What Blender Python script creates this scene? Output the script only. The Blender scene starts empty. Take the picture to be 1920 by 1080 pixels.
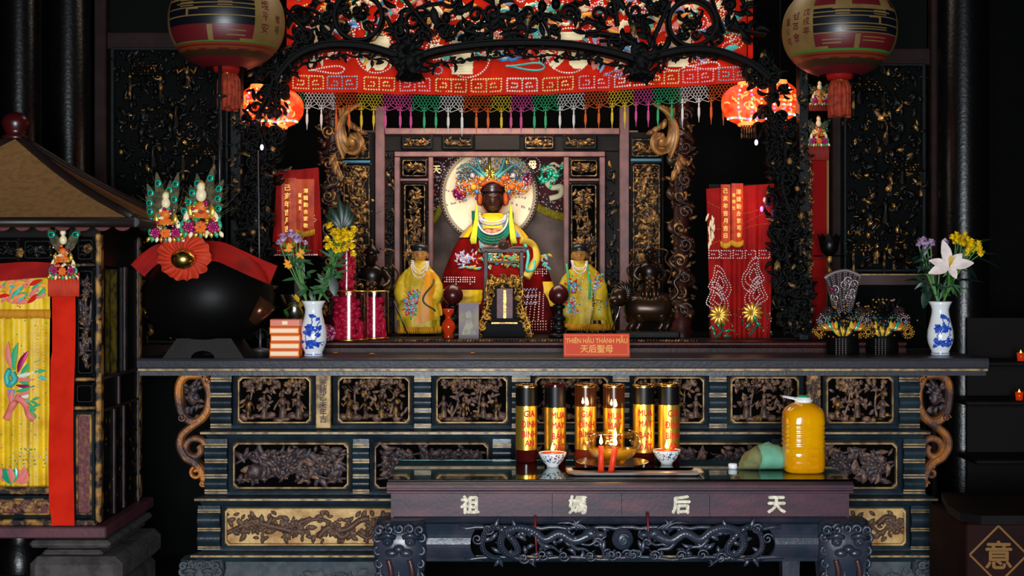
import bpy, math, random
from mathutils import Vector as V
PI = math.pi; sin = math.sin; cos = math.cos
SC = bpy.context.scene; COL = SC.collection
# ---------------------------------------------------------------- camera, light, exposure
F, EYE, HY = 2667.0, 1.54, 505.0          # focal length in px of a 1920 frame, eye height, horizon row
cd = bpy.data.cameras.new('camera'); cam = bpy.data.objects.new('camera', cd); COL.objects.link(cam)
cam.location = (0, 0, EYE); cam.rotation_euler = (PI/2, 0, 0)
cd.lens = 36*F/1920; cd.sensor_width = 36; cd.shift_y = (HY-540)/1920; cd.clip_end = 60
SC.camera = cam
W = bpy.data.worlds.new('dim_day'); SC.world = W; W.use_nodes = True
W.node_tree.nodes['Background'].inputs[0].default_value = (.55, .75, 1, 1)
W.node_tree.nodes['Background'].inputs[1].default_value = .06
SC.view_settings.view_transform = 'Standard'; SC.view_settings.look = 'None'
SC.view_settings.exposure = 0.0; SC.view_settings.gamma = 1.0
def area(name, loc, rot, sx, sy, power, col, spread=180):
    l = bpy.data.lights.new(name, 'AREA'); l.shape = 'RECTANGLE'; l.size = sx; l.size_y = sy
    l.energy = power; l.color = col; l.spread = math.radians(spread)
    o = bpy.data.objects.new(name, l); o.location = loc; o.rotation_euler = rot; COL.objects.link(o); return o
def point(name, loc, power, col, r=.03):
    l = bpy.data.lights.new(name, 'POINT'); l.energy = power; l.color = col; l.shadow_soft_size = r
    o = bpy.data.objects.new(name, l); o.location = loc; COL.objects.link(o); return o
area('doorway_daylight', (-.2, -2.2, 1.35), (PI/2, 0, 0), 2.4, 1.9, 680, (.88, .95, 1.0))
area('shrine_lamp', (-.1, 7.2, 2.36), (math.radians(14), 0, 0), 1.0, .12, 11.5, (1, .84, .62))
area('valance_lamp', (.03, 6.86, 3.42), (math.radians(10), 0, 0), 2.6, .06, 24, (1, .8, .6), 170)

# ---------------------------------------------------------------- pixel <-> place
def X(px, d): return (px-960)*d/F
def Z(py, d): return EYE-(py-HY)*d/F
def P(px, py, d): return V((X(px, d), d, Z(py, d)))
def S(n, d): return n*d/F

# ---------------------------------------------------------------- materials
def lin(h):
    r = [int(h[i:i+2], 16)/255 for i in (0, 2, 4)]
    return tuple((c/12.92 if c <= .04045 else ((c+.055)/1.055)**2.4) for c in r)+(1,)
MATS = {}
def mat(name, col, rough=.5, metal=0, col2=None, scale=20, lo=.45, hi=.6, bump=0, bscale=60, emit=None, es=0,
        trans=0, ior=1.45, coat=0, sheen=0, alpha=1, spec=.5, wave=None):
    m = bpy.data.materials.new(name); m.use_nodes = True; nt = m.node_tree; N = nt.nodes; b = N['Principled BSDF']
    I = b.inputs; c = lin(col)
    I['Base Color'].default_value = c; I['Roughness'].default_value = rough; I['Metallic'].default_value = metal
    I['Transmission Weight'].default_value = trans; I['IOR'].default_value = ior; I['Coat Weight'].default_value = coat
    I['Coat Roughness'].default_value = .12; I['Sheen Weight'].default_value = sheen; I['Alpha'].default_value = alpha
    I['Specular IOR Level'].default_value = spec
    if emit: I['Emission Color'].default_value = lin(emit); I['Emission Strength'].default_value = es
    tc = N.new('ShaderNodeTexCoord')
    if col2:
        n = N.new('ShaderNodeTexNoise'); n.inputs['Scale'].default_value = scale; n.inputs['Detail'].default_value = 5
        r = N.new('ShaderNodeValToRGB'); e = r.color_ramp.elements
        e[0].position = lo; e[0].color = c; e[1].position = hi; e[1].color = lin(col2)
        mp = N.new('ShaderNodeMapping')
        if wave: mp.inputs['Scale'].default_value = wave
        nt.links.new(tc.outputs['Object'], mp.inputs[0]); nt.links.new(mp.outputs[0], n.inputs['Vector'])
        nt.links.new(n.outputs['Fac'], r.inputs[0]); nt.links.new(r.outputs[0], I['Base Color'])
        if emit and es: nt.links.new(r.outputs[0], I['Emission Color'])
    if bump:
        n = N.new('ShaderNodeTexNoise'); n.inputs['Scale'].default_value = bscale; n.inputs['Detail'].default_value = 6
        k = N.new('ShaderNodeBump'); k.inputs['Strength'].default_value = bump; k.inputs['Distance'].default_value = .01
        nt.links.new(tc.outputs['Object'], n.inputs['Vector']); nt.links.new(n.outputs['Fac'], k.inputs['Height'])
        nt.links.new(k.outputs[0], I['Normal'])
    MATS[name] = m; return m
LAC = mat('black_lacquer', '17222a', .33, 0, '2c3b44', 9, .4, .8, .12, 45)
LACD = mat('dull_black_wood', '050607', .5, 0, '0b0908', 14, .4, .7, .15, 60, spec=.18)
LACX = mat('old_black_openwork', '040404', .6, 0, '090706', 30, .5, .75, spec=.12)
VOID = mat('dark_recess', '030303', .9, spec=.05)
PLUM = mat('plum_lacquer', '3a2833', .38, 0, '58303a', 5, .42, .7, .05, 70, wave=(1, 1, 4), spec=.26)
BLUEW = mat('blue_grey_worn_wood', '242d3a', .3, 0, '3c3844', 12, .4, .75, .12, 50, spec=.6)
MAUVE = mat('mauve_painted_wood', '643c3a', .5, 0, '452828', 16, .4, .7, .1, 90)
DRED = mat('dark_red_brown_wood', '35110f', .42, 0, '1c0908', 12, .4, .7, .1, 60, spec=.25)
BACK = mat('black_brown_backing', '0e0807', .6, spec=.15)
GOLD = mat('worn_gilding', 'a87838', .4, .4, '2e1a10', 34, .38, .54, .25, 120)
GOLDL = mat('faded_gold_line', 'a8895a', .5, .3, '5b4026', 26, .42, .66)
GOLDB = mat('bright_gold', 'f2c560', .24, 1.0, bump=.03, bscale=30)
FOIL = mat('gold_foil', 'edc04a', .3, .85, 'dba838', 6, .4, .7)
CARV = mat('brown_carved_wood', '503834', .42, 0, '8e684a', 40, .45, .68, .3, 130)
CARVD = mat('dark_carved_wood', '33282c', .4, 0, '6a4c44', 45, .5, .72, .3, 130)
CARVG = mat('gilt_carving', '966a34', .42, .3, '22140e', 38, .38, .54, .3, 130)
TANG = mat('pale_gold_ground', 'c9a468', .5, .15, '9a6a35', 12, .4, .65, .2, 60)
ORNG = mat('orange_gilt_scroll', 'b06a24', .42, .25, '46302e', 7, .4, .58, .2, 70)
STONE = mat('grey_stone', '4a4442', .85, 0, '302b2b', 14, .4, .65, .4, 60)
SLATE = mat('dark_slate', '3d434a', .75, 0, '55595c', 20, .4, .7, .3, 60)
FLOOR = mat('dark_floor_tiles', '0f0e0e', .6, 0, '171514', 3, .4, .7, spec=.2)
WALLM = mat('near_black_wall', '070707', .9, 0, '0b0a0a', 2, .4, .7, spec=.08)  # near-black base colour for walls and ceiling
NICHE = mat('stained_niche_plaster', '7a6258', .85, 0, '4a3c34', 6, .4, .65, .2, 30)
RED = mat('bright_red_cloth', 'd0240e', .8, 0, 'b81a08', 9, .4, .7, .08, 200, spec=.1)
REDD = mat('dark_red_cloth', '9a0f0a', .75, 0, '780808', 8, .4, .7, .1, 160, spec=.2)
VELV = mat('red_velvet', '780808', .75, 0, '560406', 12, .4, .7, .15, 90, spec=.08)
REDO = mat('orange_red_cloth', 'c4340e', .72, 0, 'b02a10', 14, .4, .7, .12, 120)
MARO = mat('maroon_velvet', '4a0a12', .8, 0, '33060c', 10, sheen=.2)
YEL = mat('yellow_satin', 'eabf16', .5, 0, 'c89608', 10, .4, .7, .12, 90)
YELO = mat('golden_orange_satin', 'e29410', .5, 0, 'cc7c08', 10, .4, .7, .1, 90)
YELL = mat('lemon_cord', 'bcc024', .7)
FUR = mat('olive_yellow_fringe', 'a08a10', .8, 0, '6f5c08', 60, .4, .7, .5, 160)
CREAM = mat('cream_thread', 'f0dfb0', .6)
SEQW = mat('pearl_sequin', 'f3e6e2', .22, .2)
SEQP = mat('pink_sequin', 'f0a8b8', .25, .2)
SEQY = mat('straw_sequin', 'f3d68a', .25, .3)
SEQB = mat('pale_blue_sequin', '9fb6c8', .25, .3)
SEQG = mat('green_sequin', '2fb884', .22, .4)
TEAL = mat('teal_thread', '3fb0a8', .5)
TEALD = mat('deep_green_bead', '0f6a58', .2)
PINK = mat('salmon_thread', 'e07468', .6)
BLUE = mat('blue_thread', '3a86c8', .5)
LAV = mat('lavender_thread', '9aa4cc', .6)
ORG = mat('orange_thread', 'ee9a28', .6)
GRN = mat('green_thread', '2aa566', .6)
MAG = mat('magenta_tinsel', 'a01c5c', .35, .4)
WHT = mat('white_thread', 'ddd8d0', .7)
NOR = mat('orange_cord', 'd65a18', .7)
NPK = mat('pink_cord', 'd04888', .7)
NYL = mat('yellow_cord', 'd8b420', .7)
SKIND = mat('dark_brown_lacquered_face', '3a1f1a', .28, 0, '2c1512', 20)
SKING = mat('gilt_bronze_skin', 'c08440', .35, .15, '8a5424', 22)
BLK = mat('glossy_black', '08090b', .4, spec=.3)
BRONZ = mat('dark_bronze', '120d0b', .3, .5, '22140c', 9, .4, .7)
REDB = mat('dark_red_lacquer_ball', '3c0a0c', .3, 0, '22080a', 5)
REDG = mat('orange_red_glazed_pot', 'b8300e', .15)
PORC = mat('white_porcelain', 'e6e8ea', .16, coat=.4)
COB = mat('cobalt_blue_glaze', '1c40ac', .18, 0, '4f72c8', 70, .45, .75)
GLASS = mat('clear_glass', 'ffffff', .03, trans=1, ior=1.45)
GSHT = mat('green_glass_sheet', '8fc0b4', .04, trans=1, ior=1.5)
THIN = mat('thin_clear_plastic', 'ffffff', .05, trans=1, ior=1.02, spec=.5)
OILM = mat('golden_oil', 'e8b01a', .08, trans=.35, ior=1.33)
OILB = mat('bottled_cooking_oil', 'f8b000', .07, 0, 'e89400', 7, .4, .7, trans=.3, ior=1.36, coat=1)
WAXR = mat('red_wax', 'd8381c', .45)
WAXP = mat('pink_red_wax', 'b81240', .45)
WAXD = mat('dark_red_candle_glass', '3a0a0c', .12)
FILM = None
FLAME = mat('candle_flame', 'fff0c0', .5, emit='ffc870', es=9)
STEEL = mat('steel', 'b8b2b0', .25, 1)
STEELD = mat('dark_steel_pole', '3a3c40', .3, .8)
BAGG = mat('mint_green_cloth', '6ea88c', .75, 0, '5f9a80', 20, .4, .7, .3, 30)
BAGO = mat('olive_cloth', '7a7a4e', .8, 0, '66683f', 20)
PLW = mat('white_plastic', 'e8eaf0', .35)
PLG = mat('green_plastic', '1f8a5a', .35)
LEAF = mat('green_leaf', '2c5a2a', .45, 0, '1c3f20', 20, .4, .7)
LEAFD = mat('dark_green_leaf', '0f2a1c', .4)
STEM = mat('green_stem', '4a7a36', .5)
PETY = mat('yellow_petal', 'f0cc10', .5)
PETW = mat('white_petal', 'efdfd8', .5, 0, 'd8b4b4', 30, .45, .75)
PETV = mat('lilac_petal', 'c3a3c6', .55)
PAPC = mat('cream_lantern_paper', '7c6236', .5, 0, '5c4522', 5, .4, .7, spec=.4)
PAPR = mat('red_lantern_paint', '571016', .42)
PAPK = mat('black_lantern_paint', '0b0d14', .36)
PAPO = mat('orange_lantern_band', '6d2c10', .5)
PAPD = mat('brown_lantern_band', '2e1c0c', .5)
PAPG = mat('green_lantern_line', '2f6a22', .5)
LANT = mat('glowing_red_lantern', 'd82c0c', .5, 0, 'ff5a20', 26, .42, .62, emit='ff4a14', es=.8)
LANG = mat('gold_lantern_figure', 'ffb060', .5, emit='ff9a40', es=.7)
LEDW = mat('white_led', 'ffffff', .4, emit='e8e0ff', es=3)
LEDG = mat('green_led', '50ffb0', .4, emit='30d890', es=1.6)
LEDV = mat('violet_led', 'b080ff', .4, emit='9a50ff', es=2.5)
LEDY = mat('warm_led', 'ffd890', .4, emit='ffc060', es=2)
ROOF = mat('tan_felt_roof', '8a6032', .85, 0, '754f28', 40, .4, .7, .2, 300)
ROOFD = mat('dark_eave', '1c1210', .45)
PEAC = mat('peacock_barb', '6a5c3a', .7, 0, '3c3c24', 50, alpha=.6)
EYEG = mat('peacock_eye_green', '0fae86', .3, .3)
EYEB = mat('peacock_eye_dark', '06282e', .3)
HALO = mat('pearl_halo_disc', 'e8c898', .38, .2, 'c89860', 3, .4, .75)
BOXO = mat('orange_box_card', 'ff7414', .55, spec=.15)
BOXW = mat('pale_box_print', 'ffdcb4', .5, spec=.3)
SIGN = mat('red_sign_acrylic', 'd8401e', .35)
SIGNT = mat('yellow_sign_lettering', 'f0b050', .4)
LETR = mat('red_lettering', 'b81a0a', .5)
LETG = mat('gold_lettering', 'e8b450', .4, .4)
LETC = mat('cream_lettering', 'ece0c4', .6, 0, 'b8ae98', 90, .35, .6)
CARD = mat('printed_card', '84767e', .5, 0, 'a8946c', 9, .45, .65, spec=.2)

def film(name, tint, k, rough):                  # thin clear sheet: see-through with a glossy skin
    m = bpy.data.materials.new(name); m.use_nodes = True; nt = m.node_tree; N = nt.nodes; N.remove(N['Principled BSDF'])
    t = N.new('ShaderNodeBsdfTransparent'); t.inputs[0].default_value = lin(tint); g = N.new('ShaderNodeBsdfGlossy'); g.inputs['Roughness'].default_value = rough
    w = N.new('ShaderNodeLayerWeight'); w.inputs[0].default_value = .25; a = N.new('ShaderNodeMath'); a.operation = 'ADD'; a.inputs[1].default_value = k; a.use_clamp = True
    nt.links.new(w.outputs['Facing'], a.inputs[0]); q = N.new('ShaderNodeMath'); q.operation = 'MULTIPLY'; q.inputs[1].default_value = .5; nt.links.new(a.outputs[0], q.inputs[0])
    x = N.new('ShaderNodeMixShader'); nt.links.new(q.outputs[0], x.inputs[0]); nt.links.new(t.outputs[0], x.inputs[1]); nt.links.new(g.outputs[0], x.inputs[2])
    nt.links.new(x.outputs[0], N['Material Output'].inputs[0]); return m
FILM = film('clear_plastic_case', 'f6e4e6', .08, .12); BOWLF = film('clear_bowl_glass', 'fffdf4', .12, .04); CRUMP = film('crumpled_clear_film', 'e8e0d0', .16, .2)
YELR = mat('robe_yellow_satin', 'c8a81e', .5, 0, 'a8860e', 22, .4, .7, .3, 60)
GILT = mat('bright_carved_gilding', 'd09a3c', .35, .5, '6a441c', 50, .42, .6)
# ---------------------------------------------------------------- mesh builder
class MB:
    def __init__(s): s.v = []; s.f = []; s.m = []; s.s = []
    def add(s, vs, fs, mi=0, sm=True):
        o = len(s.v); s.v += [tuple(p) for p in vs]
        for f in fs: s.f.append([i+o for i in f]); s.m.append(mi); s.s.append(sm)
    def box(s, x0, x1, y0, y1, z0, z1, mi=0, b=0):
        if x1 < x0: x0, x1 = x1, x0
        if y1 < y0: y0, y1 = y1, y0
        if z1 < z0: z0, z1 = z1, z0
        if not b:
            vs = [(x, y, z) for x in (x0, x1) for y in (y0, y1) for z in (z0, z1)]
            s.add(vs, [(0, 1, 3, 2), (4, 6, 7, 5), (0, 4, 5, 1), (2, 3, 7, 6), (0, 2, 6, 4), (1, 5, 7, 3)], mi, False); return
        b = min(b, (x1-x0)*.49, (y1-y0)*.49, (z1-z0)*.49)
        rings = []
        for z, q in ((z0, b), (z0+b, 0), (z1-b, 0), (z1, b)):
            rings.append([(x0+b, y0+q, z), (x1-b, y0+q, z), (x1-q, y0+b, z), (x1-q, y1-b, z), (x1-b, y1-q, z), (x0+b, y1-q, z), (x0+q, y1-b, z), (x0+q, y0+b, z)])
        s.loft(rings, True, True, mi, False)
    def loft(s, rings, closed=True, cap=True, mi=0, sm=True):
        n = len(rings[0]); vs = [p for r in rings for p in r]; fs = []
        for i in range(len(rings)-1):
            for j in range(n if closed else n-1):
                k = (j+1) % n; fs.append((i*n+j, i*n+k, (i+1)*n+k, (i+1)*n+j))
        s.add(vs, fs, mi, sm)
        if cap:
            o = len(s.v)-len(vs)
            s.f += [[o+j for j in range(n)][::-1], [o+(len(rings)-1)*n+j for j in range(n)]]; s.m += [mi, mi]; s.s += [False, False]
    def lathe(s, prof, c, seg=20, mi=0, sm=True, sx=1, sy=1, mf=None):
        rings = []
        for r, z in prof:
            r = max(r, 1e-5)
            rings.append([(c[0]+r*sx*cos(2*PI*j/seg), c[1]+r*sy*sin(2*PI*j/seg), c[2]+z) for j in range(seg)])
        k = len(s.f); s.loft(rings, True, False, mi, sm)
        if mf:
            for q in range(k, len(s.f)): s.m[q] = mf((q-k)//seg, (q-k) % seg)
    def tube(s, pts, r, seg=6, mi=0, cap=True, flat=1):
        pts = [V(p) for p in pts]; n = len(pts)
        if n < 2: return
        rr = r if isinstance(r, (list, tuple)) else [r]*n
        rings = []; u = None
        for i in range(n):
            t = (pts[min(i+1, n-1)]-pts[max(i-1, 0)])
            t = t.normalized() if t.length > 1e-9 else V((0, 0, 1))
            if u is None:
                a = V((0, 1, 0)) if abs(t.y) < .9 else V((1, 0, 0))
                u = (a-t*a.dot(t)).normalized()
            else:
                u = u-t*u.dot(t); u = u.normalized() if u.length > 1e-6 else V((0, 1, 0))
            w = t.cross(u)
            rings.append([pts[i]+(u*cos(2*PI*j/seg)*flat+w*sin(2*PI*j/seg))*rr[i] for j in range(seg)])
        s.loft(rings, True, cap, mi)
    def ball(s, c, r, seg=10, rg=6, mi=0):
        if not isinstance(r, (list, tuple)): r = (r, r, r)
        vs = [(c[0], c[1], c[2]-r[2])]; fs = []
        for i in range(1, rg):
            a = -PI/2+PI*i/rg
            for j in range(seg):
                b = 2*PI*j/seg; vs.append((c[0]+r[0]*cos(a)*cos(b), c[1]+r[1]*cos(a)*sin(b), c[2]+r[2]*sin(a)))
        vs.append((c[0], c[1], c[2]+r[2])); L = len(vs)-1
        for j in range(seg):
            k = (j+1) % seg; fs.append((0, 1+k, 1+j)); fs.append((L, L-seg+j, L-seg+k))
            for i in range(rg-2): fs.append((1+i*seg+j, 1+i*seg+k, 1+(i+1)*seg+k, 1+(i+1)*seg+j))
        s.add(vs, fs, mi)
    def bead(s, c, r, mi=0):                    # a small faceted stud
        x, y, z = c; q = r*.7
        s.add([(x+r, y, z), (x+q, y, z+q), (x, y, z+r), (x-q, y, z+q), (x-r, y, z), (x-q, y, z-q), (x, y, z-r), (x+q, y, z-q), (x, y-r*.8, z), (x, y+r*.8, z)],
              [(i, (i+1) % 8, 8) for i in range(8)]+[((i+1) % 8, i, 9) for i in range(8)], mi)
    def beads(s, pts, r, gap, mi=0):            # beads evenly along a polyline
        pts = [V(p) for p in pts]; acc = 0
        s.bead(pts[0], r, mi)
        for a, b in zip(pts, pts[1:]):
            L = (b-a).length; t = gap-acc
            while t <= L: s.bead(a+(b-a)*(t/L), r, mi); t += gap
            acc = L-(t-gap)
    def prism(s, poly, y0, y1, mi=0, sm=False):    # polygon of (x, z) extruded in y
        n = len(poly); vs = [(x, y0, z) for x, z in poly]+[(x, y1, z) for x, z in poly]
        s.add(vs, [tuple(range(n)), tuple(range(2*n-1, n-1, -1))]+[(i+n, (i+1) % n+n, (i+1) % n, i) for i in range(n)], mi, sm)
    def ribbon(s, pts, w, y0, y1, mi=0):           # flat strap along (x, z) points, extruded in y
        n = len(pts); ww = w if isinstance(w, (list, tuple)) else [w]*n; rings = []
        for i in range(n):
            a = pts[max(i-1, 0)]; b = pts[min(i+1, n-1)]; dx, dz = b[0]-a[0], b[1]-a[1]; L = math.hypot(dx, dz) or 1
            nx, nz = -dz/L*ww[i]/2, dx/L*ww[i]/2; x, z = pts[i]
            e = (y1-y0)*.22
            rings.append([(x+nx, y0+e, z+nz), (x+nx*.5, y0, z+nz*.5), (x-nx*.5, y0, z-nz*.5), (x-nx, y0+e, z-nz), (x-nx, y1, z-nz), (x+nx, y1, z+nz)])
        s.loft(rings, True, True, mi, False)
    def leaf(s, c, a, L, W, h=.008, mi=0, bend=0, tilt=0):    # ridged leaf in the x-z plane, ridge towards -y
        n = 5; vs = []; fs = []; c = V(c)
        for i in range(n+1):
            t = i/n; w = W*.5*sin(PI*min(1, t*.92+.06))**.8; b = a+bend*t
            x = c.x+cos(b)*L*t; z = c.z+sin(b)*L*t; px, pz = -sin(b)*w, cos(b)*w; y = c.y+tilt*t*L
            vs += [(x+px, y, z+pz), (x, y-h*sin(PI*(t*.8+.15)), z), (x-px, y, z-pz)]
        for i in range(n):
            o = i*3; fs += [(o, o+1, o+4, o+3), (o+1, o+2, o+5, o+4)]
        s.add(vs, fs, mi)
    def leaf3(s, c, d, up, L, W, mi=0, droop=0, fold=.15):    # free leaf or petal in 3-D
        n = 5; vs = []; fs = []; c = V(c); d = V(d).normalized(); up = V(up); sd = d.cross(up); sd = sd.normalized() if sd.length > 1e-5 else V((1, 0, 0)); up = sd.cross(d)
        for i in range(n+1):
            t = i/n; w = W*.5*max(.06, sin(PI*min(1, t*.9+.06)))
            p = c+d*L*t-up*droop*L*t*t
            vs += [p+sd*w+up*fold*w, p, p-sd*w+up*fold*w]
        for i in range(n):
            o = i*3; fs += [(o, o+1, o+4, o+3), (o+1, o+2, o+5, o+4)]
        s.add(vs, fs, mi)
    def rosette(s, c, r, n=8, layers=2, mi=0, core=1, h=.01):
        for k in range(layers):
            q = r*(1-.4*k)
            for i in range(n):
                a = 2*PI*(i+.5*k)/n; s.leaf((c[0]+cos(a)*q*.15, c[1]-k*h*.6, c[2]+sin(a)*q*.15), a, q*.85, q*1.5*PI/n, h, mi)
        s.ball((c[0], c[1]-layers*h*.5, c[2]), (r*.22, h, r*.22), 8, 4, core)
    def disc(s, c, rx, rz, y, mi=0, n=20):
        s.add([(c[0]+rx*cos(2*PI*i/n), y, c[1]+rz*sin(2*PI*i/n)) for i in range(n)], [tuple(range(n))], mi, False)
    def grid(s, fn, nu, nv, mi=0, mf=None, thick=0):
        vs = [fn(i/nu, j/nv) for j in range(nv+1) for i in range(nu+1)]; k = len(s.f)
        fs = [(j*(nu+1)+i, j*(nu+1)+i+1, (j+1)*(nu+1)+i+1, (j+1)*(nu+1)+i) for j in range(nv) for i in range(nu)]
        s.add(vs, fs, mi)
        if mf:
            for q in range(len(fs)): s.m[k+q] = mf((q % nu+.5)/nu, (q//nu+.5)/nv)
        if thick:
            w = nu+1
            s.add([(p[0], p[1]+thick, p[2]) for p in vs], [f[::-1] for f in fs], mi)
            edge = [j for j in range(w)]+[j*w+nu for j in range(1, nv+1)]+[nv*w+i for i in range(nu-1, -1, -1)]+[j*w for j in range(nv-1, 0, -1)]
            o = k and 0
            base = len(s.v)-2*len(vs); n = len(edge)
            for i in range(n):
                a, b = edge[i], edge[(i+1) % n]
                s.f.append([base+b, base+a, base+len(vs)+a, base+len(vs)+b]); s.m.append(mi); s.s.append(False)
    def text(s, txt, fn, size, mi=0, bold=.0, hs=1):     # fn maps (u, v) metres on the surface to a place
        vs, fs = glyph(txt); b = bold              # heavier strokes: the same outline struck a few times
        for k, (ox, oy) in enumerate(((0, 0), (b, 0), (-b, 0), (0, b), (0, -b)) if b else ((0, 0),)):
            ps = [fn((x+ox)*size*hs, (y+oy)*size) for x, y in vs]; s.add([(p[0], p[1]-k*.00025, p[2]) for p in ps], fs, mi, False)
    def part(s, name, mats, parent):            # build what has been gathered and start afresh
        o = s.build(name, mats, parent); s.__init__(); return o
    def build(s, name, mats, parent=None, origin=None):
        if not isinstance(mats, (list, tuple)): mats = [mats]
        po = ORI[parent.name] if parent else V((0, 0, 0))
        if origin is None:
            if parent: origin = po
            else:
                xs, ys, zs = zip(*s.v); origin = V(((min(xs)+max(xs))/2, (min(ys)+max(ys))/2, min(zs)))
        origin = V(origin)
        me = bpy.data.meshes.new(name); me.from_pydata([(x-origin.x, y-origin.y, z-origin.z) for x, y, z in s.v], [], s.f)
        for m in mats: me.materials.append(m)
        me.polygons.foreach_set('material_index', s.m); me.polygons.foreach_set('use_smooth', s.s); me.update()
        o = bpy.data.objects.new(name, me); COL.objects.link(o)
        if parent: o.parent = parent
        o.location = origin-po; ORI[o.name] = origin
        return o
ORI = {}; GL = {}
def glyph(txt):
    k = txt
    if k not in GL:
        c = bpy.data.curves.new('glyph', 'FONT'); c.body = txt; c.align_x = 'CENTER'; c.align_y = 'CENTER'; c.resolution_u = 3
        o = bpy.data.objects.new('glyph', c); COL.objects.link(o); bpy.context.view_layer.update()
        me = o.evaluated_get(bpy.context.evaluated_depsgraph_get()).to_mesh()
        vs = [(v.co.x, v.co.y) for v in me.vertices]; fs = [tuple(p.vertices) for p in me.polygons]
        o.to_mesh_clear(); bpy.data.objects.remove(o); bpy.data.curves.remove(c)
        if vs:
            xs, ys = zip(*vs); mx, my = (min(xs)+max(xs))/2, (min(ys)+max(ys))/2; vs = [(x-mx, y-my) for x, y in vs]
        GL[k] = (vs, fs)
    return GL[k]
def flat(c, y=None):                        # text plane facing the viewer at c
    return lambda u, v: (c[0]+u, c[1] if y is None else y, c[2]+v)
def wrap(c, rz, a0=0, lift=.0008):          # round a lathe: rz(z) gives the radius, a0 turns the middle to the right
    def fn(u, v):
        z = v; r = rz(z)+lift; a = -PI/2+a0+u/r
        return (c[0]+r*cos(a), c[1]+r*sin(a), c[2]+z)
    return fn
def prof_r(prof):
    def rz(z):
        for (r0, z0), (r1, z1) in zip(prof, prof[1:]):
            if min(z0, z1) <= z <= max(z0, z1) and z0 != z1: return r0+(r1-r0)*(z-z0)/(z1-z0)
        return prof[-1][0]
    return rz
def tag(o, label, cat, group=None, kind=None):
    o['label'] = label; o['category'] = cat
    if group: o['group'] = group
    if kind: o['kind'] = kind
    return o
def thing(name, label, cat, loc, group=None):
    o = bpy.data.objects.new(name, None); COL.objects.link(o); o.empty_display_size = .05; o.location = loc; ORI[o.name] = V(loc)
    return tag(o, label, cat, group)
def struct(name, mb, mats):
    o = mb.build(name, mats); o['kind'] = 'structure'; return o
def dup(root, loc, label=None):
    def cp(o, par):
        c = o.copy(); COL.objects.link(c)
        if par: c.parent = par
        for ch in [q for q in o.children]: cp(ch, c)
        return c
    r = cp(root, None); r.location = loc
    if label: r['label'] = label
    ORI[r.name] = V(loc); return r
def spiral(cx, cz, r0, turns, a0, sgn=1, n=18, r1=.12):
    return [(cx+(r0+(r0*r1-r0)*i/n)*cos(a0+sgn*2*PI*turns*i/n), cz+(r0+(r0*r1-r0)*i/n)*sin(a0+sgn*2*PI*turns*i/n)) for i in range(n+1)]
def curve(pts, n=6):                         # Catmull-Rom through points of any dimension
    out = []; p = [pts[0]]+list(pts)+[pts[-1]]
    for i in range(1, len(p)-2):
        for k in range(n):
            t = k/n
            out.append(tuple(.5*(2*b+(c-a)*t+(2*a-5*b+4*c-d)*t*t+(3*b-a-3*c+d)*t**3) for a, b, c, d in zip(p[i-1], p[i], p[i+1], p[i+2])))
    out.append(tuple(pts[-1])); return out
def octo(x0, x1, z0, z1, c): return [(x0+c, z0), (x1-c, z0), (x1, z0+c), (x1, z1-c), (x1-c, z1), (x0+c, z1), (x0, z1-c), (x0, z0+c)]
# ---------------------------------------------------------------- the hall
m = MB(); m.box(-3.8, 3.6, -4, 8.7, -.1, 0); struct('floor', m, FLOOR)
m = MB(); m.box(-3.8, 3.6, -4, 8.7, 3.5, 3.6); struct('ceiling', m, WALLM)
m = MB(); m.box(-3.8, 3.6, 8.6, 8.7, 0, 3.5); struct('wall_back', m, WALLM)
m = MB(); m.box(-3.8, -3.7, -4, 8.6, 0, 3.5); struct('wall_left', m, WALLM)
m = MB(); m.box(3.5, 3.6, -4, 8.6, 0, 3.5); struct('wall_right', m, WALLM)
m = MB(); m.box(-3.7, -2.2, -.9, -.8, 0, 3.5); m.box(2.0, 3.5, -.9, -.8, 0, 3.5); m.box(-2.2, 2.0, -.9, -.8, 2.5, 3.5); struct('wall_front', m, WALLM)
for px, d, r in ((38, 7.3, .105), (130, 7.6, .12), (1806, 7.5, .13)):
    m = MB(); m.lathe([(r*1.3, 0), (r*1.3, .1), (r*1.05, .14), (r, .2), (r, 3.5)], (X(px, d), d, 0), 32, 0)
    o = struct('pillar', m, mat('pillar_lacquer', '060506', .26, 0, '0a0809', 30, .4, .7, .12, 60, spec=.3))

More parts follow.
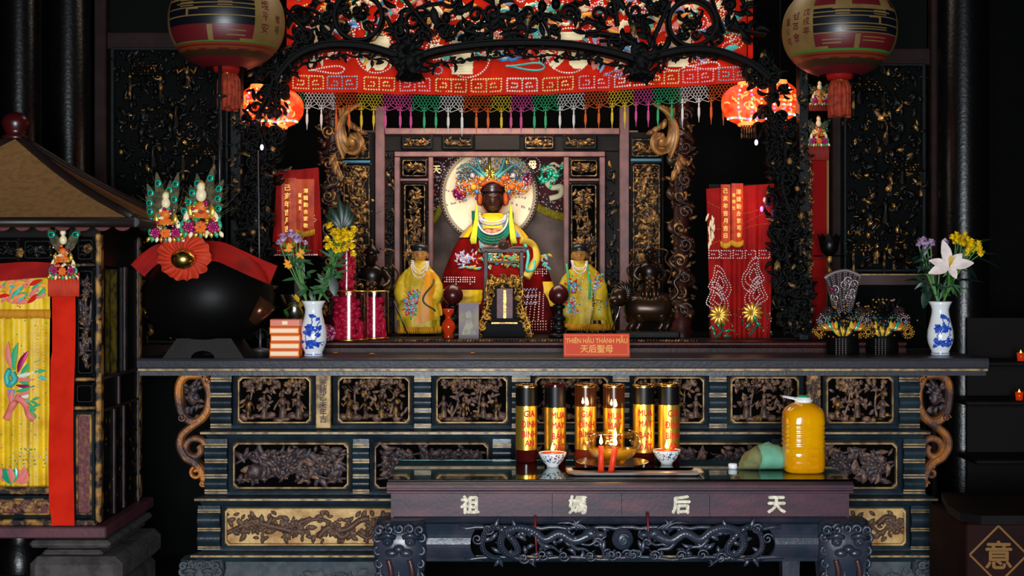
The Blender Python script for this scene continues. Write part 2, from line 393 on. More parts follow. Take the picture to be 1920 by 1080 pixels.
# ---------------------------------------------------------------- carving helpers
def carve(mb, x0, x1, z0, z1, y, dep, kind, R, dark=0, lite=1):
    w, h = x1-x0, z1-z0
    if kind == 'flat':
        bands = [(x0+.01+R.random()*.02, z0+h*R.uniform(.2, .8))]
        for k in range(int(w/.085)):
            cx, cz = x0+w*(k+.5)/int(w/.085), z0+h*R.uniform(.3, .7)
            a = R.uniform(-.5, .5)
            pts = curve([(cx-.07, cz-.05*a-.02*R.random()), (cx-.02, cz+R.uniform(-.03, .03)), (cx+.03, cz+R.uniform(-.03, .03)), (cx+.07, cz+.08*a)], 5)
            mb.tube([(p[0], y, min(max(p[1], z0+.01), z1-.01)) for p in pts], R.uniform(.008, .016), 6, dark)
            for q in range(15):
                lx, lz = cx+R.uniform(-.06, .06), R.uniform(z0+.02, z1-.02)
                ll = min(R.uniform(.025, .05), .8*min(lz-z0, z1-lz)+.012)
                mb.leaf((lx, y-.002, lz), R.uniform(0, 6.28), ll, ll*.55, .009, dark, R.uniform(-.5, .5))
            if k % 2 == 1: mb.rosette((cx, y-.006, z0+h*R.uniform(.4, .6)), min(.04, h*.3), 9, 3, dark, dark, .008)
        return
    if kind == 'floral':
        for k in range(2):
            zz = z0+h*(.35+.3*k)
            pts = curve([(x0+w*i/5, zz+R.uniform(-.2, .2)*h) for i in range(6)], 5)
            mb.tube([(p[0], y-dep*.4, p[1]) for p in pts], .007, 6, dark)
        kk = min(1, max(.45, min(w, h)/.17)); n = int(w*h*1700/kk**1.6)
        for k in range(n):
            lx, lz = R.uniform(x0+.015, x1-.015), R.uniform(z0+.012, z1-.012)
            L = R.uniform(.03, .075)*kk; a = R.uniform(0, 6.28)
            ex, ez = lx+cos(a)*L, lz+sin(a)*L
            if ex < x0+.004 or ex > x1-.004: a = PI-a
            if ez < z0+.004 or ez > z1-.004: a = -a
            mb.leaf((lx, y-R.uniform(0, dep), lz), a, L, L*R.uniform(.3, .55), .012, lite if R.random() < .3 else dark, R.uniform(-.9, .9), R.uniform(-.2, .2))
        nf = max(2, int(w/.14))
        for k in range(nf):
            q = min(.05, h*.26, w*.36); cx, cz = x0+w*(k+.5)/nf+R.uniform(-.03, .03)*min(1, w/.3), z0+h*R.uniform(.35, .65)
            if R.random() < .75: mb.rosette((cx, y-dep, cz), q, 10, 3, dark, lite, .012)
            else: mb.ball((cx, y-dep, cz), (q*.75, .02, q*.75), 12, 7, dark)
        return
    # figures under trees
    for k in range(int(w/.03)):
        mb.ball((x0+w*(k+.5)/int(w/.03), y-dep*R.uniform(.2, .7), z0+R.uniform(.004, .03)*h/.2), (.026, .012, h*R.uniform(.05, .11)), 7, 4, dark if R.random() < .7 else lite)
    nt = max(2, int(w/.11))
    for k in range(nt):
        tx = x0+w*(k+R.uniform(.2, .8))/nt; top = z1-h*R.uniform(.12, .3)
        pts = curve([(tx+R.uniform(-.03, .03), z0+h*.1), (tx+R.uniform(-.02, .02), z0+h*.4), (tx, top)], 5)
        mb.tube([(p[0], y-dep*.3, p[1]) for p in pts], [.008-.004*i/len(pts) for i in range(len(pts))], 5, dark)
        for b in range(4):
            a = R.uniform(.3, 2.8); bl = R.uniform(.03, .07)
            bx, bz = tx+cos(a)*bl, min(z1-.012, top+sin(a)*bl*.5-.01)
            mb.tube([(tx, y-dep*.3, top-.03), (min(max(bx, x0+.01), x1-.01), y-dep*.5, bz)], .0035, 4, lite)
    for k in range(int(w*200)):
        lx = R.uniform(x0+.02, x1-.02); lz = z1-h*abs(R.gauss(0, .13))-.015
        for q in range(3): mb.leaf((lx+(q-1)*.008, y-dep*R.uniform(.2, .9), lz), PI/2+(q-1)*.9, .022, .014, .006, lite if R.random() < .4 else dark)
    for k in range(int(w*150)):
        lx, lz = R.uniform(x0+.02, x1-.02), R.uniform(z0+.03, z1-.03)
        mb.leaf((lx, y-dep*R.uniform(.1, .5), lz), R.uniform(0, 6.28), R.uniform(.02, .04), .014, .007, dark, R.uniform(-.6, .6))
    nf = max(2, int(round(w/.085)))
    for k in range(nf):
        if nf < 1: break
        fx = x0+w*(k+.5)/nf+R.uniform(-.015, .015); fh = h*R.uniform(.42, .58); fz = z0+h*.1; yy = y-dep*.75
        mt = lite if R.random() < .4 else dark
        mb.lathe([(fh*.17, 0), (fh*.15, fh*.2), (fh*.1, fh*.5), (fh*.16, fh*.66), (fh*.13, fh*.76), (fh*.04, fh*.82)], (fx, yy, fz), 9, mt)
        mb.ball((fx, yy-.006, fz+fh*.9), (fh*.085, fh*.09, fh*.1), 8, 6, mt)
        mb.lathe([(fh*.1, 0), (fh*.07, fh*.05), (.0, fh*.13)], (fx, yy-.004, fz+fh*.96), 8, dark)
        for sg in (-1, 1):
            hx = fx+sg*fh*R.uniform(.2, .42); hz = fz+fh*R.uniform(.3, .8)
            mb.tube([(fx+sg*fh*.12, yy, fz+fh*.7), (fx+sg*fh*.26, yy-.01, fz+fh*.5), (hx, yy-.012, hz)], [fh*.05, fh*.055, fh*.035], 6, mt)
        for q in range(3): mb.tube([(fx+(q-1)*fh*.06, yy-fh*.14, fz+fh*.02), (fx+(q-1)*fh*.04, yy-fh*.1, fz+fh*.55)], fh*.016, 4, lite)

def carved_panel(par, x0, x1, z0, z1, y, kind, seed, mframe=None, mb_=None, c=.018, fw=.03, dep=.03, mc=None, hollow=True):
    """moulded frame + gilt border + relief, set into a dark recess"""
    R = random.Random(seed); m = MB()
    ix0, ix1, iz0, iz1 = x0+fw, x1-fw, z0+fw, z1-fw
    o8 = octo(x0, x1, z0, z1, .002); i8 = octo(ix0, ix1, iz0, iz1, c)
    m.loft([[(a, y, b) for a, b in o8], [(a+(0), y-.006, b) for a, b in octo(x0+.006, x1-.006, z0+.006, z1-.006, .006)], [(a, y+dep*.7, b) for a, b in i8], [(a, y+dep+.012, b) for a, b in i8]], True, False, 0, False)
    m.add([(a, y+dep+.01, b) for a, b in i8], [tuple(range(8))], 1, False)
    fr = m.build('panel_frame', [mframe or LAC, VOID if hollow else TANG], par)
    g = MB(); w = .0085
    g.loft([[(a, y+dep*.55, b) for a, b in octo(ix0-w*.6, ix1+w*.6, iz0-w*.6, iz1+w*.6, c)], [(a, y+dep*.25, b) for a, b in i8], [(a, y+dep*.25, b) for a, b in octo(ix0+w*.5, ix1-w*.5, iz0+w*.5, iz1-w*.5, c)],
            [(a, y+dep*.9, b) for a, b in octo(ix0+w*.6, ix1-w*.6, iz0+w*.6, iz1-w*.6, c)]], True, False, 0, False)
    g.build('panel_border', mb_ or GOLDL, fr)
    r = MB(); carve(r, ix0+.006, ix1-.006, iz0+.006, iz1-.006, y+dep, dep*.8, kind, R)
    r.build('relief_carving', mc or [CARV, CARVG], fr)
    return fr

def rope(mb, a, b, r, mi=0, n=None):
    a, b = V(a), V(b); n = n or int((b-a).length/(r*1.6))
    for i in range(n):
        p = a+(b-a)*((i+.5)/n); mb.tube([p+V((-r*.7, 0, -r*.6)), p+V((r*.7, 0, r*.6))], r*.6, 5, mi)

# ---------------------------------------------------------------- long altar
AT = 1.152
alt = thing('altar_table', 'long black and gilt stepped altar with rows of carved panels and scroll brackets', 'altar', (X(1055, 6.2), 6.58, 0))
d = 6.2; xl, xr = X(257, d), X(1854, d)
m = MB(); pr = [(6.2, AT-.004), (6.196, AT-.012), (6.2, AT-.04), (6.206, AT-.044), (6.206, AT-.056), (6.235, AT-.06), (6.235, AT-.078), (6.98, AT-.078), (6.98, AT), (6.206, AT)]
m.loft([[(x, y, z) for y, z in pr] for x in (xl, xr)], True, True, 0, False); m.build('table_top', mat('altar_top_wood', '2a2a31', .36, 0, '3d3a42', 11, .4, .75, .1, 70, wave=(.15, 1, 1)), alt)
m = MB(); m.box(xl+.004, xr-.004, 6.2025, 6.207, AT-.055, AT-.046); m.build('gilt_edge', GOLDL, alt)
tiers = [(700, 803, 395, 1722, 6.34), (824, 926, 384, 1732, 6.31), (948, 1030, 370, 1750, 6.28)]
m = MB()
for y0, y1, a, b, dd in tiers: m.box(X(a, dd), X(b, dd), dd+.045, 6.95, Z(y1+10, dd), Z(y0-8, dd))
m.build('carcase', VOID, alt)
for i, (py, a, b, dd) in enumerate(((813, 375, 1745, 6.3), (938, 364, 1759, 6.27), (1044, 357, 1772, 6.24))):
    z = Z(py, dd); m = MB()
    pr = [(dd+.09, z+.035), (dd+.045, z+.032), (dd+.04, z+.018), (dd+.012, z+.012), (dd, z+.008), (dd, z-.004), (dd+.02, z-.01), (dd+.03, z-.028), (dd+.07, z-.032), (dd+.09, z-.034)]
    k0, k1 = X(a, dd), X(b, dd)
    m.loft([[(k0+(y-dd), y, q) for y, q in pr], [(k1-(y-dd), y, q) for y, q in pr]], True, True, 0, False)
    mo = m.build('moulding', LAC, alt); g = MB(); g.box(k0+.001, k1-.001, dd-.002, dd+.004, z-.002, z+.006); g.build('gilt_line', GOLDL, mo)
def fluted(par, x0, x1, z0, z1, y, n=3):
    m = MB(); pr = [(y+.05, z1), (y, z1)]; gz = []; h = z1-z0; g = h*.085; rb = (h-g*(n+1)-h*.08)/n; z = z1-h*.08
    for k in range(n+1):
        pr += [(y, z), (y, z-g)]; gz.append(z-g/2); z -= g
        if k < n:
            for q in range(1, 8): pr.append((y-.016*sin(PI*q/8), z-rb*q/8))
            z -= rb
    pr += [(y, z0), (y+.05, z0)]
    m.loft([[(x, a, b) for a, b in pr] for x in (x0, x1)], True, True, 0, False)
    for z in gz:
        for q in (-.28, .28): m.box(x0-.001, x1+.001, y-.003, y+.004, z+q*g-g*.13, z+q*g+g*.13, 1)
    return m.build('fluted_post', [LAC, GOLDL], par)
d = 6.34; y0, y1 = Z(803, d), Z(699, d)
for a, b in ((395, 434), (777, 808), (960, 994), (1149, 1180), (1330, 1362), (1686, 1724)): fluted(alt, X(a, d), X(b, d), y0, y1, d)
for k, (a, b) in enumerate(((436, 590), (624, 776), (809, 960), (995, 1149), (1181, 1330), (1363, 1508), (1543, 1686))):
    carved_panel(alt, X(a, d), X(b, d), y0, y1, d+.008, 'figures', 11+k, c=.016, fw=.022, mc=[CARV, CARVG])
for a, b, mt in ((592, 621, GOLDL), (1510, 1539, CARVG)):
    m = MB(); m.box(X(a, d), X(b, d), d-.012, d+.03, y0, y1, 0, .004)
    cx = (X(a, d)+X(b, d))/2
    R = random.Random(a)
    for k, ch in enumerate('光緒乙未年吉'): m.text(ch, flat((cx, 0, y1-.045-k*.032), d-.0135), .034, 1, .02)
    pl = m.build('inscribed_plaque', [mt, DRED], alt)
d = 6.31; y0, y1 = Z(926, d), Z(823, d)
for a, b in ((384, 426), (662, 692), (924, 958), (1184, 1218), (1446, 1478), (1694, 1734)): fluted(alt, X(a, d), X(b, d), y0, y1, d)
for k, (a, b) in enumerate(((427, 661), (693, 924), (959, 1183), (1219, 1445), (1479, 1693))):
    carved_panel(alt, X(a, d), X(b, d), y0, y1, d+.008, 'floral', 31+k, c=.018, fw=.022, mb_=mat('brown_gilt_border%d' % k, '8a6c4e', .5, .2, '4a3428', 30) if k in (1, 2) else GOLDL, mc=[CARVD, CARV])
d = 6.28; y0, y1 = Z(1031, d), Z(948, d)
for a, b in ((371, 413), (836, 866), (1268, 1298), (1708, 1752)): fluted(alt, X(a, d), X(b, d), y0, y1, d, 2)
for k, (a, b) in enumerate(((414, 836), (867, 1268), (1299, 1707))):
    carved_panel(alt, X(a, d), X(b, d), y0, y1, d+.008, 'flat', 51+k, c=.014, fw=.018, dep=.02, mb_=TANG, mc=[mat('brown_relief%d' % k, '4a3024', .5, 0, '6a4a34', 40, .4, .7, .3, 90)], hollow=False)
# scroll brackets at both ends
def bracket(sgn):
    d = 6.36; c = 363 if sgn < 0 else 1752
    m = MB(); q = lambda dx, py: (X(c+sgn*dx, d), Z(py, d))
    ring = [q(-28, 702), q(8, 700), q(32, 710), q(36, 740), q(31, 765), q(18, 785), q(-4, 797), q(-26, 790), q(-33, 760), q(-33, 725), q(-28, 702)]
    if sgn > 0: pass
    ring = [q(-20, 704), q(12, 704), q(26, 722), q(26, 752), q(20, 776), q(4, 790), q(-14, 786), q(-28, 765), q(-30, 735), q(-20, 704)]
    m.ribbon(curve(ring, 4), S(16, d), d-.02, d+.03)
    m.ribbon(curve([q(-12, 790), q(8, 803), q(22, 818), q(24, 838), q(14, 856), q(-2, 866), q(-14, 880), q(-20, 900), q(-19, 912)], 5), [S(12+5*sin(i/40*PI), d) for i in range(41)], d-.022, d+.03)
    m.ribbon([(x, z) for x, z in spiral(*q(-2, 842), S(22, d), 1.05, .4 if sgn < 0 else PI-.4, 1 if sgn < 0 else -1, 20, .45)], S(12, d), d-.015, d+.025)
    m.ribbon([(x, z) for x, z in spiral(*q(-6, 886), S(12, d), 1.1, 2 if sgn < 0 else PI-2, 1, 14, .3)], S(7, d), d-.018, d+.02)
    for px, py, r in ((20, 782, 7), (-19, 905, 6), (-27, 712, 6)): 
        x, z = q(px, py); m.ribbon(spiral(x, z, S(r, d), 1.3, 0, sgn), S(4, d), d-.035, d)
    br = m.build('scroll_bracket', ORNG, alt)
    f = MB(); R = random.Random(5)
    x, z = q(2, 745); f.ball((x, d, z), (S(11, d), .02, S(15, d)), 10, 7); f.ball((x+S(3, d), d-.012, z+S(14, d)), (S(8, d), .016, S(8, d)), 8, 6)
    f.tube([(x, d, z+S(15, d)), (x-sgn*S(4, d), d, z+S(26, d)), (x-sgn*S(12, d), d, z+S(36, d))], [.016, .011, .003], 7)
    for k in range(26):
        a = R.uniform(0, 6.28); f.leaf((x+S(R.uniform(-10, 10), d), d-R.uniform(.0, .02), z+S(R.uniform(-34, 20), d)), a, S(R.uniform(10, 17), d), S(8, d), .01, 0, R.uniform(-.7, .7))
    f.build('carved_figure', CARVD, br)
    for k in range(9): pass
bracket(-1); bracket(1)
# plinth and clawed feet
d = 6.3
for a, b in ((352, 716), (1598, 1778)): m = MB(); m.box(X(a, d), X(b, d), d+.03, 6.9, 0, Z(1052, d), 0, .01); m.build('plinth_block', SLATE, alt)
m = MB(); m.box(X(718, d), X(1596, d), 6.7, 6.8, 0, Z(1046, d)); m.build('shade_board', VOID, alt)  # black board added to stand for the shadow under the offering table
m = MB(); R = random.Random(9)
for k in range(2):
    xa = X((560, 1610)[k], 6.3); carve(m, xa, xa+.32, .02, Z(1066, 6.3), 6.325, .02, 'floral', R, 0, 0); m.part('plinth_carving', SLATE, alt)
def lion(mb, cx, zt, y, w, h, mi=0, mi2=0):      # lion mask with curls, brow, eyes, nose and teeth
    u = w/100
    for k in range(5): mb.tube([(a, y-.02, b) for a, b in spiral(cx+(k-2)*u*20, zt-u*9-abs(k-2)*u*2, u*11, 1.4, 1.2*k, 1 if k < 2.5 else -1, 14)], u*4, 5, mi)
    for sg in (-1, 1):
        mb.ball((cx+sg*u*22, y-.03, zt-u*34), (u*11, u*9, u*10), 10, 7, mi); mb.ball((cx+sg*u*22, y-.03-u*8, zt-u*35), u*4.5, 8, 6, mi2)
        mb.tube([(cx+sg*u*8, y-.03, zt-u*26), (cx+sg*u*22, y-.04, zt-u*20), (cx+sg*u*40, y-.02, zt-u*28)], u*5, 6, mi)
        mb.ball((cx+sg*u*14, y-.035, zt-u*56), (u*13, u*8, u*8), 10, 6, mi)
        for k in range(4): mb.tube([(a, y-.005+k*.004, b) for a, b in spiral(cx+sg*u*(43-k*1.5), zt-u*(30+k*26), u*10, 1.3, PI/2, -sg, 12)], u*4, 5, mi)
    mb.ball((cx, y-.045, zt-u*47), (u*11, u*9, u*8), 10, 6, mi)
for c in (376, 1757):
    d = 6.25; m = MB(); cx = X(c, d); zt = Z(1050, d); w = S(76, d)
    m.loft([[(cx+w*.5*a*k, d+.05+b*.06*k, zt*t) for a, b in ((-1, -.6), (-.6, -1), (.6, -1), (1, -.6), (1, 1), (-1, 1))] for t, k in ((1, 1), (.8, 1.08), (.45, .8), (.2, .75), (.12, 1.1), (0, 1.05))], True, True)
    lion(m, cx, zt, d+.0, w, .2); m.build('lion_foot', SLATE, alt)

# ---------------------------------------------------------------- raised ledge behind the altar top
LT = 1.2024
led = thing('shrine_ledge', 'low dark wooden ledge with a gilt rope edge running behind the altar top', 'ledge', (X(1055, 6.7), 7.4, AT))
m = MB(); xa, xb = X(560, 6.62), X(1700, 6.62)
pr = [(7.0, LT-.004), (6.625, LT), (6.62, LT-.006), (6.62, LT-.014), (6.64, LT-.017), (6.645, LT-.026), (6.63, LT-.03), (6.63, AT), (7.0, AT)]
m.loft([[(x, y, z) for y, z in pr] for x in (xa, xb)], True, True, 0, False); m.build('front_step', DRED, led)
m = MB(); m.box(X(500, 7), X(1566, 7), 7.0, 8.55, 0, LT-.0005); tag(m.build('shrine_platform', LACD), 'black raised platform behind the altar carrying the shrine and its statues', 'platform')
m = MB(); rope(m, (X(740, 6.66), 6.66, LT+.003), (X(1310, 6.66), 6.66, LT+.003), .009); m.build('rope_edge', CARVG, led)
# ---------------------------------------------------------------- offering table in front
OT = .730
tab = thing('offering_table', 'narrow dark plum offering table with dragon apron and lion legs before the altar', 'table', (X(1162, 5.4), 5.7, 0))
d = 5.4; xl, xr = X(725, d), X(1601, d)
m = MB(); pr = [(5.425, OT), (5.41, OT-.004), (5.398, OT-.01), (5.398, OT-.02), (5.412, OT-.024), (5.412, OT-.03), (5.404, OT-.034), (5.404, OT-.04), (5.43, OT-.046), (6.0, OT-.046), (6.0, OT)]
m.loft([[(x, y, z) for y, z in pr] for x in (xl, xr)], True, True, 0, False); m.build('table_top', PLUM, tab)
z0, z1 = Z(968, 5.43), Z(925, 5.43); fa, fb = X(733, 5.43), X(1592, 5.43)
m = MB(); m.box(fa, fb, 5.43, 5.98, z0-.005, z1+.01)
for px in (895, 1035, 1165, 1330): m.box(X(px, 5.43), X(px, 5.43)+.002, 5.4295, 5.431, z0, z1, 1)
fr = m.build('frieze', [PLUM, LACD], tab)
m = MB()
for px, ch in ((881, '祖'), (1083, '媽'), (1277, '后'), (1456, '天')): m.text(ch, flat((X(px, 5.43), 0, Z(946, 5.43)), 5.4285), .072, 0, .045); m.part('cream_character', LETC, fr)
z2 = Z(982, 5.41)
m = MB(); pr = [(5.43, z0), (5.405, z0-.004), (5.395, z0-.012), (5.405, z0-.02), (5.42, z2-.004), (5.96, z2-.004), (5.96, z0)]
m.loft([[(x, y, z) for y, z in pr] for x in (X(737, 5.4), X(1590, 5.4))], True, True, 0, False); m.build('waist_moulding', BLUEW, tab)
# apron: bulging end boards, openwork dragons between
def bulge(t): return 5.4-.035*sin(PI*min(1, t*1.05))
zt, zb = z2, Z(1054, 5.38); H = zt-zb
m = MB(); n = 10
def board(pa, pb, fl):
    for side in (0,):
        ra = []
        for i in range(13):
            t = i/12; z = zt-H*t; s = sin(PI*t)**.5 if fl else 0
            xa, xb = X(pa, 5.38), X(pb, 5.38); k = S(26, 5.38)*(s-1)
            x0 = xa if fl != -1 else xa-k*-1*0+(-k if False else 0)
            ra.append((t, z, xa, xb, s))
        rings = []
        for t, z, xa, xb, s in ra:
            if fl == 1: xb = xb+S(24, 5.38)*(1-s)
            if fl == -1: xa = xa-S(24, 5.38)*(1-s)
            rings.append([(xa, bulge(t), z), (xb, bulge(t), z), (xb, bulge(t)+.03, z), (xa, bulge(t)+.03, z)])
        m.loft(rings, True, True, 0, False)
board(797, 882, 1); m.part('apron_board', BLUEW, tab); board(1452, 1538, -1); m.part('apron_board', BLUEW, tab)
pts = [(X(860+i*15.5, 5.38), 5.385, zt-.008-.006*(i % 3 == 1)) for i in range(40)]; m.tube(pts, .009, 6); m.part('apron_rail', BLUEW, tab)
pts = [(X(870+i*15, 5.38), 5.39, zb+.006+.012*abs(sin(i*.36))) for i in range(41)]; m.tube(pts, .008, 6)
ap = m.build('apron_rail', BLUEW, tab)
m = MB(); m.box(X(860, 5.46), X(1475, 5.46), 5.46, 5.47, zb+.01, zt); m.build('apron_back', VOID, ap)
def dragon(sgn):
    m = MB(); c = 1167; q = lambda dx, py, dy=0: (X(c+sgn*dx, 5.37), 5.372+dy, Z(py, 5.37))
    body = curve([q(60, 1002), q(90, 1014), q(118, 1000), q(145, 1012), q(168, 996), q(196, 990), q(222, 1000), q(228, 1022), q(214, 1040), q(196, 1034), q(206, 1012), q(236, 988), q(258, 1000), q(262, 1028), q(246, 1044), q(230, 1046)], 5)
    n = len(body); m.tube(body, [.016*(1-.55*i/n)+.003 for i in range(n)], 7)
    for i in range(0, n, 1):
        p = body[i]; m.bead((p[0], p[1]-.014, p[2]), .006)
    hx = q(58, 1000); m.ball(hx, (.035, .022, .022), 10, 7); m.ball((hx[0]-sgn*.035, hx[1]-.004, hx[2]-.004), (.025, .016, .012), 9, 6)
    for k in range(3): m.tube(curve([q(66+k*6, 992), q(80+k*10, 984-k*2), q(100+k*12, 982)], 4), [.006-.0005*j for j in range(9)], 5)
    m.bead((hx[0]-sgn*.01, hx[1]-.022, hx[2]+.008), .008)
    m.tube(curve([q(40, 1012), q(30, 1004), q(34, 994)], 4), .004, 5); m.tube(curve([q(46, 1012), q(62, 1022), q(84, 1018)], 4), .006, 5)
    for lx, ly in ((100, 1014), (160, 1010), (212, 1032)):
        m.tube(curve([q(lx, ly), q(lx-12, ly+14), q(lx-30, ly+16), q(lx-40, ly+24)], 4), [.012-.0007*j for j in range(13)], 6)
        for t in (-1, 0, 1): m.tube([q(lx-40, ly+24), q(lx-50, ly+24+t*7)], [.005, .002], 4)
    R = random.Random(3)
    for k in range(46):
        px, py = R.uniform(34, 268), R.uniform(988, 1046)
        m.leaf(q(px, py, R.uniform(-.01, .02)), R.uniform(0, 6.28), R.uniform(.025, .05), .018, .009, 0, R.uniform(-1, 1))
    for px, py in ((272, 1010), (252, 992), (20, 1040), (60, 1042), (110, 1042), (150, 1040), (185, 1046)):
        x, _, z = q(px, py); m.tube([(a, 5.365, b) for a, b in spiral(x, z, S(11, 5.37), 1.5, 0, sgn)], .005, 5)
    m.build('carved_dragon', BLUEW, ap)
dragon(1); dragon(-1)
m = MB(); x, y, z = P(1167, 1010, 5.37); m.ball((x, y-.004, z), (.042, .03, .042), 14, 9)
m.tube([(a, y-.034, b) for a, b in spiral(x, z, .026, 1.6, 0)], .004, 5)
for k in range(6): m.tube([(a, 5.375, b) for a, b in spiral(X(1120+k*19, 5.37), Z(1040 if 0 < k < 5 else 1018, 5.37), S(10, 5.37), 1.4, k, 1 if k < 3 else -1)], .006, 5)
m.build('carved_pearl', BLUEW, ap)
for px, y0, y1 in ((1003, 968, 1036), (1214, 962, 1010)):
    m = MB(); m.tube([P(px, y0, 5.392), P(px+1, (y0+y1)/2, 5.362), P(px+3, y1, 5.36)], [.006, .004, .003], 6); m.build('red_paint_drip', mat('red_paint%d' % px, '7a2028', .5), tab)
def table_leg(c, sgn):
    d = 5.36; m = MB(); cx = X(c, d); w = S(94, d); zt = Z(976, d); rings = []
    for t, k, off in ((0, .93, 0), (.06, 1.03, -.02), (.16, 1.05, -.03), (.3, .98, -.015), (.5, .8, .03), (.75, .62, .055), (.9, .7, .03), (.97, .9, .0), (1, .9, 0)):
        z = zt*(1-t); y = d+.05+off
        rings.append([(cx+sgn*-.0+w*.5*a*k, y+b*.055*k, z) for a, b in ((-1, -.55), (-.72, -1), (-.3, -1.12), (.3, -1.12), (.72, -1), (1, -.55), (1, 1), (-1, 1))])
    m.loft(rings, True, True); lion(m, cx, zt-.006, d-.02, w, .3, 0, 0)
    for a in (-.22, .2): m.tube(curve([(cx+w*a, d-.03, zt-.14), (cx+w*(a+.06), d-.03, zt-.2), (cx+w*(a-.04), d-.012, zt-.27), (cx+w*(a+.03), d+.01, zt-.36)], 5), [.012]*10+[.008]*6, 6, 1)
    for a in (-.4, -.02, .38): m.tube([(cx+w*a, d-.02, zt-.13), (cx+w*a*.9, d-.0, zt-.3), (cx+w*a*.8, d+.03, zt-.5)], .008, 6)
    m.build('lion_leg', [BLUEW, mat('red_brown_leg_accent%d' % c, '3c2428', .3)], tab)
table_leg(750, -1); table_leg(1584, 1)
for px in (775, 1480):
    m = MB(); x = X(px, 5.9); m.loft([[(x+a*k, 5.9+b*k, z) for a, b in ((-.05, -.05), (.05, -.05), (.05, .05), (-.05, .05))] for z, k in ((OT-.2, 1), (.45, .8), (.12, .6), (.03, .9), (0, .9))], True, True, 0, False); m.build('rear_leg', BLUEW, tab)
m = MB(); m.box(X(727, 5.44), X(1596, 5.44), 5.43, 5.99, OT+.0005, OT+.008, 0, .002)
tag(m.build('glass_sheet', GSHT), 'greenish glass sheet covering the top of the offering table', 'glass sheet')
GT = OT+.0085

# ---------------------------------------------------------------- gilt-labelled candles
def candle(name, c, zt, label, word, rim, lit, turn, zl0, zl1):
    d = 5.935; r = .0445; cx = X(c, d); ztop = Z(zt, d)
    o = thing('votive_candle', label, 'candle', (cx, d, GT), 'tall gilt-labelled votive candles')
    pr = [(0, 0), (r*.96, 0), (r, .006), (r, ztop-GT-.004), (r*.98, ztop-GT), (r*.86, ztop-GT), (r*.86, ztop-GT-.05), (0, ztop-GT-.05)]
    m = MB(); m.lathe(pr, (cx, d, GT), 32); m.build('candle_glass', WAXD if not lit else mat('lit_candle_glass%d' % c, '5a1c10', .15, emit='a03008', es=.12), o)
    za, zb = Z(zl1, d), Z(zl0, d)
    m = MB(); m.lathe([(r+.0006, za), (r+.0006, zb)], (cx, d, 0), 40)
    lb = m.build('gold_label', FOIL, o)
    m = MB(); fn = wrap((cx, d, 0), lambda z: r, turn, .0012)
    for k, t in enumerate(word):
        zz = zb-(zb-za)*(.17+.222*k); m.text(t, lambda u, v, zz=zz: fn(u, v+zz), .037, 0, .035, .8)
    m.build('red_lettering', LETR, lb)
    m = MB(); m.lathe([(r+.0007, zb+.002), (r+.0007, ztop-.012)], (cx, d, 0), 32)
    m.build('black_band', BLK if not lit else mat('flame_lit_band%d' % c, '1a0d08', .2, emit='7a3008', es=.25), o)  # on lit candles the flame's glow is put into the band as emission
    if rim:
        m = MB(); m.lathe([(r+.001, ztop-.01), (r+.002, ztop-.002), (r*.99, ztop+.001), (r*.9, ztop+.0005), (r*.87, ztop-.01)], (cx, d, 0), 32); m.build('gold_rim', GOLDB, o)
    if lit:
        m = MB(); m.lathe([(0, 0), (.006, .006), (.0065, .012), (.003, .024), (0, .034)], (cx+.004, d-r-.005, zb+.006), 10)
        m.lathe([(0, 0), (.005, .006), (.005, .01), (.002, .02), (0, .028)], (cx-.014, d-r-.004, zb+.012), 10)
        m.build('flame', FLAME, o); point('candle_light', (cx, d-r-.05, zb+.02), .28, (1, .55, .2), .015)
GIA = ('GIA', 'ĐÌNH', 'BÌNH', 'AN'); MUA = ('MUA', 'MAY', 'BÁN', 'ĐẮT')
candle('c', 987, 721, 'tall unlit votive candle lettered GIA, the end one farthest from the oil jug', GIA, 1, 0, .3, 760, 842)
candle('c', 1041, 719, 'tall unlit candle lettered MUA with plain black top and no gold rim', MUA, 0, 0, .3, 763, 846)
candle('c', 1098, 721, 'lit votive candle lettered GIA behind the glass oil bowl', GIA, 1, 1, .05, 761, 841)
candle('c', 1151, 721, 'lit votive candle lettered MUA directly behind the glass oil bowl', MUA, 1, 1, .05, 764, 846)
candle('c', 1207, 721, 'votive candle lettered MUA between the lit pair and the last candle', MUA, 1, 0, .1, 757, 847)
candle('c', 1254, 719, 'votive candle lettered GIA at the end nearest the oil jug', GIA, 1, 0, .35, 758, 848)

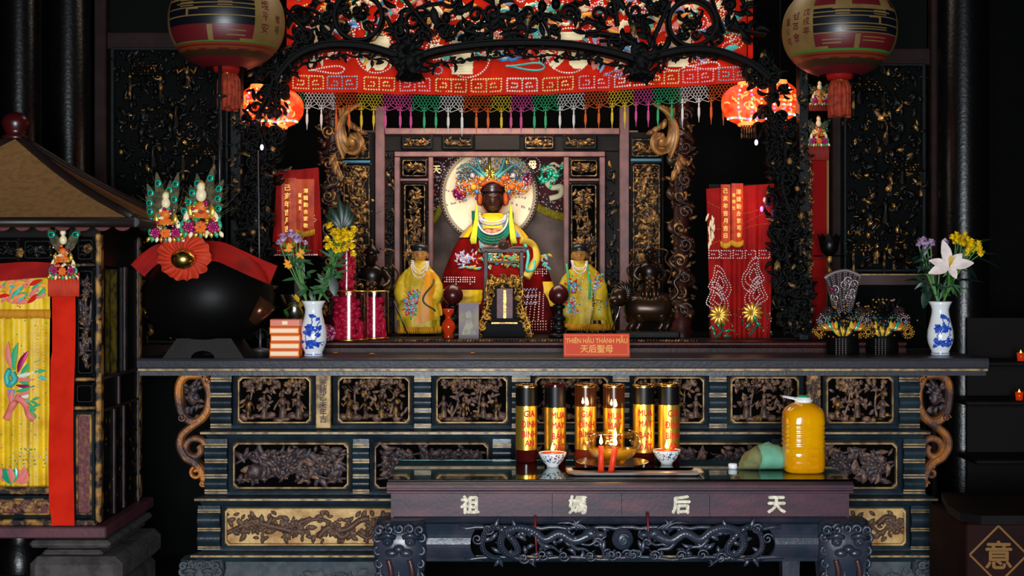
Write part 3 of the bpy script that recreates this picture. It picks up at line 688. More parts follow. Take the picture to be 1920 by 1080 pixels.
# ---------------------------------------------------------------- small things on the offering table
def cup(c, py, label, seed):
    d = .81*F/(py-HY-3)+.03; x = X(c, d); r = S(26.5, d); h = S(27, d)
    o = thing('porcelain_bowl', label, 'bowl', (x, d, GT), 'small porcelain bowls holding candles')
    pr = [(0, 0), (r*.42, 0), (r*.42, h*.12), (r*.66, h*.34), (r*.9, h*.72), (r, h), (r*.96, h), (r*.84, h*.72), (0, h*.66)]
    m = MB(); m.lathe(pr, (x, d, GT), 28); b = m.build('bowl', PORC, o)
    R = random.Random(seed); m = MB(); rz = prof_r(pr[2:6]); fn = wrap((x, d, GT), rz)
    for k in range(60):
        u, v = R.uniform(-r*1.2, r*1.2), R.uniform(h*.3, h*.9); q = R.uniform(.002, .005); n = R.randint(4, 7)
        m.add([fn(u+q*R.uniform(.6, 1)*cos(2*PI*i/n), v+q*sin(2*PI*i/n)) for i in range(n)], [tuple(range(n))], 0 if (u*seed < 0 or R.random() < .5) else 1, False)
    m.build('painted_pattern', [mat('bowl_blue%d' % seed, '44506e', .2), mat('bowl_rust%d' % seed, 'a05a48', .2)], b)
    m = MB(); m.lathe([(0, 0), (r*.86, 0), (r*.9, .003), (r*.5, .006), (0, .005)], (x, d, GT+h*.9), 20); m.build('wax', WAXR, o)
    m = MB(); m.lathe([(0, 0), (.006, .006), (.007, .012), (.003, .026), (0, .036)], (x, d, GT+h+.004), 10); m.build('flame', FLAME, o)
    point('candle_light', (x, d-.01, GT+h+.05), .22, (1, .6, .25), .012)
cup(1036, 884, 'small blue-flecked porcelain bowl with a lit candle near the plain-topped candle', 3)
cup(1250, 879, 'small rust-flecked porcelain bowl with a lit candle at the tray end', -4)
d = 5.735; x = X(1148, d); o = thing('oil_bowl', 'round clear glass bowl of golden lamp oil on a metal plate', 'bowl', (x, d, GT+.03))
pr = [(0, .0), (.05, 0), (.085, .02), (.112, .05), (.119, .075), (.112, .1), (.1, .117), (.098, .117), (.109, .099), (.116, .075), (.109, .051), (.083, .023), (.05, .004), (0, .004)]
m = MB(); m.lathe(pr, (x, d, GT+.03), 40); m.build('glass_bowl', BOWLF, o)
m = MB(); m.lathe([(0, .006), (.05, .006), (.082, .025), (.1, .043), (.098, .046), (0, .046)], (x, d, GT+.03), 36); m.build('oil', OILM, o)
m = MB(); m.lathe([(0, 0), (.006, .006), (.008, .014), (.003, .034), (0, .044)], (x+.012, d-.0, GT+.118), 10); m.build('flame', FLAME, o)
point('candle_light', (x+.01, d-.02, GT+.2), .5, (1, .62, .28), .015)
m = MB(); m.lathe([(0, .008), (.07, .008), (.07, 0), (.075, 0), (.08, .014), (.12, .018), (.146, .026), (.147, .028), (.12, .022), (0, .0225)], (x, d, GT), 40)
tag(m.build('metal_plate', STEEL), 'round shiny metal plate beneath the glass oil bowl', 'plate')
xa, xb = X(1064, 5.53), X(1318, 5.53)
m = MB(); i8 = lambda e, z: [(a, b, z) for a, b in octo(xa-e, xb+e, 5.5-e, 5.645+e*.0, .02)]
m.loft([i8(-.03, GT+.002), i8(-.012, GT+.004), i8(.0, GT+.014), i8(.004, GT+.0145), i8(-.006, GT+.006), i8(-.03, GT+.004)], True, True, 0, False)
tag(m.build('metal_tray', mat('wax_stained_tray', 'c4b8b4', .35, .3, '9a5a54', 9, .5, .75)), 'shallow rectangular metal tray with wax stains in front of the oil bowl', 'tray')
for c, b, t, lean, lab in ((1127, 890, 836, 0, 'upright red taper candle burning on the tray'), (1145, 890, 838, 9, 'leaning red taper candle burning on the tray')):
    d = 5.585; x = X(c, d); zb = GT+.0045; h = Z(t, d)-zb; dx = S(lean, d)
    o = thing('taper_candle', lab, 'candle', (x, d, zb), 'thin red candles on the tray')
    m = MB(); m.tube([(x, d, zb), (x+dx*.5, d, zb+h*.5), (x+dx, d, zb+h)], [.0125, .0115, .0105], 12); m.build('wax_stick', WAXR, o)
    m = MB(); m.lathe([(0, 0), (.006, .006), (.007, .014), (.003, .03), (0, .042)], (x+dx, d, zb+h+.004), 10); m.build('flame', FLAME, o)
    m = MB(); m.tube([(x+dx, d, zb+h-.002), (x+dx, d, zb+h+.008)], .0012, 5); m.build('wick', BLK, o)
    point('candle_light', (x+dx, d-.02, zb+h+.05), .2, (1, .6, .25), .012)
# oil jug
d = 5.64; x = X(1506, d); r = .0815; o = thing('oil_jug', 'large clear plastic jug of yellow cooking oil with green cap', 'jug', (x, d, GT))
def sq(r, z, n=32, p=3.2): return [(x+r*math.copysign(abs(cos(2*PI*i/n))**(2/p), cos(2*PI*i/n)), d+r*math.copysign(abs(sin(2*PI*i/n))**(2/p), sin(2*PI*i/n)), GT+z) for i in range(n)]
rings = [sq(r*.86, 0), sq(r*.97, .008), sq(r, .03), sq(r*.99, .09)]
for k in range(6): rings += [sq(r*.96, .1+k*.017), sq(r*1.0, .106+k*.017), sq(r*1.0, .112+k*.017)]
rings += [sq(r*.99, .21), sq(r*.98, .235, p=2.8), sq(r*.88, .252, p=2.4), sq(r*.6, .268, p=2), sq(r*.36, .276, p=2), sq(r*.36, .284, p=2)]
m = MB(); m.loft(rings, True, True); m.build('bottle', OILB, o)
m = MB()
for k in range(6): m.box(x-.06+(k % 2)*.06, x-.015+(k % 2)*.06, d-r*1.005, d-r*.98, GT+.02+(k//2)*.03, GT+.04+(k//2)*.03, 0, .003)
m.build('moulded_grip', OILB, o)
m = MB(); m.lathe([(.03, 0), (.034, .002), (.034, .012), (.031, .014), (.031, .02), (0, .021)], (x, d, GT+.274), 24, mf=lambda i, j: 0); m.lathe([(.0215, .02), (.0215, .03), (.019, .032), (0, .032)], (x, d, GT+.27), 20, 1)
m.build('cap', [PLW, PLG], o)
m = MB(); m.tube(curve([(x+.034, d-.01, GT+.282), (x-.02, d-.034, GT+.286), (x-.075, d-.02, GT+.297), (x-.073, d+.012, GT+.297), (x-.02, d+.034, GT+.288)], 5), .0035, 6); m.build('carry_handle', PLW, o)
# mint cloth bag and its knotted neck
d = 5.70; o = thing('cloth_bag', 'mint green cloth bag with olive tied end lying beside the oil jug', 'bag', (X(1435, d), d, GT))
rings = []; rings2 = []
for i in range(15):
    t = i/14; w = [.012, .03, .042, .05, .055, .06, .064, .066, .066, .064, .06, .055, .048, .036, .015][i]; px = 1386+t*100
    ring = [(X(px, d)+.004*sin(a*3+i), d+w*1.15*cos(a), GT+.002+max(0, w*.78*(1+sin(a))*(1+.06*sin(a*5+i*1.7)))) for a in [2*PI*k/18 for k in range(18)]]
    (rings if i <= 5 else rings2).append(ring)
rings2.insert(0, rings[-1])
m = MB(); m.loft(rings2, True, True); m.build('bag_body', BAGG, o); m = MB(); m.loft(rings, True, True); m.build('tied_end', BAGO, o)
d = 5.72; m = MB(); m.lathe([(0, 0), (.016, 0), (.018, .004), (.018, .018), (.015, .021), (0, .021)], (X(1374, d), d, GT), 18)
tag(m.build('bottle_cap', PLW), 'loose white bottle cap next to the tied end of the bag', 'cap')
# ---------------------------------------------------------------- embroidered valance with net fringe
VD = 6.985
def vbot(px): return 170+8*math.exp(-((px-900)/230)**2)+(1-(px-540)/870)*2-(max(0, px-1040)/370)**1.3*15
val = thing('embroidered_valance', 'bright red embroidered valance with pearl key pattern and coloured net fringe', 'valance', (X(975, VD), VD, Z(176, VD)))
PAL = [RED, SEQW, SEQP, SEQY, SEQB, CREAM, TEAL, ORG, PINK, GRN, BLUE, LAV]
m = MB()
def vy(px, py): return VD+.012*sin(px*.045)+.008*sin(px*.11+1)*(py/180)
m.grid(lambda u, v: (X(538+874*u, VD), vy(538+874*u, vbot(538+874*u)*v), Z(-14+(vbot(538+874*u)+14)*v, VD)), 110, 12)
def vp(px, py, lift=.004): return V((X(px, VD), vy(px, py)-lift, Z(py, VD)))
cl = m.build('cloth', [RED], val)
m = MB()
units = [(550, 2), (614, 3), (683, 2), (750, 1), (818, 2), (884, 2), (951, 0), (1018, 2), (1086, 1), (1153, 0), (1217, 2), (1281, 1), (1347, 3)]
for x0, c in units:
    yb = vbot(x0+28)-7; sk = (vbot(x0+56)-vbot(x0))/56
    q = lambda a, b: vp(x0+a, yb-b+sk*(a-28))
    for path in ([(28, 0), (0, 0), (0, 23), (56, 23), (56, 0), (33, 0)], [(28, 1), (28, 23)], [(8, 7), (19, 7), (19, 14), (8, 15)], [(36, 8), (36, 15), (47, 15)], [(37, 8), (48, 8)]):
        m.beads([q(a, b) for a, b in path], .0058, S(4.9, VD), c)
m.build('sequin_key_pattern', [SEQW, SEQP, SEQY, SEQB], cl)
m = MB()
for c, py, r, ch in ((705, 100, 37, '号'), (878, 104, 41, '聖'), (1066, 96, 42, '元'), (1262, 92, 40, '宮'), (600, 60, 24, '福')):
    m.beads([vp(c+r*cos(2*PI*i/40), py+r*sin(2*PI*i/40)) for i in range(41)], .0054, S(5, VD), 1)
    m.text(ch, lambda u, v: vp(c, py, .0055)+V((u, 0, v)), S(r*1.7, VD), 5, .07)
for c, py, col, w in ((612, 131, 1, 34), (985, 125, 6, 36), (1318, 124, 1, 30), (760, 140, 11, 14), (815, 133, 11, 14), (1150, 138, 11, 16), (1170, 134, 2, 14)):
    pts = [vp(c+w*cos(2*PI*i/30), py+5*sin(2*PI*i/30)+3*sin(4*PI*i/30)) for i in range(31)]
    if col == 6: m.tube(pts, .0055, 5, 6)
    else: m.beads(pts, .0054, S(4.9, VD), col)
R = random.Random(21)
for k in range(270):                        # dragons, phoenix tails, clouds and fruit
    px, py = R.uniform(560, 1392), R.choice((R.uniform(-8, 78), R.uniform(0, 70), R.uniform(92, 112)))
    t = R.random(); a = R.uniform(0, 6.28); c = R.choice((5, 5, 7, 8, 9, 6, 10, 11, 5, 8))
    if t < .5:
        for q in range(R.randint(1, 4)): m.leaf(vp(px+q*4, py+q*2, .003), a+q*.5, S(R.uniform(14, 34), VD), S(R.uniform(7, 15), VD), .004, c if q % 2 == 0 else R.choice((5, 7, 8, 6)), R.uniform(-.8, .8))
    elif t < .72: m.tube([vp(px+8*i, py+7*sin(i*.9+a), .003) for i in range(R.randint(4, 8))], .009, 5, c, True, .35)
    else: m.beads([vp(px+(7+2*i*.3)*cos(i*.5), py+(7+2*i*.3)*sin(i*.5)) for i in range(R.randint(10, 24))], .0054, S(5, VD), R.choice((0+1, 2, 1, 3)))
m.build('embroidery', PAL, cl)
CORD = [GRN, WHT, NOR, NYL, NPK]
CB = [(545, 0), (572, 1), (626, 2), (672, 3), (716, 4), (772, 0), (824, 1), (868, 2), (921, 3), (958, 4), (1000, 0), (1047, 1), (1096, 2), (1143, 3), (1188, 4), (1226, 0), (1278, 1), (1328, 2)]
def ccol(px):
    c = 0
    for a, k in CB:
        if px >= a: c = k
    return c
TS = [575, 602, 630, 654, 677, 700, 722, 750, 770, 795, 817, 840, 866, 893, 915, 940, 958, 977, 1002, 1023, 1050, 1076, 1098, 1123, 1148, 1172, 1193, 1216, 1234, 1260, 1280, 1311, 1334, 1357]
m = MB(); ND = VD+.012
def npt(i, r):
    px = 548+i*6.2+(r % 2)*3.1
    t = min(TS, key=lambda a: abs(a-px)); pull = max(0, r-3)*.22; px += (t-px)*min(pull, .7)*(1 if abs(t-px) < 16 else .2)
    py = vbot(min(max(px, 545), 1400))+r*5.2
    return V((X(px, VD), ND, Z(py, VD))), px
for i in range(0, 136):
    for r in range(6):
        a, pa = npt(i, r); k = ccol(pa)
        for j in ((i, i+1) if r % 2 else (i-1, i)):
            if 0 <= j < 136:
                b, pb = npt(j, r+1); m.tube([a, b], .0015, 3, k, False)
m.build('net_fringe', CORD, val)
for px in TS:
    m = MB(); y0 = vbot(px)+31; R = random.Random(px); L = R.uniform(36, 46); x = X(px, VD); z = Z(y0, VD)
    m.tube([(x, ND, z+.02), (x, ND, z)], .0025, 5)
    m.lathe([(0, 0), (.004, -.004), (.0045, -.014), (.003, -.018), (.0065, -.03), (.007, -S(L*.6, VD)), (.0025, -S(L*.8, VD)), (.001, -S(L, VD))], (x, ND, z), 7)
    m.build('tassel', CORD[ccol(px)], val)

# ---------------------------------------------------------------- carved openwork arch in front of the shrine
AD = 6.78
arch = thing('carved_arch', 'blackened openwork wooden arch of vines and medallions framing the shrine', 'arch', (X(975, AD), AD, LT))
q = lambda px, py: (X(px, AD), Z(py, AD))
m = MB()
for pts in ([(520, 150), (545, 118), (575, 98), (610, 88), (650, 86), (693, 91), (735, 103), (770, 118)], [(770, 116), (810, 101), (860, 91), (920, 85), (985, 83), (1050, 85), (1110, 93), (1160, 104), (1200, 118)], [(1200, 116), (1245, 103), (1289, 95), (1334, 97), (1375, 109), (1408, 124), (1440, 150)]):
    c = curve([q(*p) for p in pts], 6); m.ribbon(c, S(15, AD), AD-.05, AD+.05); m.ribbon([(a, b+S(6, AD)) for a, b in c], S(5, AD), AD-.06, AD+.05)
m.build('wavy_beam', LACX, arch)
m = MB(); m.box(X(400, AD), X(1540, AD), AD-.06, AD+.06, Z(-6, AD), Z(-40, AD)); m.build('header_beam', LACX, arch)
for c in (770, 1200):
    m = MB(); x, z = q(c, 150)
    m.lathe([(0, -.01), (.05, -.006), (.062, .01), (.06, .022), (.035, .03), (.032, .05), (.05, .07), (.056, .1), (.04, .13), (.03, .17)], (x, AD-.01, z), 16)
    R = random.Random(c)
    for k in range(30): m.leaf((x+R.uniform(-.05, .05), AD-.05, z+R.uniform(.02, .17)), R.uniform(0, 6.28), .06, .03, .012, 0, R.uniform(-.8, .8))
    for k in range(14): a = 2*PI*k/14; m.leaf3((x+.045*cos(a), AD-.01+.045*sin(a), z+.03), (cos(a), sin(a), -.9), (0, 0, 1), .045, .03, 0, .2)
    m.build('lotus_pendant', LACX, arch)
def leaves(m, fn, n, R, lmin=16, lmax=30, mg=.0):
    for k in range(n):
        px, py = fn(R); L = S(R.uniform(lmin, lmax), AD)
        m.leaf((X(px, AD), AD+R.uniform(-.04, .03), Z(py, AD)), R.uniform(0, 6.28), L, L*R.uniform(.3, .5), .012, 1 if R.random() < mg else 0, R.uniform(-1.3, 1.3), R.uniform(-.3, .3))
def scrolls(m, fn, n, R, r0=9, r1=17, w=5):
    for k in range(n):
        px, py = fn(R); r = R.uniform(r0, r1)
        m.ribbon(spiral(X(px, AD), Z(py, AD), S(r, AD), R.uniform(1, 1.5), R.uniform(0, 6.28), R.choice((-1, 1)), 18, .2), S(w, AD), AD-.035, AD+.03)
R = random.Random(77); m = MB()
top = lambda px: 80+ (22*math.exp(-((px-770)/45)**2)+22*math.exp(-((px-1200)/45)**2))
def infill(R):
    while 1:
        px, py = R.uniform(545, 1420), R.uniform(-4, 84)
        if math.hypot(px-673, py-33) > 50 and math.hypot(px-1297, py-44) > 50: return px, py
leaves(m, infill, 150, R, 20, 36, .02); scrolls(m, infill, 36, R, 10, 18, 6)
for k in range(26):
    px, py = infill(R); pts = curve([(px, py), (px+R.uniform(-35, 35), py+R.uniform(-15, 15)), (px+R.uniform(-60, 60), R.uniform(0, 88))], 5); m.ribbon([q(a, b) for a, b in pts], S(R.uniform(5, 9), AD), AD-.03, AD+.03)
for k in range(12):
    px, py = infill(R); x, z = q(px, py); m.ball((x, AD-.01, z), (S(9, AD), .03, S(11, AD)), 9, 6)
m.build('vine_openwork', [LACX, CARVG], arch)
m = MB()
for (a, b, c_) in ((545, 770, 1), (770, 1200, 2), (1200, 1425, 1)):
    n = int((b-a)/15)
    for i in range(n):
        t = (i+.5)/n; px = a+(b-a)*t; by = (118-30*sin(PI*t)**.8)+ (6 if 1 else 0)
        for k in range(3):
            L = S(R.uniform(10, 17), AD); m.leaf((X(px+R.uniform(-8, 8), AD), AD, Z(by+R.uniform(4, 16), AD)), R.uniform(0, 6.28), L, L*.45, .008, 0, R.uniform(-1, 1))
    pts = [q(a+(b-a)*t/24, 134-30*sin(PI*t/24)**.8+3*sin(t*1.6)) for t in range(1, 24)]; m.ribbon(pts, S(3, AD), AD-.012, AD+.012)
m.build('leafy_edging', LACX, arch)
for cx, cy in ((673, 33), (1297, 44)):
    m = MB(); ring = [q(cx+44*cos(2*PI*i/36), cy+44*sin(2*PI*i/36)) for i in range(37)]; m.ribbon(ring, S(9, AD), AD-.05, AD+.04)
    R = random.Random(cx)
    f = lambda R: (cx+R.uniform(-26, 26), cy+R.uniform(-26, 26))
    leaves(m, f, 20, R, 12, 22, .08); scrolls(m, f, 5, R, 7, 12, 4)
    x, z = q(cx+4, cy-2); m.ball((x, AD, z), (S(12, AD), .03, S(8, AD)), 10, 6)
    m.build('round_medallion', [LACX, CARVG], arch)
def side(path, w, seed, n, name):
    m = MB(); R = random.Random(seed); c = curve(path, 8)
    def f(R):
        i = R.randrange(len(c))
        while 150 < c[i][1] < 240 and R.random() < .62: i = R.randrange(len(c))
        return c[i][0]+R.uniform(-.5, .5)*w(i/len(c)), c[i][1]+R.uniform(-6, 6)
    leaves(m, f, n, R, 13, 26, .1); scrolls(m, f, n//4, R, 7, 15, 5)
    m.ribbon([q(a+6*sin(b*.05), b) for a, b in c], S(8, AD), AD-.03, AD+.03)
    for k in range(n//10):
        px, py = f(R); x, z = q(px, py); m.ball((x, AD-.02, z), (S(6, AD), .02, S(8, AD)), 8, 5, 1 if R.random() < .3 else 0)
    m.build(name, [LACX, CARVG], arch)
side([(535, 100), (512, 135), (500, 185), (488, 235), (495, 300), (482, 380), (478, 470), (474, 560), (470, 622)], lambda t: 72-20*t, 5, 420, 'side_openwork')
side([(1420, 120), (1440, 160), (1447, 210), (1462, 270), (1470, 340), (1475, 420), (1480, 500), (1488, 560), (1490, 620)], lambda t: 52+14*t, 6, 360, 'side_openwork')
for a, b in ((432, 450), (1500, 1516)):
    m = MB(); m.box(X(a, AD), X(b, AD), AD+.01, AD+.09, LT+.001, Z(-6, AD)); 
    for k in range(70): m.leaf((X((a+b)/2, AD)+R.uniform(-.018, .018), AD+.008, R.uniform(LT+.05, 2.6)), R.uniform(0, 6.28), .035, .015, .008, 1 if R.random() < .4 else 0, R.uniform(-1, 1))
    m.build('side_post', [LACD, CARVG], arch)

# ---------------------------------------------------------------- big painted paper lanterns
def big_lantern(c, cy, d, a, bz, tx, label, side, lines, name='paper_lantern'):
    cx = X(c, d); cz = Z(cy, d); rx = S(a, d); rz = S(bz, d)
    o = thing(name, label, 'lantern', (cx, d, cz-rz))
    NL, NT = 128, 84
    def rad(t): return rx*max(.0, 1-abs(t)**2.25)**.5*(1+.004*sin(t*150))
    t0 = -.94
    pr = [(max(rad(t0+(1.86)*i/NT), .03), rz*(t0+1.86*i/NT)) for i in range(NT+1)]
    R = random.Random(c); jig = [R.uniform(-.06, .06) for _ in range(40)]
    def mf(i, j):
        py = -(t0+1.86*(i+.5)/NT)*bz; ang = math.degrees(2*PI*(j+.5)/NL)+90
        ang = (ang+180) % 360-180                      # 0 = facing the viewer, + to the right
        k = ang*side
        if py > 72: return 1
        if py > 63: return 4
        if py > 50: return 3 if (int(ang//13) % 2 and int(py) % 4 < 2) or int(py) % 6 > 1 else 1
        if py > 47: return 5
        if k > 40 or k < -62: return 0
        a2 = ang+jig[int(py+60) % 40]*30; w = k
        if py > 20:                                   # lower red strokes
            if -8 < w < -2 and py > 22: return 0
            if py > 43: return 0 if w > 26 else 1
            if 12 < w < 30 and int(py) in (30, 31, 37, 38): return 0
            if -40 < w < -12 and int(py) in (27, 33): return 0
            return 1
        if py > -26:                                  # black middle strokes
            if int(py) in (-10, 3, 19, -26) or (int(py) == -18 and abs(w) < 45): return 0
            if -30 < w < -16 and -9 < py < 2 and (int(py) in (-8, -3) or w < -27): return 0
            if -38 < w < 12 and int(py) in (9, 13): return 0
            if (-38 < w < -22 or 2 < w < 16) and (int(py) in (-14, -15) or int(py) in (-20,)): return 0
            if -38 < w < 20 and int(py) == -24: return 0
            return 2
        if py > -30: return 0
        if int(w//17) % 3 == 0 and py > -46: return 0
        if int(py) % 9 == 0: return 0
        return 1
    m = MB(); m.lathe(pr, (cx, d, cz), NL, 0, True, 1, 1, mf)
    b = m.build('paper_body', [PAPC, PAPR, PAPK, PAPO, PAPD, PAPG], o)
    m = MB(); fn = wrap((cx, d, cz), lambda z: rad(z/rz))
    for ang, chars, sz, z0, dz in lines:
        for k, ch in enumerate(chars):
            zz = S(-(z0+dz*k), d); r = rad(zz/rz); aa = math.radians(ang)
            m.text(ch, lambda u, v: wrap((cx, d, cz), lambda z: rad(z/rz), aa*1.0)(u, v+zz), S(sz, d), 0, .02)
    m.build('painted_characters', PAPR, b)
    zb = cz-rz*.94; m = MB(); m.lathe([(.03, .02), (S(24, d), .012), (S(25, d), 0), (S(22, d), -S(8, d)), (0, -S(8, d))], (cx, d, zb), 24); m.lathe([(S(14, d), -S(8, d)), (S(15, d), -S(9, d)), (S(14, d), -S(13, d)), (0, -S(13, d))], (cx, d, zb), 20, 1)
    m.build('collar', [REDD, GOLDB], o)
    m = MB(); n = 14; tz = zb-S(14, d); R = random.Random(c+1)
    for k in range(n):
        an = 2*PI*k/n; r = S(17, d); x = cx+tx+r*cos(an); y = d+r*sin(an); L = S(62+R.uniform(-4, 4), d)
        m.tube([(cx+tx+r*.8*cos(an), d+r*.8*sin(an), tz+.01), (x, y, tz-L*.15), (x+R.uniform(-.004, .004), y, tz-L*.6), (x, y, tz-L)], [.006, .0125, .013, .0125], 6)
    m.build('tassel', mat('lantern_tassel_thread%d' % c, '9a3010', .8, 0, '6e1f0a', 40), o)
    m = MB(); m.tube([(cx, d, cz+rz*.9), (cx, d, 3.5)], .006, 6); m.lathe([(.03, rz*.9), (.06, rz*.92), (.05, rz*.97), (0, rz*1.0)], (cx, d, cz), 16); m.build('hanging_cord', LACD, o)
big_lantern(425, 42, 6.42, 108, 92, .01, 'big striped paper lantern with red and black strokes hanging above the peacock-feather ornament', 1,
            [(52, '境平安', 19, -20, 21), (70, '閤境', 15, 2, 18)])
big_lantern(1574, 57, 6.42, 106, 90, 0, 'big painted paper lantern lettered 戊戌年 hanging in front of the carved screen', -1,
            [(-47, '戊戌年', 15, -22, 17), (-61, '理事會', 17, -18, 20), (-74, '董公司', 15, -10, 18)])

# ---------------------------------------------------------------- glowing red festival lanterns
def glow(c, cy, d, a, bz, label, seed, ring=True):
    cx, cz = X(c, d), Z(cy, d); rx, rz = S(a, d), S(bz, d); R = random.Random(seed)
    o = thing('festival_lantern', label, 'lantern', (cx, d, cz-rz))
    m = MB(); n = 48; rings = []
    for i in range(15):
        t = -.93+1.86*i/14; r = rx*(1-abs(t)**2.3)**.5
        rings.append([(cx+r*(1+.035*abs(cos(j*PI*6/n)))*cos(2*PI*j/n), d+r*.52*(1+.035*abs(cos(j*PI*6/n)))*sin(2*PI*j/n), cz+rz*t) for j in range(n)])
    m.loft(rings, True, True); m.build('silk_body', LANT, o)
    m = MB()
    for t in (-.93, .93): m.lathe([(rx*.36, -.008), (rx*.4, 0), (rx*.36, .012)], (cx, d, cz+rz*t), 20)
    for k in range(26):
        a_ = -PI/2+R.uniform(-.9, .9); t = R.uniform(-.5, .5); r = rx*(1-abs(t)**2.3)**.5
        m.leaf((cx+r*cos(a_), d+r*.52*sin(a_)-.006, cz+rz*t), R.uniform(0, 6.28), .03, .012, .004, 0, 1)
    m.build('gold_pattern', LANG, o)
    m = MB()
    for k in range(22):
        an = -PI/2+(k/21-.5)*2.6; t = .75-.0*k; m.bead((cx+rx*1.02*cos(an)*.8, d+rx*.55*sin(an)*.8, cz-rz*.75+abs(sin(an*2))*.01), .006, k % 4)
    for s_ in (-.45, .1, .5):
        for k in range(9): 
            t = -.8+1.6*k/8; r = rx*(1-abs(t)**2.3)**.5; an = -PI/2+s_; m.bead((cx+r*cos(an)*1.01, d-r*.54*cos(s_)-.006, cz+rz*t), .0055, (k+int(s_*9)) % 4)
    m.build('light_bulbs', [LEDY, LEDG, LEDV, LEDW], o)
    m = MB()
    for k in range(6): m.tube([(cx+(k-2.5)*.012, d-.02, cz-rz*.95), (cx+(k-2.5)*.012, d-.02, cz-rz*.95-S(26, d))], .0045, 5)
    m.build('fringe', CARVG, o)
    m = MB(); m.tube([(cx, d, cz+rz*.93), (cx, d, 3.5)], .003, 5); m.build('cord', LACD, o)
    point('lantern_glow', (cx, d-rx*.8-.1, cz-.05), .45, (1, .22, .08), .05)
glow(522, 203, 6.885, 46, 38, 'glowing red lantern touching the beginning of the net fringe', 1)
glow(1401, 196, 6.885, 47, 40, 'glowing red lantern with strings of beads beneath the end of the valance', 2)
glow(482, 200, 7.14, 33, 40, 'glowing red lantern half hidden by openwork behind its neighbour near the striped paper lantern', 3)
glow(1463, 190, 7.1, 34, 38, 'glowing red lantern half hidden by openwork beside the 戊戌年 paper lantern', 4)
for c, py, k, lab in ((491, 277, 0, 'small white electric bulb shining through the openwork by the striped lantern'), (1418, 268, 0, 'small white electric bulb dangling below the beaded red lantern')):
    m = MB(); x, y, z = P(c, py, 6.7); m.lathe([(0, -.012), (.006, -.008), (.0085, .002), (.006, .012), (0, .018)], (x, y, z), 10); o = thing('light_bulb', lab, 'bulb', (x, y, z)); m.build('glass', LEDW, o)
    m = MB(); m.tube([(x, y, z+.014), (x, y+.03, z+.09)], .004, 5); m.build('lead', BLK, o)

# ---------------------------------------------------------------- the shrine's own woodwork
SD = 7.5
shr = thing('shrine_screen', 'mauve-framed shrine front with gilded carved panels around the enthroned goddess', 'shrine', (X(940, SD), SD, LT))
m = MB(); g = lambda a, b, c, e, dd=SD, t=.04: m.box(X(a, dd), X(b, dd), dd, dd+t, Z(e, dd), Z(c, dd), 0, .004)
g(703, 721, 200, 624); m.part('frame_post', MAUVE, shr); g(1162, 1180, 200, 624); m.part('frame_post', MAUVE, shr); g(721, 1162, 240, 252, SD-.004); m.part('frame_rail', MAUVE, shr)
m = MB(); g(739, 750, 294, 624); g(1124, 1135, 294, 624); g(739, 1135, 284, 294, SD-.004); g(803, 812, 294, 624); g(1057, 1067, 294, 624); g(750, 803, 334, 340); g(1067, 1124, 334, 340); m.build('inner_frame', MAUVE, shr)
m = MB(); g(721, 739, 284, 624, SD+.03); g(1135, 1162, 284, 624, SD+.03); g(721, 1162, 252, 284, SD+.03); g(640, 703, 248, 624, SD+.03); g(1180, 1245, 248, 624, SD+.03); m.build('backing_board', BACK, shr)
m = MB(); R = random.Random(8)
for a, b in ((722, 738), (1137, 1160)):
    for k in range(80): m.leaf(P(R.uniform(a, b), R.uniform(290, 630), SD+.02), R.uniform(0, 6.28), .04, .018, .01, R.random() < .2, R.uniform(-1, 1))
    m.part('narrow_carving', [LACD, CARVG], shr)
for a, b, c, e, kd, sd in ((640, 695, 252, 300, 'floral', 1), (640, 697, 306, 624, 'floral', 2), (752, 802, 297, 333, 'floral', 3), (754, 801, 342, 624, 'floral', 4), (1068, 1122, 297, 333, 'floral', 5), (1067, 1122, 342, 624, 'floral', 6),
                           (1183, 1238, 258, 296, 'floral', 7), (1183, 1241, 304, 600, 'floral', 8), (752, 812, 253, 281, 'floral', 9), (828, 888, 253, 281, 'floral', 10), (982, 1040, 253, 281, 'floral', 11), (1056, 1120, 253, 281, 'floral', 12)):
    carved_panel(shr, X(a, SD), X(b, SD), Z(e, SD), Z(c, SD), SD-.004, kd, 100+sd, LACD, mb_=LACD if b-a > 58 else CARVG, c=.006, fw=.012 if e-c > 50 else .008, dep=.025, mc=[CARVG, GOLD])
m = MB(); R = random.Random(3)              # tall side scenes: tree tops and tiled roofs above the figures
for x0, x1 in ((646, 692), (1189, 1236)):
    for k in range(150):
        px, py = R.uniform(x0, x1), R.uniform(318, 590); m.leaf(P(px, py, SD+.008), R.uniform(0, 6.28), .035, .018, .01, R.random() < .6, R.uniform(-.8, .8))
    for r in range(5):
        for k in range(7): m.ball(P(x0+3+k*6.5+(r % 2)*3, 314+r*5, SD+.008), (.0095, .008, .008), 6, 4, 1)
    m.part('scene_carving', [CARVG, GOLD], shr)
m = MB(); g(640, 694, 300, 306, SD-.005, .02); g(1183, 1241, 297, 303, SD-.005, .02); m.build('blue_strip', mat('turquoise_strip', '2a6078', .5), shr)
m = MB(); m.box(X(890, SD), X(975, SD), SD-.01, SD+.02, Z(282, SD), Z(253, SD), 0, .004); m.build('name_board', BACK, shr)
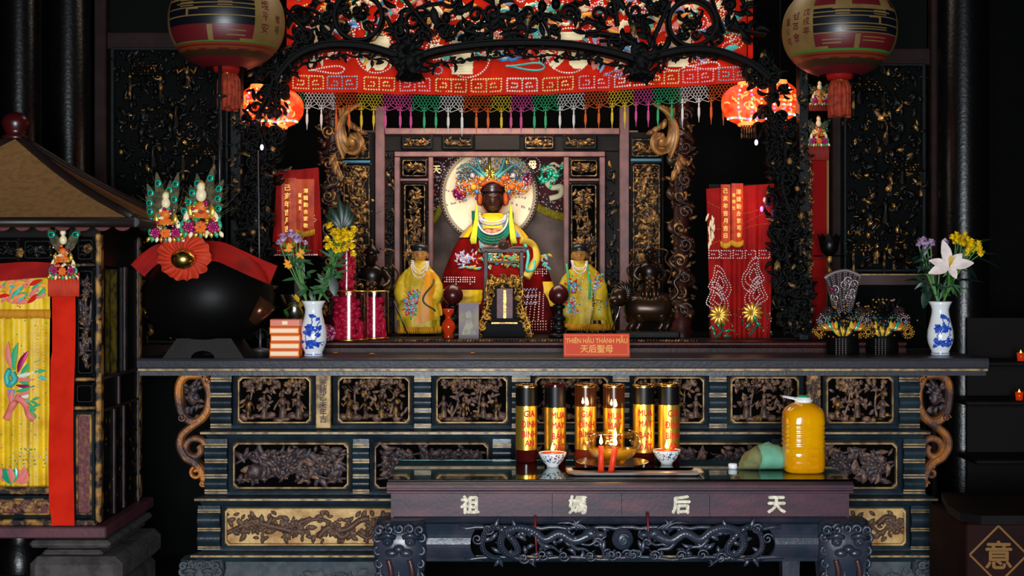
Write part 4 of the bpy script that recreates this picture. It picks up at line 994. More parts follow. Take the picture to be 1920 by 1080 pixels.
# niche behind the figures
m = MB(); a, b = X(700, 8.15), X(1180, 8.15)
m.box(a, b, 8.1, 8.15, LT, 2.25); m.box(a, a+.04, 7.58, 8.1, LT, 2.25); m.box(b-.04, b, 7.58, 8.1, LT, 2.25); m.box(a, b, 7.58, 8.15, 2.25, 2.28)
tag(m.build('plaster_niche', NICHE), 'stained grey-brown plaster niche behind the seated goddess', 'niche')
for nm, x0, x1, zb, seed, lab in (('l', 800, 850, 418, 1, 'maroon embroidered cloth with yellow fringe and 天 medallion hanging in the niche'), ('r', 975, 1072, 408, 2, 'maroon embroidered cloth with dragon and 母 medallion hanging in the niche')):
    d = 8.04; o = thing('embroidered_hanging', lab, 'wall hanging', (X((x0+x1)/2, d), d, Z(zb, d)), 'fringed maroon hangings in the niche')
    f = lambda u, v: (X(x0+(x1-x0)*u, d), d+.01*sin(u*9), Z(280+(zb-280)*v*(1-(.35*(1-u)**2 if seed == 2 else .75*u**2)), d))
    m = MB(); m.grid(f, 24, 16); cl = m.build('cloth', MARO, o)
    m = MB()
    for i in range(60):
        p = V(f(i/59, 1)); m.ball((p.x, d-.006, p.z), (.02, .014, .026), 6, 4)
    if seed == 2:
        for i in range(40): p = V(f(0, i/39)); m.ball((p.x, d-.006, p.z), (.022, .014, .02), 6, 4)
    m.build('fringe', FUR, o)
    m = MB(); R = random.Random(seed); cx, cy = (818, 318) if seed == 1 else (998, 309)
    m.beads([P(cx+15*cos(i*.21), cy+15*sin(i*.21), d-.012) for i in range(31)], .005, .014, 0); m.text('天' if seed == 1 else '母', flat(P(cx, cy, d-.014)), S(17, d), 4, .03)
    for k in range(150):
        u, v = R.random(), R.uniform(.25, .95); p = V(f(u, v)); m.bead((p.x, d-.012, p.z), .005, R.choice((0, 0, 1, 1, 2)))
    if seed == 2:
        pts = curve([(1015, 320), (1035, 316), (1042, 332), (1026, 342), (1036, 352), (1052, 350), (1050, 366), (1030, 372)], 5); m.tube([P(a_, b_, d-.012) for a_, b_ in pts], .017, 6, 3, True, .4)
        for k in range(24): m.leaf(P(R.uniform(1015, 1050), R.uniform(312, 340), d-.02), R.uniform(0, 6.28), .05, .014, .006, 2, R.uniform(-1, 1))
        pts = curve([(1028, 312), (1038, 306), (1050, 312), (1056, 304)], 5); m.tube([P(a_, b_, d-.012) for a_, b_ in pts], .009, 5, 3)
    m.build('bead_embroidery', [SEQW, SEQP, SEQG, CREAM, SEQY], cl)

# ---------------------------------------------------------------- dragon columns flanking the shrine
def dcol(c, sgn, label):
    d = 7.1; cx = X(c, d); o = thing('dragon_column', label, 'column', (cx, d, LT), 'carved dragon columns'); zt = Z(196, d); r = S(14, d)
    m = MB(); m.lathe([(r*1.7, 0), (r*1.7, .03), (r*1.3, .05), (r*1.5, .08), (r, .1), (r, zt-LT-.05), (r*1.2, zt-LT), (r*1.2, 3-LT)], (cx, d, LT), 20); sh = m.build('shaft', DRED, o)
    m = MB(); R = random.Random(c); n = 90; H = zt-LT-.12
    pts = [(cx+r*1.35*cos(i*.42*sgn), d+r*1.35*sin(i*.42*sgn), LT+.11+H*i/n) for i in range(n)]
    m.tube(pts, [.02+.006*sin(i*.5) for i in range(n)], 7)
    for k in range(190):
        a = -PI/2+R.uniform(-1.2, 1.2); z = LT+.1+H*R.random(); L = R.uniform(.02, .04)
        x, y = cx+r*1.5*cos(a), d+r*1.5*sin(a)
        m.leaf((x, y, z), R.uniform(0, 6.28), L, L*.5, .014, R.random() < .45, R.uniform(-1, 1))
    for k in range(13):
        z = LT+.14+H*k/13; s_ = (-1)**k
        m.tube([(a, d-r*1.7, b) for a, b in spiral(cx+s_*r*.35, z, .034, 1.5, k, s_, 16)], .0075, 6, k % 2)
    m.build('coiled_dragon', [mat('dragon_bronze%d' % c, '4a2a1a', .4, .2, '160a08', 30, .38, .55, .2, 80), mat('dragon_gilt%d' % c, '9a6a34', .4, .4, '2a180e', 26, .4, .55)], o)
    m = MB(); fx = lambda px, py, dy=0: (X(c+sgn*px, d), d-.07-dy, Z(py, d))
    for k in range(7):                     # one big curling leaf in lobed strokes
        o_ = k*3.2; p = curve([fx(58-k*7, 196+k*1.5), fx(30-o_*.5, 214+k*3, .01), fx(14+o_*.5, 242+k*2, .02), fx(14+o_*.8, 270, .02), fx(24+o_*.7, 300-k*5, .01)], 6)
        m.tube(p, [.006+.011*sin(PI*i/(len(p)-1)) for i in range(len(p))], 6, k % 3 == 1)
    for k in range(5):
        p = curve([fx(26+k*3, 286-k*3), fx(44+k*2, 290-k*5, .01), fx(56-k*2, 276-k*3, .02), fx(54-k*4, 258, .02), fx(44-k, 252, .01)], 5)
        m.tube(p, [.004+.01*sin(PI*i/(len(p)-1)) for i in range(len(p))], 6, k % 2)
    for k in range(5): m.leaf(fx(8+k*1.2, 290+k*7), -PI/2-sgn*(.5-.2*k), S(24, d), S(10, d), .016, k % 2)
    for k in range(4): m.leaf(fx(32+k*6, 226+k*7, .01), -PI/2+sgn*(.3+.3*k), S(20, d), S(10, d), .014, k % 2)
    m.ball(fx(40, 266, .0), (.03, .025, .03), 9, 6, 0)
    m.build('acanthus_bracket', [mat('acanthus_gold%d' % c, 'b8823e', .45, .25, '7a4a28', 20, .4, .65), mat('acanthus_brown%d' % c, '7a4c28', .45, .2)], o)
dcol(624, 1, 'gilded dragon column next to the glass-cased pink candles')
dcol(1277, -1, 'gilded dragon column next to the red beaded skirt')
# ---------------------------------------------------------------- figures
def head(mb, c, h, mi=0, lip=1, eye=2, fat=1.0):
    nu, nv = 36, 26; rings = []
    for j in range(1, nv):
        b = -PI/2+PI*j/nv; ring = []
        for i in range(nu):
            a = 2*PI*i/nu; x = .37*fat*cos(b)*sin(a); y = -.43*cos(b)*cos(a); z = .5*sin(b)
            if z < 0: x *= 1-.28*(-z/.5)**1.6; y *= 1-.1*(-z/.5)
            fr = max(0, cos(a))
            g = lambda u, w: math.exp(-(u/w)**2)
            dy = .10*g(x, .06)*(g(z+.1, .05)+.5*g(z, .09))+.05*g(x, .1)*g(z+.1, .03)*.6-.045*g(abs(x)-.15, .075)*g(z-.02, .06)+.022*g(abs(x)-.15, .12)*g(z-.11, .03)
            dy += .035*g(x, .1)*(g(z+.225, .025)+g(z+.275, .025))+.035*g(x, .1)*g(z+.4, .06)+.018*g(abs(x)-.2, .09)*g(z+.12, .09)
            ring.append((c[0]+x*h, c[1]+(y-dy*fr)*h, c[2]+z*h))
        rings.append(ring)
    mb.loft(rings, True, True, mi)
    for s in (-1, 1):
        e = lambda x, y, z: (c[0]+s*x*h, c[1]-y*h, c[2]+z*h)
        mb.tube(curve([e(.07, .395, .015), e(.14, .405, .0), e(.22, .34, .02)], 4), .009*h, 5, eye)
        mb.tube(curve([e(.07, .42, .09), e(.15, .42, .125), e(.25, .34, .095)], 4), .006*h, 5, eye)
        mb.ball(e(.37*fat, .0, -.02), (.045*h, .07*h, .13*h), 8, 6, mi)
        mb.ball(e(.37*fat, .01, -.15), (.04*h, .05*h, .06*h), 8, 5, mi)
    mb.tube(curve([(c[0]-.09*h, c[1]-.42*h, c[2]-.245*h), (c[0], c[1]-.475*h, c[2]-.25*h), (c[0]+.09*h, c[1]-.42*h, c[2]-.245*h)], 4), .016*h, 6, lip)
class Cloak:                                   # draped robe from rows of (row px, centre px, half width px), with soft folds
    def __init__(s, d, rows, depth, fold=.04, nf=11): s.d, s.rows, s.depth, s.fold, s.nf = d, rows, depth, fold, nf
    def at(s, py):
        r = s.rows; py = min(max(py, r[0][0]), r[-1][0])
        for (a, c0, w0), (b, c1, w1) in zip(r, r[1:]):
            if a <= py <= b:
                t = (py-a)/(b-a); return c0+(c1-c0)*t, w0+(w1-w0)*t
    def pt(s, a, py, k=1.0):
        c, w = s.at(py); t = (py-s.rows[0][0])/(s.rows[-1][0]-s.rows[0][0])
        f = 1+s.fold*(.25+.75*t)*(sin(a*s.nf+t*2)+.5*sin(a*s.nf*2.3+1-t*3)+.3*sin(t*14+a*3)); W_ = S(w, s.d)*f*k; D = min(S(w, s.d)*.9, s.depth)*f*k
        sc, ss = cos(a), sin(a)
        return V((X(c, s.d)+W_*math.copysign(abs(sc)**.85, sc), s.d+D*math.copysign(abs(ss)**.85, ss), Z(py, s.d)))
    def front(s, px, py, lift=.006):
        c, w = s.at(py); q = max(-.98, min(.98, (px-c)/w)); q2 = math.copysign(abs(q)**(1/.85), q); a = -math.acos(max(-1, min(1, q2)))
        p = s.pt(a, py); return V((X(px, s.d), p.y-lift, p.z))
    def mesh(s, mb, mi=0, n=72, m=24, mf=None):
        r0, r1 = s.rows[0][0], s.rows[-1][0]; k = len(mb.f)
        mb.loft([[s.pt(2*PI*i/n, r0+(r1-r0)*j/m) for i in range(n)] for j in range(m+1)], True, False, mi)
        if mf:
            for q in range(k, len(mb.f)): mb.m[q] = mf((q-k)//n/m, (q-k) % n/n)
def fringe(mb, ck, py, a0, a1, L, n=60, mi=0):
    for i in range(n):
        a = a0+(a1-a0)*i/n; p = ck.pt(a, py); c = V((X(ck.at(py)[0], ck.d), ck.d, p.z)); o = (p-c)*.02
        mb.tube([p+o, p+o*1.5-V((0, 0, L*.6)), p+o-V((.002*sin(i*3), 0, L))], .003, 4, mi)

# goddess
gd = 7.72
god = thing('goddess_statue', 'seated dark-faced goddess statue in red velvet robe and jewelled headdress', 'statue', (X(928, gd), gd, LT))
m = MB(); hc = P(924, 375, gd); hh = S(56, gd)
head(m, hc, hh, 0, 1, 2, 1.05); m.tube([hc-V((0, 0, hh*.4)), hc-V((0, -.02, hh*.8))], hh*.26, 14)
m.loft([[(X(926, gd)+S(w, gd)*cos(2*PI*i/16), gd+.04+S(w*.5, gd)*sin(2*PI*i/16), Z(py, gd)) for i in range(16)] for py, w in ((405, 12), (420, 40), (470, 60), (540, 75), (610, 75))], True, True)
m.build('body', [SKIND, mat('face_lip_brown', '5a2a22', .3), mat('face_line', '140a08', .3)], god)
rob = Cloak(gd, [(410, 926, 24), (420, 926, 36), (430, 926, 48), (445, 927, 63), (462, 928, 76), (485, 929, 88), (515, 930, 99), (540, 931, 106), (549, 931, 107)], .26, .022, 9)
m = MB(); rob.mesh(m); rb = m.build('red_robe', VELV, god)
m = MB(); fl = lambda px, py: rob.front(px, py)
def dots(m, x0, x1, y0, y1, k=0):
    for i in range(int((x1-x0)/13)):
        a = x0+i*13
        for j, (u, v) in enumerate(((0, 0), (4, 0), (8, 0), (0, 4), (0, 8), (8, 4), (4, 8), (8, 8), (4, 4) if i % 2 else (0, 12))):
            m.bead(fl(a+u, y0+v), .0042, k)
dots(m, 832, 904, 520, 532); dots(m, 990, 1032, 505, 520); dots(m, 848, 860, 498, 510)
for k in range(30): m.bead(fl(833+k*2.4, 543), .0035, 0)
R = random.Random(4)
for k in range(64): m.leaf(fl(877+R.gauss(0, 9), 490+R.gauss(-2, 6)), R.uniform(.3, 2.9), S(8, gd), S(3, gd), .005, R.choice((1, 2, 3, 1)), R.uniform(-1, 1))
for k in range(9): m.leaf(fl(862+k*4, 502+R.uniform(-2, 2)), R.uniform(-.2, .5), S(11, gd), S(5, gd), .006, R.choice((4, 5)), .3)
for k in range(16): m.leaf(fl(1022+R.uniform(-6, 6), 490+R.uniform(-14, 12)), R.uniform(0, 6), S(10, gd), S(5, gd), .006, R.choice((4, 5, 1)), 0)
pts = curve([(975, 452), (998, 462), (1004, 485), (992, 508), (985, 520)], 6); m.tube([fl(a, b) for a, b in pts], .026, 7, 4, True, .5); m.tube([fl(a, b)-V((0, .012, 0)) for a, b in curve([(984, 460), (990, 480), (987, 506), (998, 506), (1001, 490)], 6)], .009, 6, 5)
for k in range(130): m.leaf(fl(R.uniform(905, 975), R.uniform(462, 500)), R.uniform(0, 6.28), S(9, gd), S(4, gd), .005, R.choice((4, 4, 5, 6, 3)), R.uniform(-1, 1))
m.build('robe_embroidery', [SEQW, LAV, PINK, WHT, mat('old_gold_thread', 'b89a30', .6), TEAL, GRN], rb)
sk = Cloak(gd-.05, [(540, 932, 92), (575, 934, 104), (605, 938, 106), (621, 940, 104)], .27, .05, 10)
m = MB(); sk.mesh(m); s_ = m.build('beaded_skirt', mat('dark_crimson_skirt', '46060a', .8, spec=.1), god)
m = MB()
for k in range(5): m.beads([sk.front(990+k*7+t*(-8+k*1.5), 548+t*52) for t in [i/12 for i in range(13)]], .0042, .014, k % 3)
for r in range(4):
    for i in range(14): m.bead(sk.front(982+i*5, 600+r*5), .004, (i+r) % 3)
for r in range(3): m.tube([sk.front(982+i*3, 540+r*12+5*(i % 2)) for i in range(9)], .003, 4, 3)
m.build('skirt_beads', [SEQW, SEQP, SEQY, LAV], s_)
m = MB(); cf = Cloak(gd-.02, [(543, 872, 34), (556, 872, 34), (570, 873, 32)], .2, .03, 14); cf.d = gd-.265; cf.mesh(m)
cf = Cloak(gd-.14, [(528, 1022, 14), (548, 1026, 17), (574, 1032, 12)], .1, .03, 6); cf.mesh(m); m.build('yellow_cuff', YEL, god)
col = Cloak(gd, [(400, 924, 18), (410, 925, 30), (420, 926, 42), (430, 926, 53), (440, 926, 62), (446, 926, 66)], .275, .012, 20)
m = MB(); R = random.Random(5); col.mesh(m, 0, 90, 10, lambda t, a: 0 if t < .15 or t > .9 else (1, 2, 0, 3)[int(a*24) % 4]); m.build('collar', [YEL, mat('blue_brocade', '5a7ca8', .6, 0, '8aa0b8', 60), mat('brocade_gold', 'b89a48', .6), mat('brocade_maroon', '6a2030', .6)], god)
bib = Cloak(gd, [(418, 924, 40), (450, 924, 42), (470, 924, 34)], .285, 0, 5)
m = MB(); vs = []
m.grid(lambda u, v: rob.front(924+(u-.5)*(62-18*v), 410+62*v, .02), 16, 16, 0, lambda u, v: (0 if v < .3 or .55 < v < .66 else 1) if .2 < u < .8 else 2); m.build('bib', [YEL, mat('bib_brocade', 'a87860', .6, 0, '7a2a2a', 50), mat('bib_blue', '46749a', .6, 0, '7a8a60', 60)], god)
def neckl(name, ws, bot, mi, r, gap, top=398, lift=.03):
    m = MB()
    for w, b in zip(ws, bot):
        pts = [rob.front(924+w*sin(t), top+(b-top)*(1-abs(t/1.57)**2.2)*1.0, lift) for t in [-1.57+3.14*i/30 for i in range(31)]]
        m.beads(pts, r, gap, 0)
    m.build(name, mi, god)
neckl('jade_bead_necklace', (37, 35, 33, 31), (458, 453, 448, 443), TEALD, .0075, .011)
neckl('white_cord_necklace', (29,), (441,), WHT, .005, .006, 400, .045)
neckl('pearl_necklace', (24,), (418,), SEQW, .007, .012, 402, .05)
neckl('lilac_bead_necklace', (26,), (424,), LAV, .006, .011, 402, .05)
for sx, px in ((-1, 894), (1, 958)):
    m = MB()
    for k in range(9):
        a = px+(k-4)*.55; b = px+(k-4)*1.15+sx*5
        m.tube([rob.front(px, 385, .06), rob.front(a, 412, .055), rob.front((a+b)/2, 435, .05), rob.front(b, 452+(k % 3)*3, .05)], .0055, 5)
    m.build('lemon_tassel', YELL, god)
m = MB(); hb = P(923, 350, gd)
m.lathe([(S(25, gd), -S(10, gd)), (S(26, gd), 0), (S(25, gd), S(5, gd)), (S(19, gd), S(9, gd)), (S(8, gd), S(13, gd)), (0, S(14, gd))], hb, 24)
m.lathe([(S(26.5, gd), -S(3, gd)), (S(27, gd), 0), (S(26.5, gd), S(3, gd))], hb, 24)
m.build('dark_cap', SKIND, god)
m = MB(); R = random.Random(12)                # jewelled headdress: rosettes, filigree sprays and curled horns
def spray(px, py, r, cols, n, d):
    c = P(px, py, d)
    for k in range(3):
        for i in range(14+k*5): a = 2*PI*i/(14+k*5); q = S(r*(.35+.3*k), d); m.bead((c.x+q*cos(a), c.y-.02+.006*k, c.z+q*sin(a)), .0062, R.choice(cols))
    for i in range(n):
        a = R.uniform(0, 6.28); q = S(r*R.uniform(.5, 1.25), d); m.tube([(c.x, c.y, c.z), (c.x+q*cos(a), c.y-.02*R.random(), c.z+q*sin(a))], .0022, 3, 6); m.bead((c.x+q*cos(a), c.y-.02, c.z+q*sin(a)), .0055, R.choice(cols))
    m.ball((c.x, c.y-.03, c.z), (.016, .012, .016), 8, 5, R.choice(cols))
for sg in (-1, 1):
    spray(924+sg*38, 329, 24, (1, 2, 2, 3), 46, gd-.05); spray(924+sg*52, 348, 17, (4, 5, 3, 8), 34, gd-.04); spray(924+sg*36, 352, 13, (5, 8, 5, 1), 26, gd-.06); spray(924+sg*62, 362 if sg < 0 else 336, 12, (7, 4, 7), 24, gd-.03)
    spray(924+sg*20, 335, 12, (5, 3, 8), 20, gd-.07); spray(924+sg*26, 306, 12, (3, 6, 3), 22, gd-.03)
    for dx, pts in ((0, [(8, 330), (20, 316), (26, 298), (32, 288)]), (1, [(14, 332), (30, 318), (46, 308), (64, 304 if sg > 0 else 318)])):
        c = curve([P(924+sg*a-4, b, gd-.1) for a, b in pts], 6); m.tube(c, [.011-.0004*i for i in range(len(c))], 7, 0)
        m.beads([V(p)-V((0, .012, 0)) for p in c], .0035, .01, 9)
    for k in range(8): a = R.uniform(0, PI); m.leaf(P(924+sg*30, 345, gd-.01), a if sg > 0 else PI-a*.6, S(36, gd), S(6, gd), .003, 6)
    m.leaf(P(924+sg*24, 376, gd-.0), PI/2+sg*2.0, S(26, gd), S(16, gd), .006, 8, sg*.6)
    m.ball(P(924+sg*25, 372, gd-.02), (S(6, gd), .03, S(14, gd)), 10, 7, 8); m.bead(P(924+sg*30, 360, gd-.1), .012, 2); m.bead(P(924+sg*31, 372, gd-.1), .008, 7)
for k in range(24): a = R.uniform(0, 6.28); m.leaf(P(919, 325, gd-.1), a, S(R.uniform(9, 17), gd), S(4, gd), .008, 6)
for k in range(34): m.bead(P(R.uniform(905, 938), R.uniform(290, 340), gd-.1), .006, R.choice((1, 2, 6, 9, 5)))
m.ball(P(918, 296, gd-.08), (.03, .02, .025), 9, 6, 9); m.tube([P(918, 330, gd-.11), P(918, 290, gd-.1)], .01, 6, 6)
m.tube(curve([P(903, 348, gd-.1), P(923, 339, gd-.15), P(944, 348, gd-.1)], 8), .007, 7, 8)
m.build('jewelled_headdress', [TEAL, SEQB, BLUE, SEQW, SEQP, ORG, mat('filigree_gold', 'd8b048', .3, .8), MAG, mat('orange_headdress', 'd05a20', .5), SEQW], god)
d = 8.0; m = MB(); c = P(917, 365, d); r = S(93, d)
m.lathe([(0, 0)]+[(r*i/24, .012*(i % 2)) for i in range(1, 23)]+[(r*.94, .0), (r*.965, .014), (r, .014), (r, -.01), (0, -.01)], (0, 0, 0), 72, 0, True, 1, 1, lambda i, j: 1 if i >= 23 else 0)
m.v = [(c.x+x, c.y-z, c.z+y) for x, y, z in m.v]
for i in range(90): a = 2*PI*i/90; m.bead((c.x+r*.945*cos(a), c.y-.016, c.z+r*.945*sin(a)), .007, 2)
R = random.Random(2)
for k in range(70):
    a = R.choice((PI+.25, PI-.1, -.1, .3, .55, -.35))+R.uniform(-.02, .02); q = r*R.uniform(.45, .9); m.bead((c.x+q*cos(a), c.y-.016, c.z+q*sin(a)), .005, 2)
tag(m.build('halo_disc', [HALO, mat('halo_rim', '5a3c22', .4, .3), SEQW]), 'large round glowing cream halo disc standing behind the goddess', 'halo')

# two yellow-robed attendants
def attendant(c, label, left):
    d = 7.28; o = thing('attendant_statue', label, 'statue', (X(c, d), d, LT)); hx = c+2 if left else c-6
    m = MB(); hp = P(hx, 478, d); h = S(35, d); head(m, hp, h, 0, 1, 2, 1.08)
    m.tube([hp-V((0, 0, h*.35)), hp-V((0, -.01, h*.75))], h*.24, 12)
    m.loft([[(X(c, d)+S(w, d)*cos(2*PI*i/14), d+.02+S(w*.6, d)*sin(2*PI*i/14), Z(py, d)) for i in range(14)] for py, w in ((490, 8), (505, 22), (550, 24), (626, 25))], True, True)
    m.build('body', [SKING, mat('attendant_lip', '7a2a1a', .35), mat('attendant_line', '1c0f08', .4)], o)
    m = MB(); m.lathe([(h*.4, -h*.1), (h*.43, h*.02), (h*.4, h*.16), (h*.28, h*.28), (.0, h*.33)], hp+V((0, .002, h*.3)), 20); m.lathe([(h*.44, -.003), (h*.46, 0), (h*.44, .004)], hp+V((0, .002, h*.24)), 20); m.build('dark_cap', mat('cap_blue_black', '10161c', .35), o)
    rows = [(487, hx, 9), (493, hx, 15), (500, c, 20), (514, c, 28), (540, c-1, 36), (580, c-1, 39), (612, c, 38)] if left else [(487, hx, 9), (493, hx, 15), (500, c, 20), (514, c+2, 29), (540, c+6, 38), (580, c+8, 44), (606, c+9, 46)]
    ck = Cloak(d, rows, .12, .045, 7); m = MB()
    if left: ck.mesh(m)
    else:                                     # open at the front over the gilt body
        n, k = 60, 22; r0, r1 = rows[0][0], rows[-1][0]
        def f(u, v):
            py = r0+(r1-r0)*v; gap = max(0, v-.45)*.75; a0 = -PI/2+.25+gap*.6; a1 = -PI/2+.25-gap*.5+2*PI
            return ck.pt(a0+(a1-a0)*u, py)
        m.grid(f, n, k)
    for sg in (-1, 1):                        # hanging sleeves
        s0 = ck.front(c+sg*17, 508, -.035); pts = curve([s0, ck.front(c+sg*29, 530, -.03), ck.front(c+sg*32, 550, -.01), ck.front(c+sg*(26 if left else 30), 566, .0)], 5)
        m.tube(pts, [.02+.012*sin(PI*i/(len(pts)-1))*(1+.12*sin(i*2.1))+.012*i/len(pts) for i in range(len(pts))], 16)
        q = V(pts[-1]); m.loft([[(q.x+(.024+.006*k)*cos(2*PI*i/14)*(1+.15*sin(i*2.6)), q.y+(.016)*sin(2*PI*i/14), q.z-.03*k) for i in range(14)] for k in range(4)], True, True)
    rb = m.build('yellow_robe', YELR, o)
    m = MB(); fringe(m, ck, rows[-1][0], -PI-.2, .2, S(12, d), 80); m.build('robe_fringe', mat('golden_fringe%d' % c, 'd8950c', .7), rb)
    m = MB(); R = random.Random(c)
    cl = ((782, 560), (770, 578), (776, 570)) if left else ((1075, 535), (1068, 572), (1120, 530), (1124, 555))
    for cx, cy in cl:
        for k in range(52): m.leaf(ck.front(cx+R.gauss(0, 7), cy+R.gauss(0, 8), .012), R.uniform(0, 6.28), S(6, d), S(3, d), .005, R.randint(0, 6), R.uniform(-1, 1))
        for k in range(20): m.bead(ck.front(cx+R.gauss(0, 8), cy+R.gauss(0, 9), .015), .004, R.choice((7, 2, 7)))
    for k in range(26): m.bead(ck.front(c+R.uniform(-26, 26), R.uniform(505, 600), .005), .003, 7)
    m.build('robe_embroidery', [TEAL, BLUE, SEQG, PINK, MAG, LAV, RED, SEQW], rb)
    m = MB()
    for w, b in ((12, 506), (14, 513), (16, 521) if left else (15, 503)):
        m.beads([ck.front(hx+w*sin(t), 489+(b-489)*(1-abs(t/1.57)**2), .012) for t in [-1.57+3.14*i/24 for i in range(25)]], .0044, .009, 0)
    m.build('pearl_necklace', SEQW, o)
    if left:
        m = MB(); pl = lambda u, v: ck.front(*(lambda A, B: (A[0]+(B[0]-A[0])*u+1.5*sin(v*9), A[1]+(B[1]-A[1])*u))((800-22*v, 508+102*v), (816+14*v, 512+78*v)), .016+.01*sin(u*PI))
        m.grid(pl, 10, 24); pn = m.build('orange_panel', YELO, o)
        m = MB(); m.tube([V(pl(.5+.25*sin(v*9), v))-V((0, .006, 0)) for v in [.15+.7*i/24 for i in range(25)]], .005, 5); m.build('panel_embroidery', mat('dark_green_thread', '34402a', .6), pn)
    else:
        for px, py in ((1062, 500), (1100, 502)):
            m = MB(); m.tube([ck.front(px, 495, .012), ck.front(px+4, 530, .01), ck.front(px+3, 560, .01)], .006, 5); m.build('green_cord', GRN, o)
        m = MB()
        for k in range(7): m.tube([ck.front(1095+k*4, 540, -.02), ck.front(1096+k*4, 580, -.016), ck.front(1094+k*5, 622, -.02)], .007, 5, k % 2)
        m.build('gilt_under_robe', [CARVG, mat('pale_under_robe', '9a7a50', .5)], o)
    m = MB(); m.loft([[(X(c, d)+S(30*k, d)*cos(2*PI*i/20), d+S(22*k, d)*sin(2*PI*i/20), z) for i in range(20)] for k, z in ((1, LT), (1, LT+.03), (.85, LT+.034))], True, True); m.build('base', LACD, o)
attendant(786, 'gilt-faced attendant statue in yellow robe with an orange panel by the red gourd vase', True)
attendant(1092, 'gilt-faced attendant statue in an open yellow robe edged with fringe above the red sign', False)

# dark guardians
def warrior(m, cx, zb, h, d, lean=0):
    u = h
    m.loft([[(cx+w*u*cos(2*PI*i/14), d+w*.7*u*sin(2*PI*i/14), zb+z*u) for i in range(14)] for z, w in ((0, .2), (.15, .2), (.35, .14), (.42, .13), (.55, .18), (.68, .2), (.74, .12), (.77, .07))], True, True)
    head(m, (cx, d-.01, zb+.87*u), .22*u, 0, 0, 1, 1.15)
    m.lathe([(.12*u, 0), (.13*u, .03*u), (.07*u, .1*u), (.02*u, .16*u), (0, .2*u)], (cx, d, zb+.94*u), 12)
    for s in (-1, 1):
        m.tube(curve([(cx+s*.17*u, d, zb+.68*u), (cx+s*.28*u, d-.03, zb+.5*u), (cx+s*.18*u, d-.09, zb+.4*u)], 5), [.06*u]*5+[.045*u]*6, 8)
        m.ball((cx+s*.2*u, d, zb+.68*u), (.075*u, .07*u, .06*u), 9, 6)
        m.tube(curve([(cx+s*.12*u, d+.02, zb+1.02*u), (cx+s*.34*u, d+.02, zb+.98*u), (cx+s*.3*u, d+.01, zb+.8*u), (cx+s*.42*u, d, zb+.62*u), (cx+s*.34*u, d-.01, zb+.4*u)], 6), .018*u, 6, 2)
        for k in range(3): m.ball((cx+s*(.05+.0*k)*u, d-.13*u, zb+(.3+.08*k)*u), (.05*u, .03*u, .04*u), 8, 5, 2)
    for k in range(5): m.leaf((cx+(k-2)*.07*u, d-.14*u, zb+.3*u), -PI/2, .28*u, .08*u, .02, k % 2 and 2, 0)
o = thing('guardian_statue', 'dark bronze guardian statue with billowing scarf behind the pink cased candles', 'statue', (X(697, 7.0), 7.06, LT))
m = MB(); warrior(m, X(697, 7.1), LT+.12, S(118, 7.1), 7.1); m.build('body', [BRONZ, BLK, mat('guardian_glint', '4a2c16', .3, .6)], o)
m = MB(); m.lathe([(.09, 0), (.1, .02), (.085, .05), (.09, .09), (.07, .125), (0, .125)], (X(697, 7.1), 7.1, LT), 14); m.build('rock_base', LACD, o)
d = 6.98; cx = X(1214, d); o = thing('guardian_statue', 'dark bronze warrior statue riding a beast beside the red sign end of the shrine', 'statue', (cx, d, LT))
m = MB(); warrior(m, cx+.01, Z(568, d), S(100, d), d); m.build('body', [BRONZ, BLK, mat('rider_glint', '4a2c16', .3, .6)], o)
m = MB(); zb = Z(575, d)
rings = []
for t, w, hh_ in ((0, .02, .03), (.08, .05, .055), (.3, .072, .075), (.55, .066, .066), (.8, .075, .08), (.93, .06, .07), (1, .03, .04)):
    rings.append([(cx-.115+.23*t, d+w*cos(2*PI*i/14), zb+hh_*sin(2*PI*i/14)-.01*sin(t*PI)) for i in range(14)])
m.loft(rings, True, True)
for lx in (-.085, -.05, .06, .09): m.tube(curve([(cx+lx, d+(.03 if lx in (-.085, .09) else -.04), zb-.03), (cx+lx+.012, d-.03, zb-.075), (cx+lx-.006, d-.03, zb-.11), (cx+lx, d-.03, LT+.035)], 4), [.032]*4+[.02]*5+[.018]*4, 8)
m.ball((cx-.14, d-.03, zb+.05), (.045, .05, .05), 10, 7); m.ball((cx-.165, d-.06, zb+.03), (.03, .035, .026), 8, 6)
for k in range(16): m.leaf((cx-.12, d-.05, zb+.07), k*.4, .06, .02, .01, 0, 1)
m.tube(curve([(cx+.11, d, zb+.03), (cx+.15, d, zb+.07), (cx+.13, d, zb+.12), (cx+.16, d, zb+.15)], 5), .012, 6)
m.build('beast', mat('beast_bronze', '33200f', .3, .5, '150d09', 8, .4, .65), o)
m = MB(); m.box(cx-.15, cx+.15, d-.09, d+.09, LT, LT+.036, 0, .008); m.build('base', LACD, o)

# ---------------------------------------------------------------- in front of the goddess
d = 7.12; cx = X(946, d); o = thing('tablet_stand', 'gilded black carved stand holding a plum spirit tablet before the goddess', 'spirit tablet', (cx, d, LT))
m = MB(); q = lambda px, py: (X(px, d), Z(py, d)); R = random.Random(6)
m.loft([[(cx+S(w, d)*a, d+b*.07, Z(py, d)) for a, b in ((-1, -1), (1, -1), (1, 1), (-1, 1))] for py, w in ((630.5, 40), (622, 40), (615, 34), (606, 34), (604, 26), (596, 24))], True, True, 0, False)
for s in (-1, 1):
    m.ribbon(curve([(cx+s*S(a, d), Z(b, d)) for a, b in ((24, 520), (31, 535), (29, 556), (33, 575), (36, 590), (42, 608), (46, 627))], 5), S(10, d), d-.05, d+.02, 0)
m.box(X(917, d), X(976, d), d-.02, d+.02, Z(604, d), Z(520, d), 0, .004)
bd = m.build('carved_body', LACX, o); m = MB()
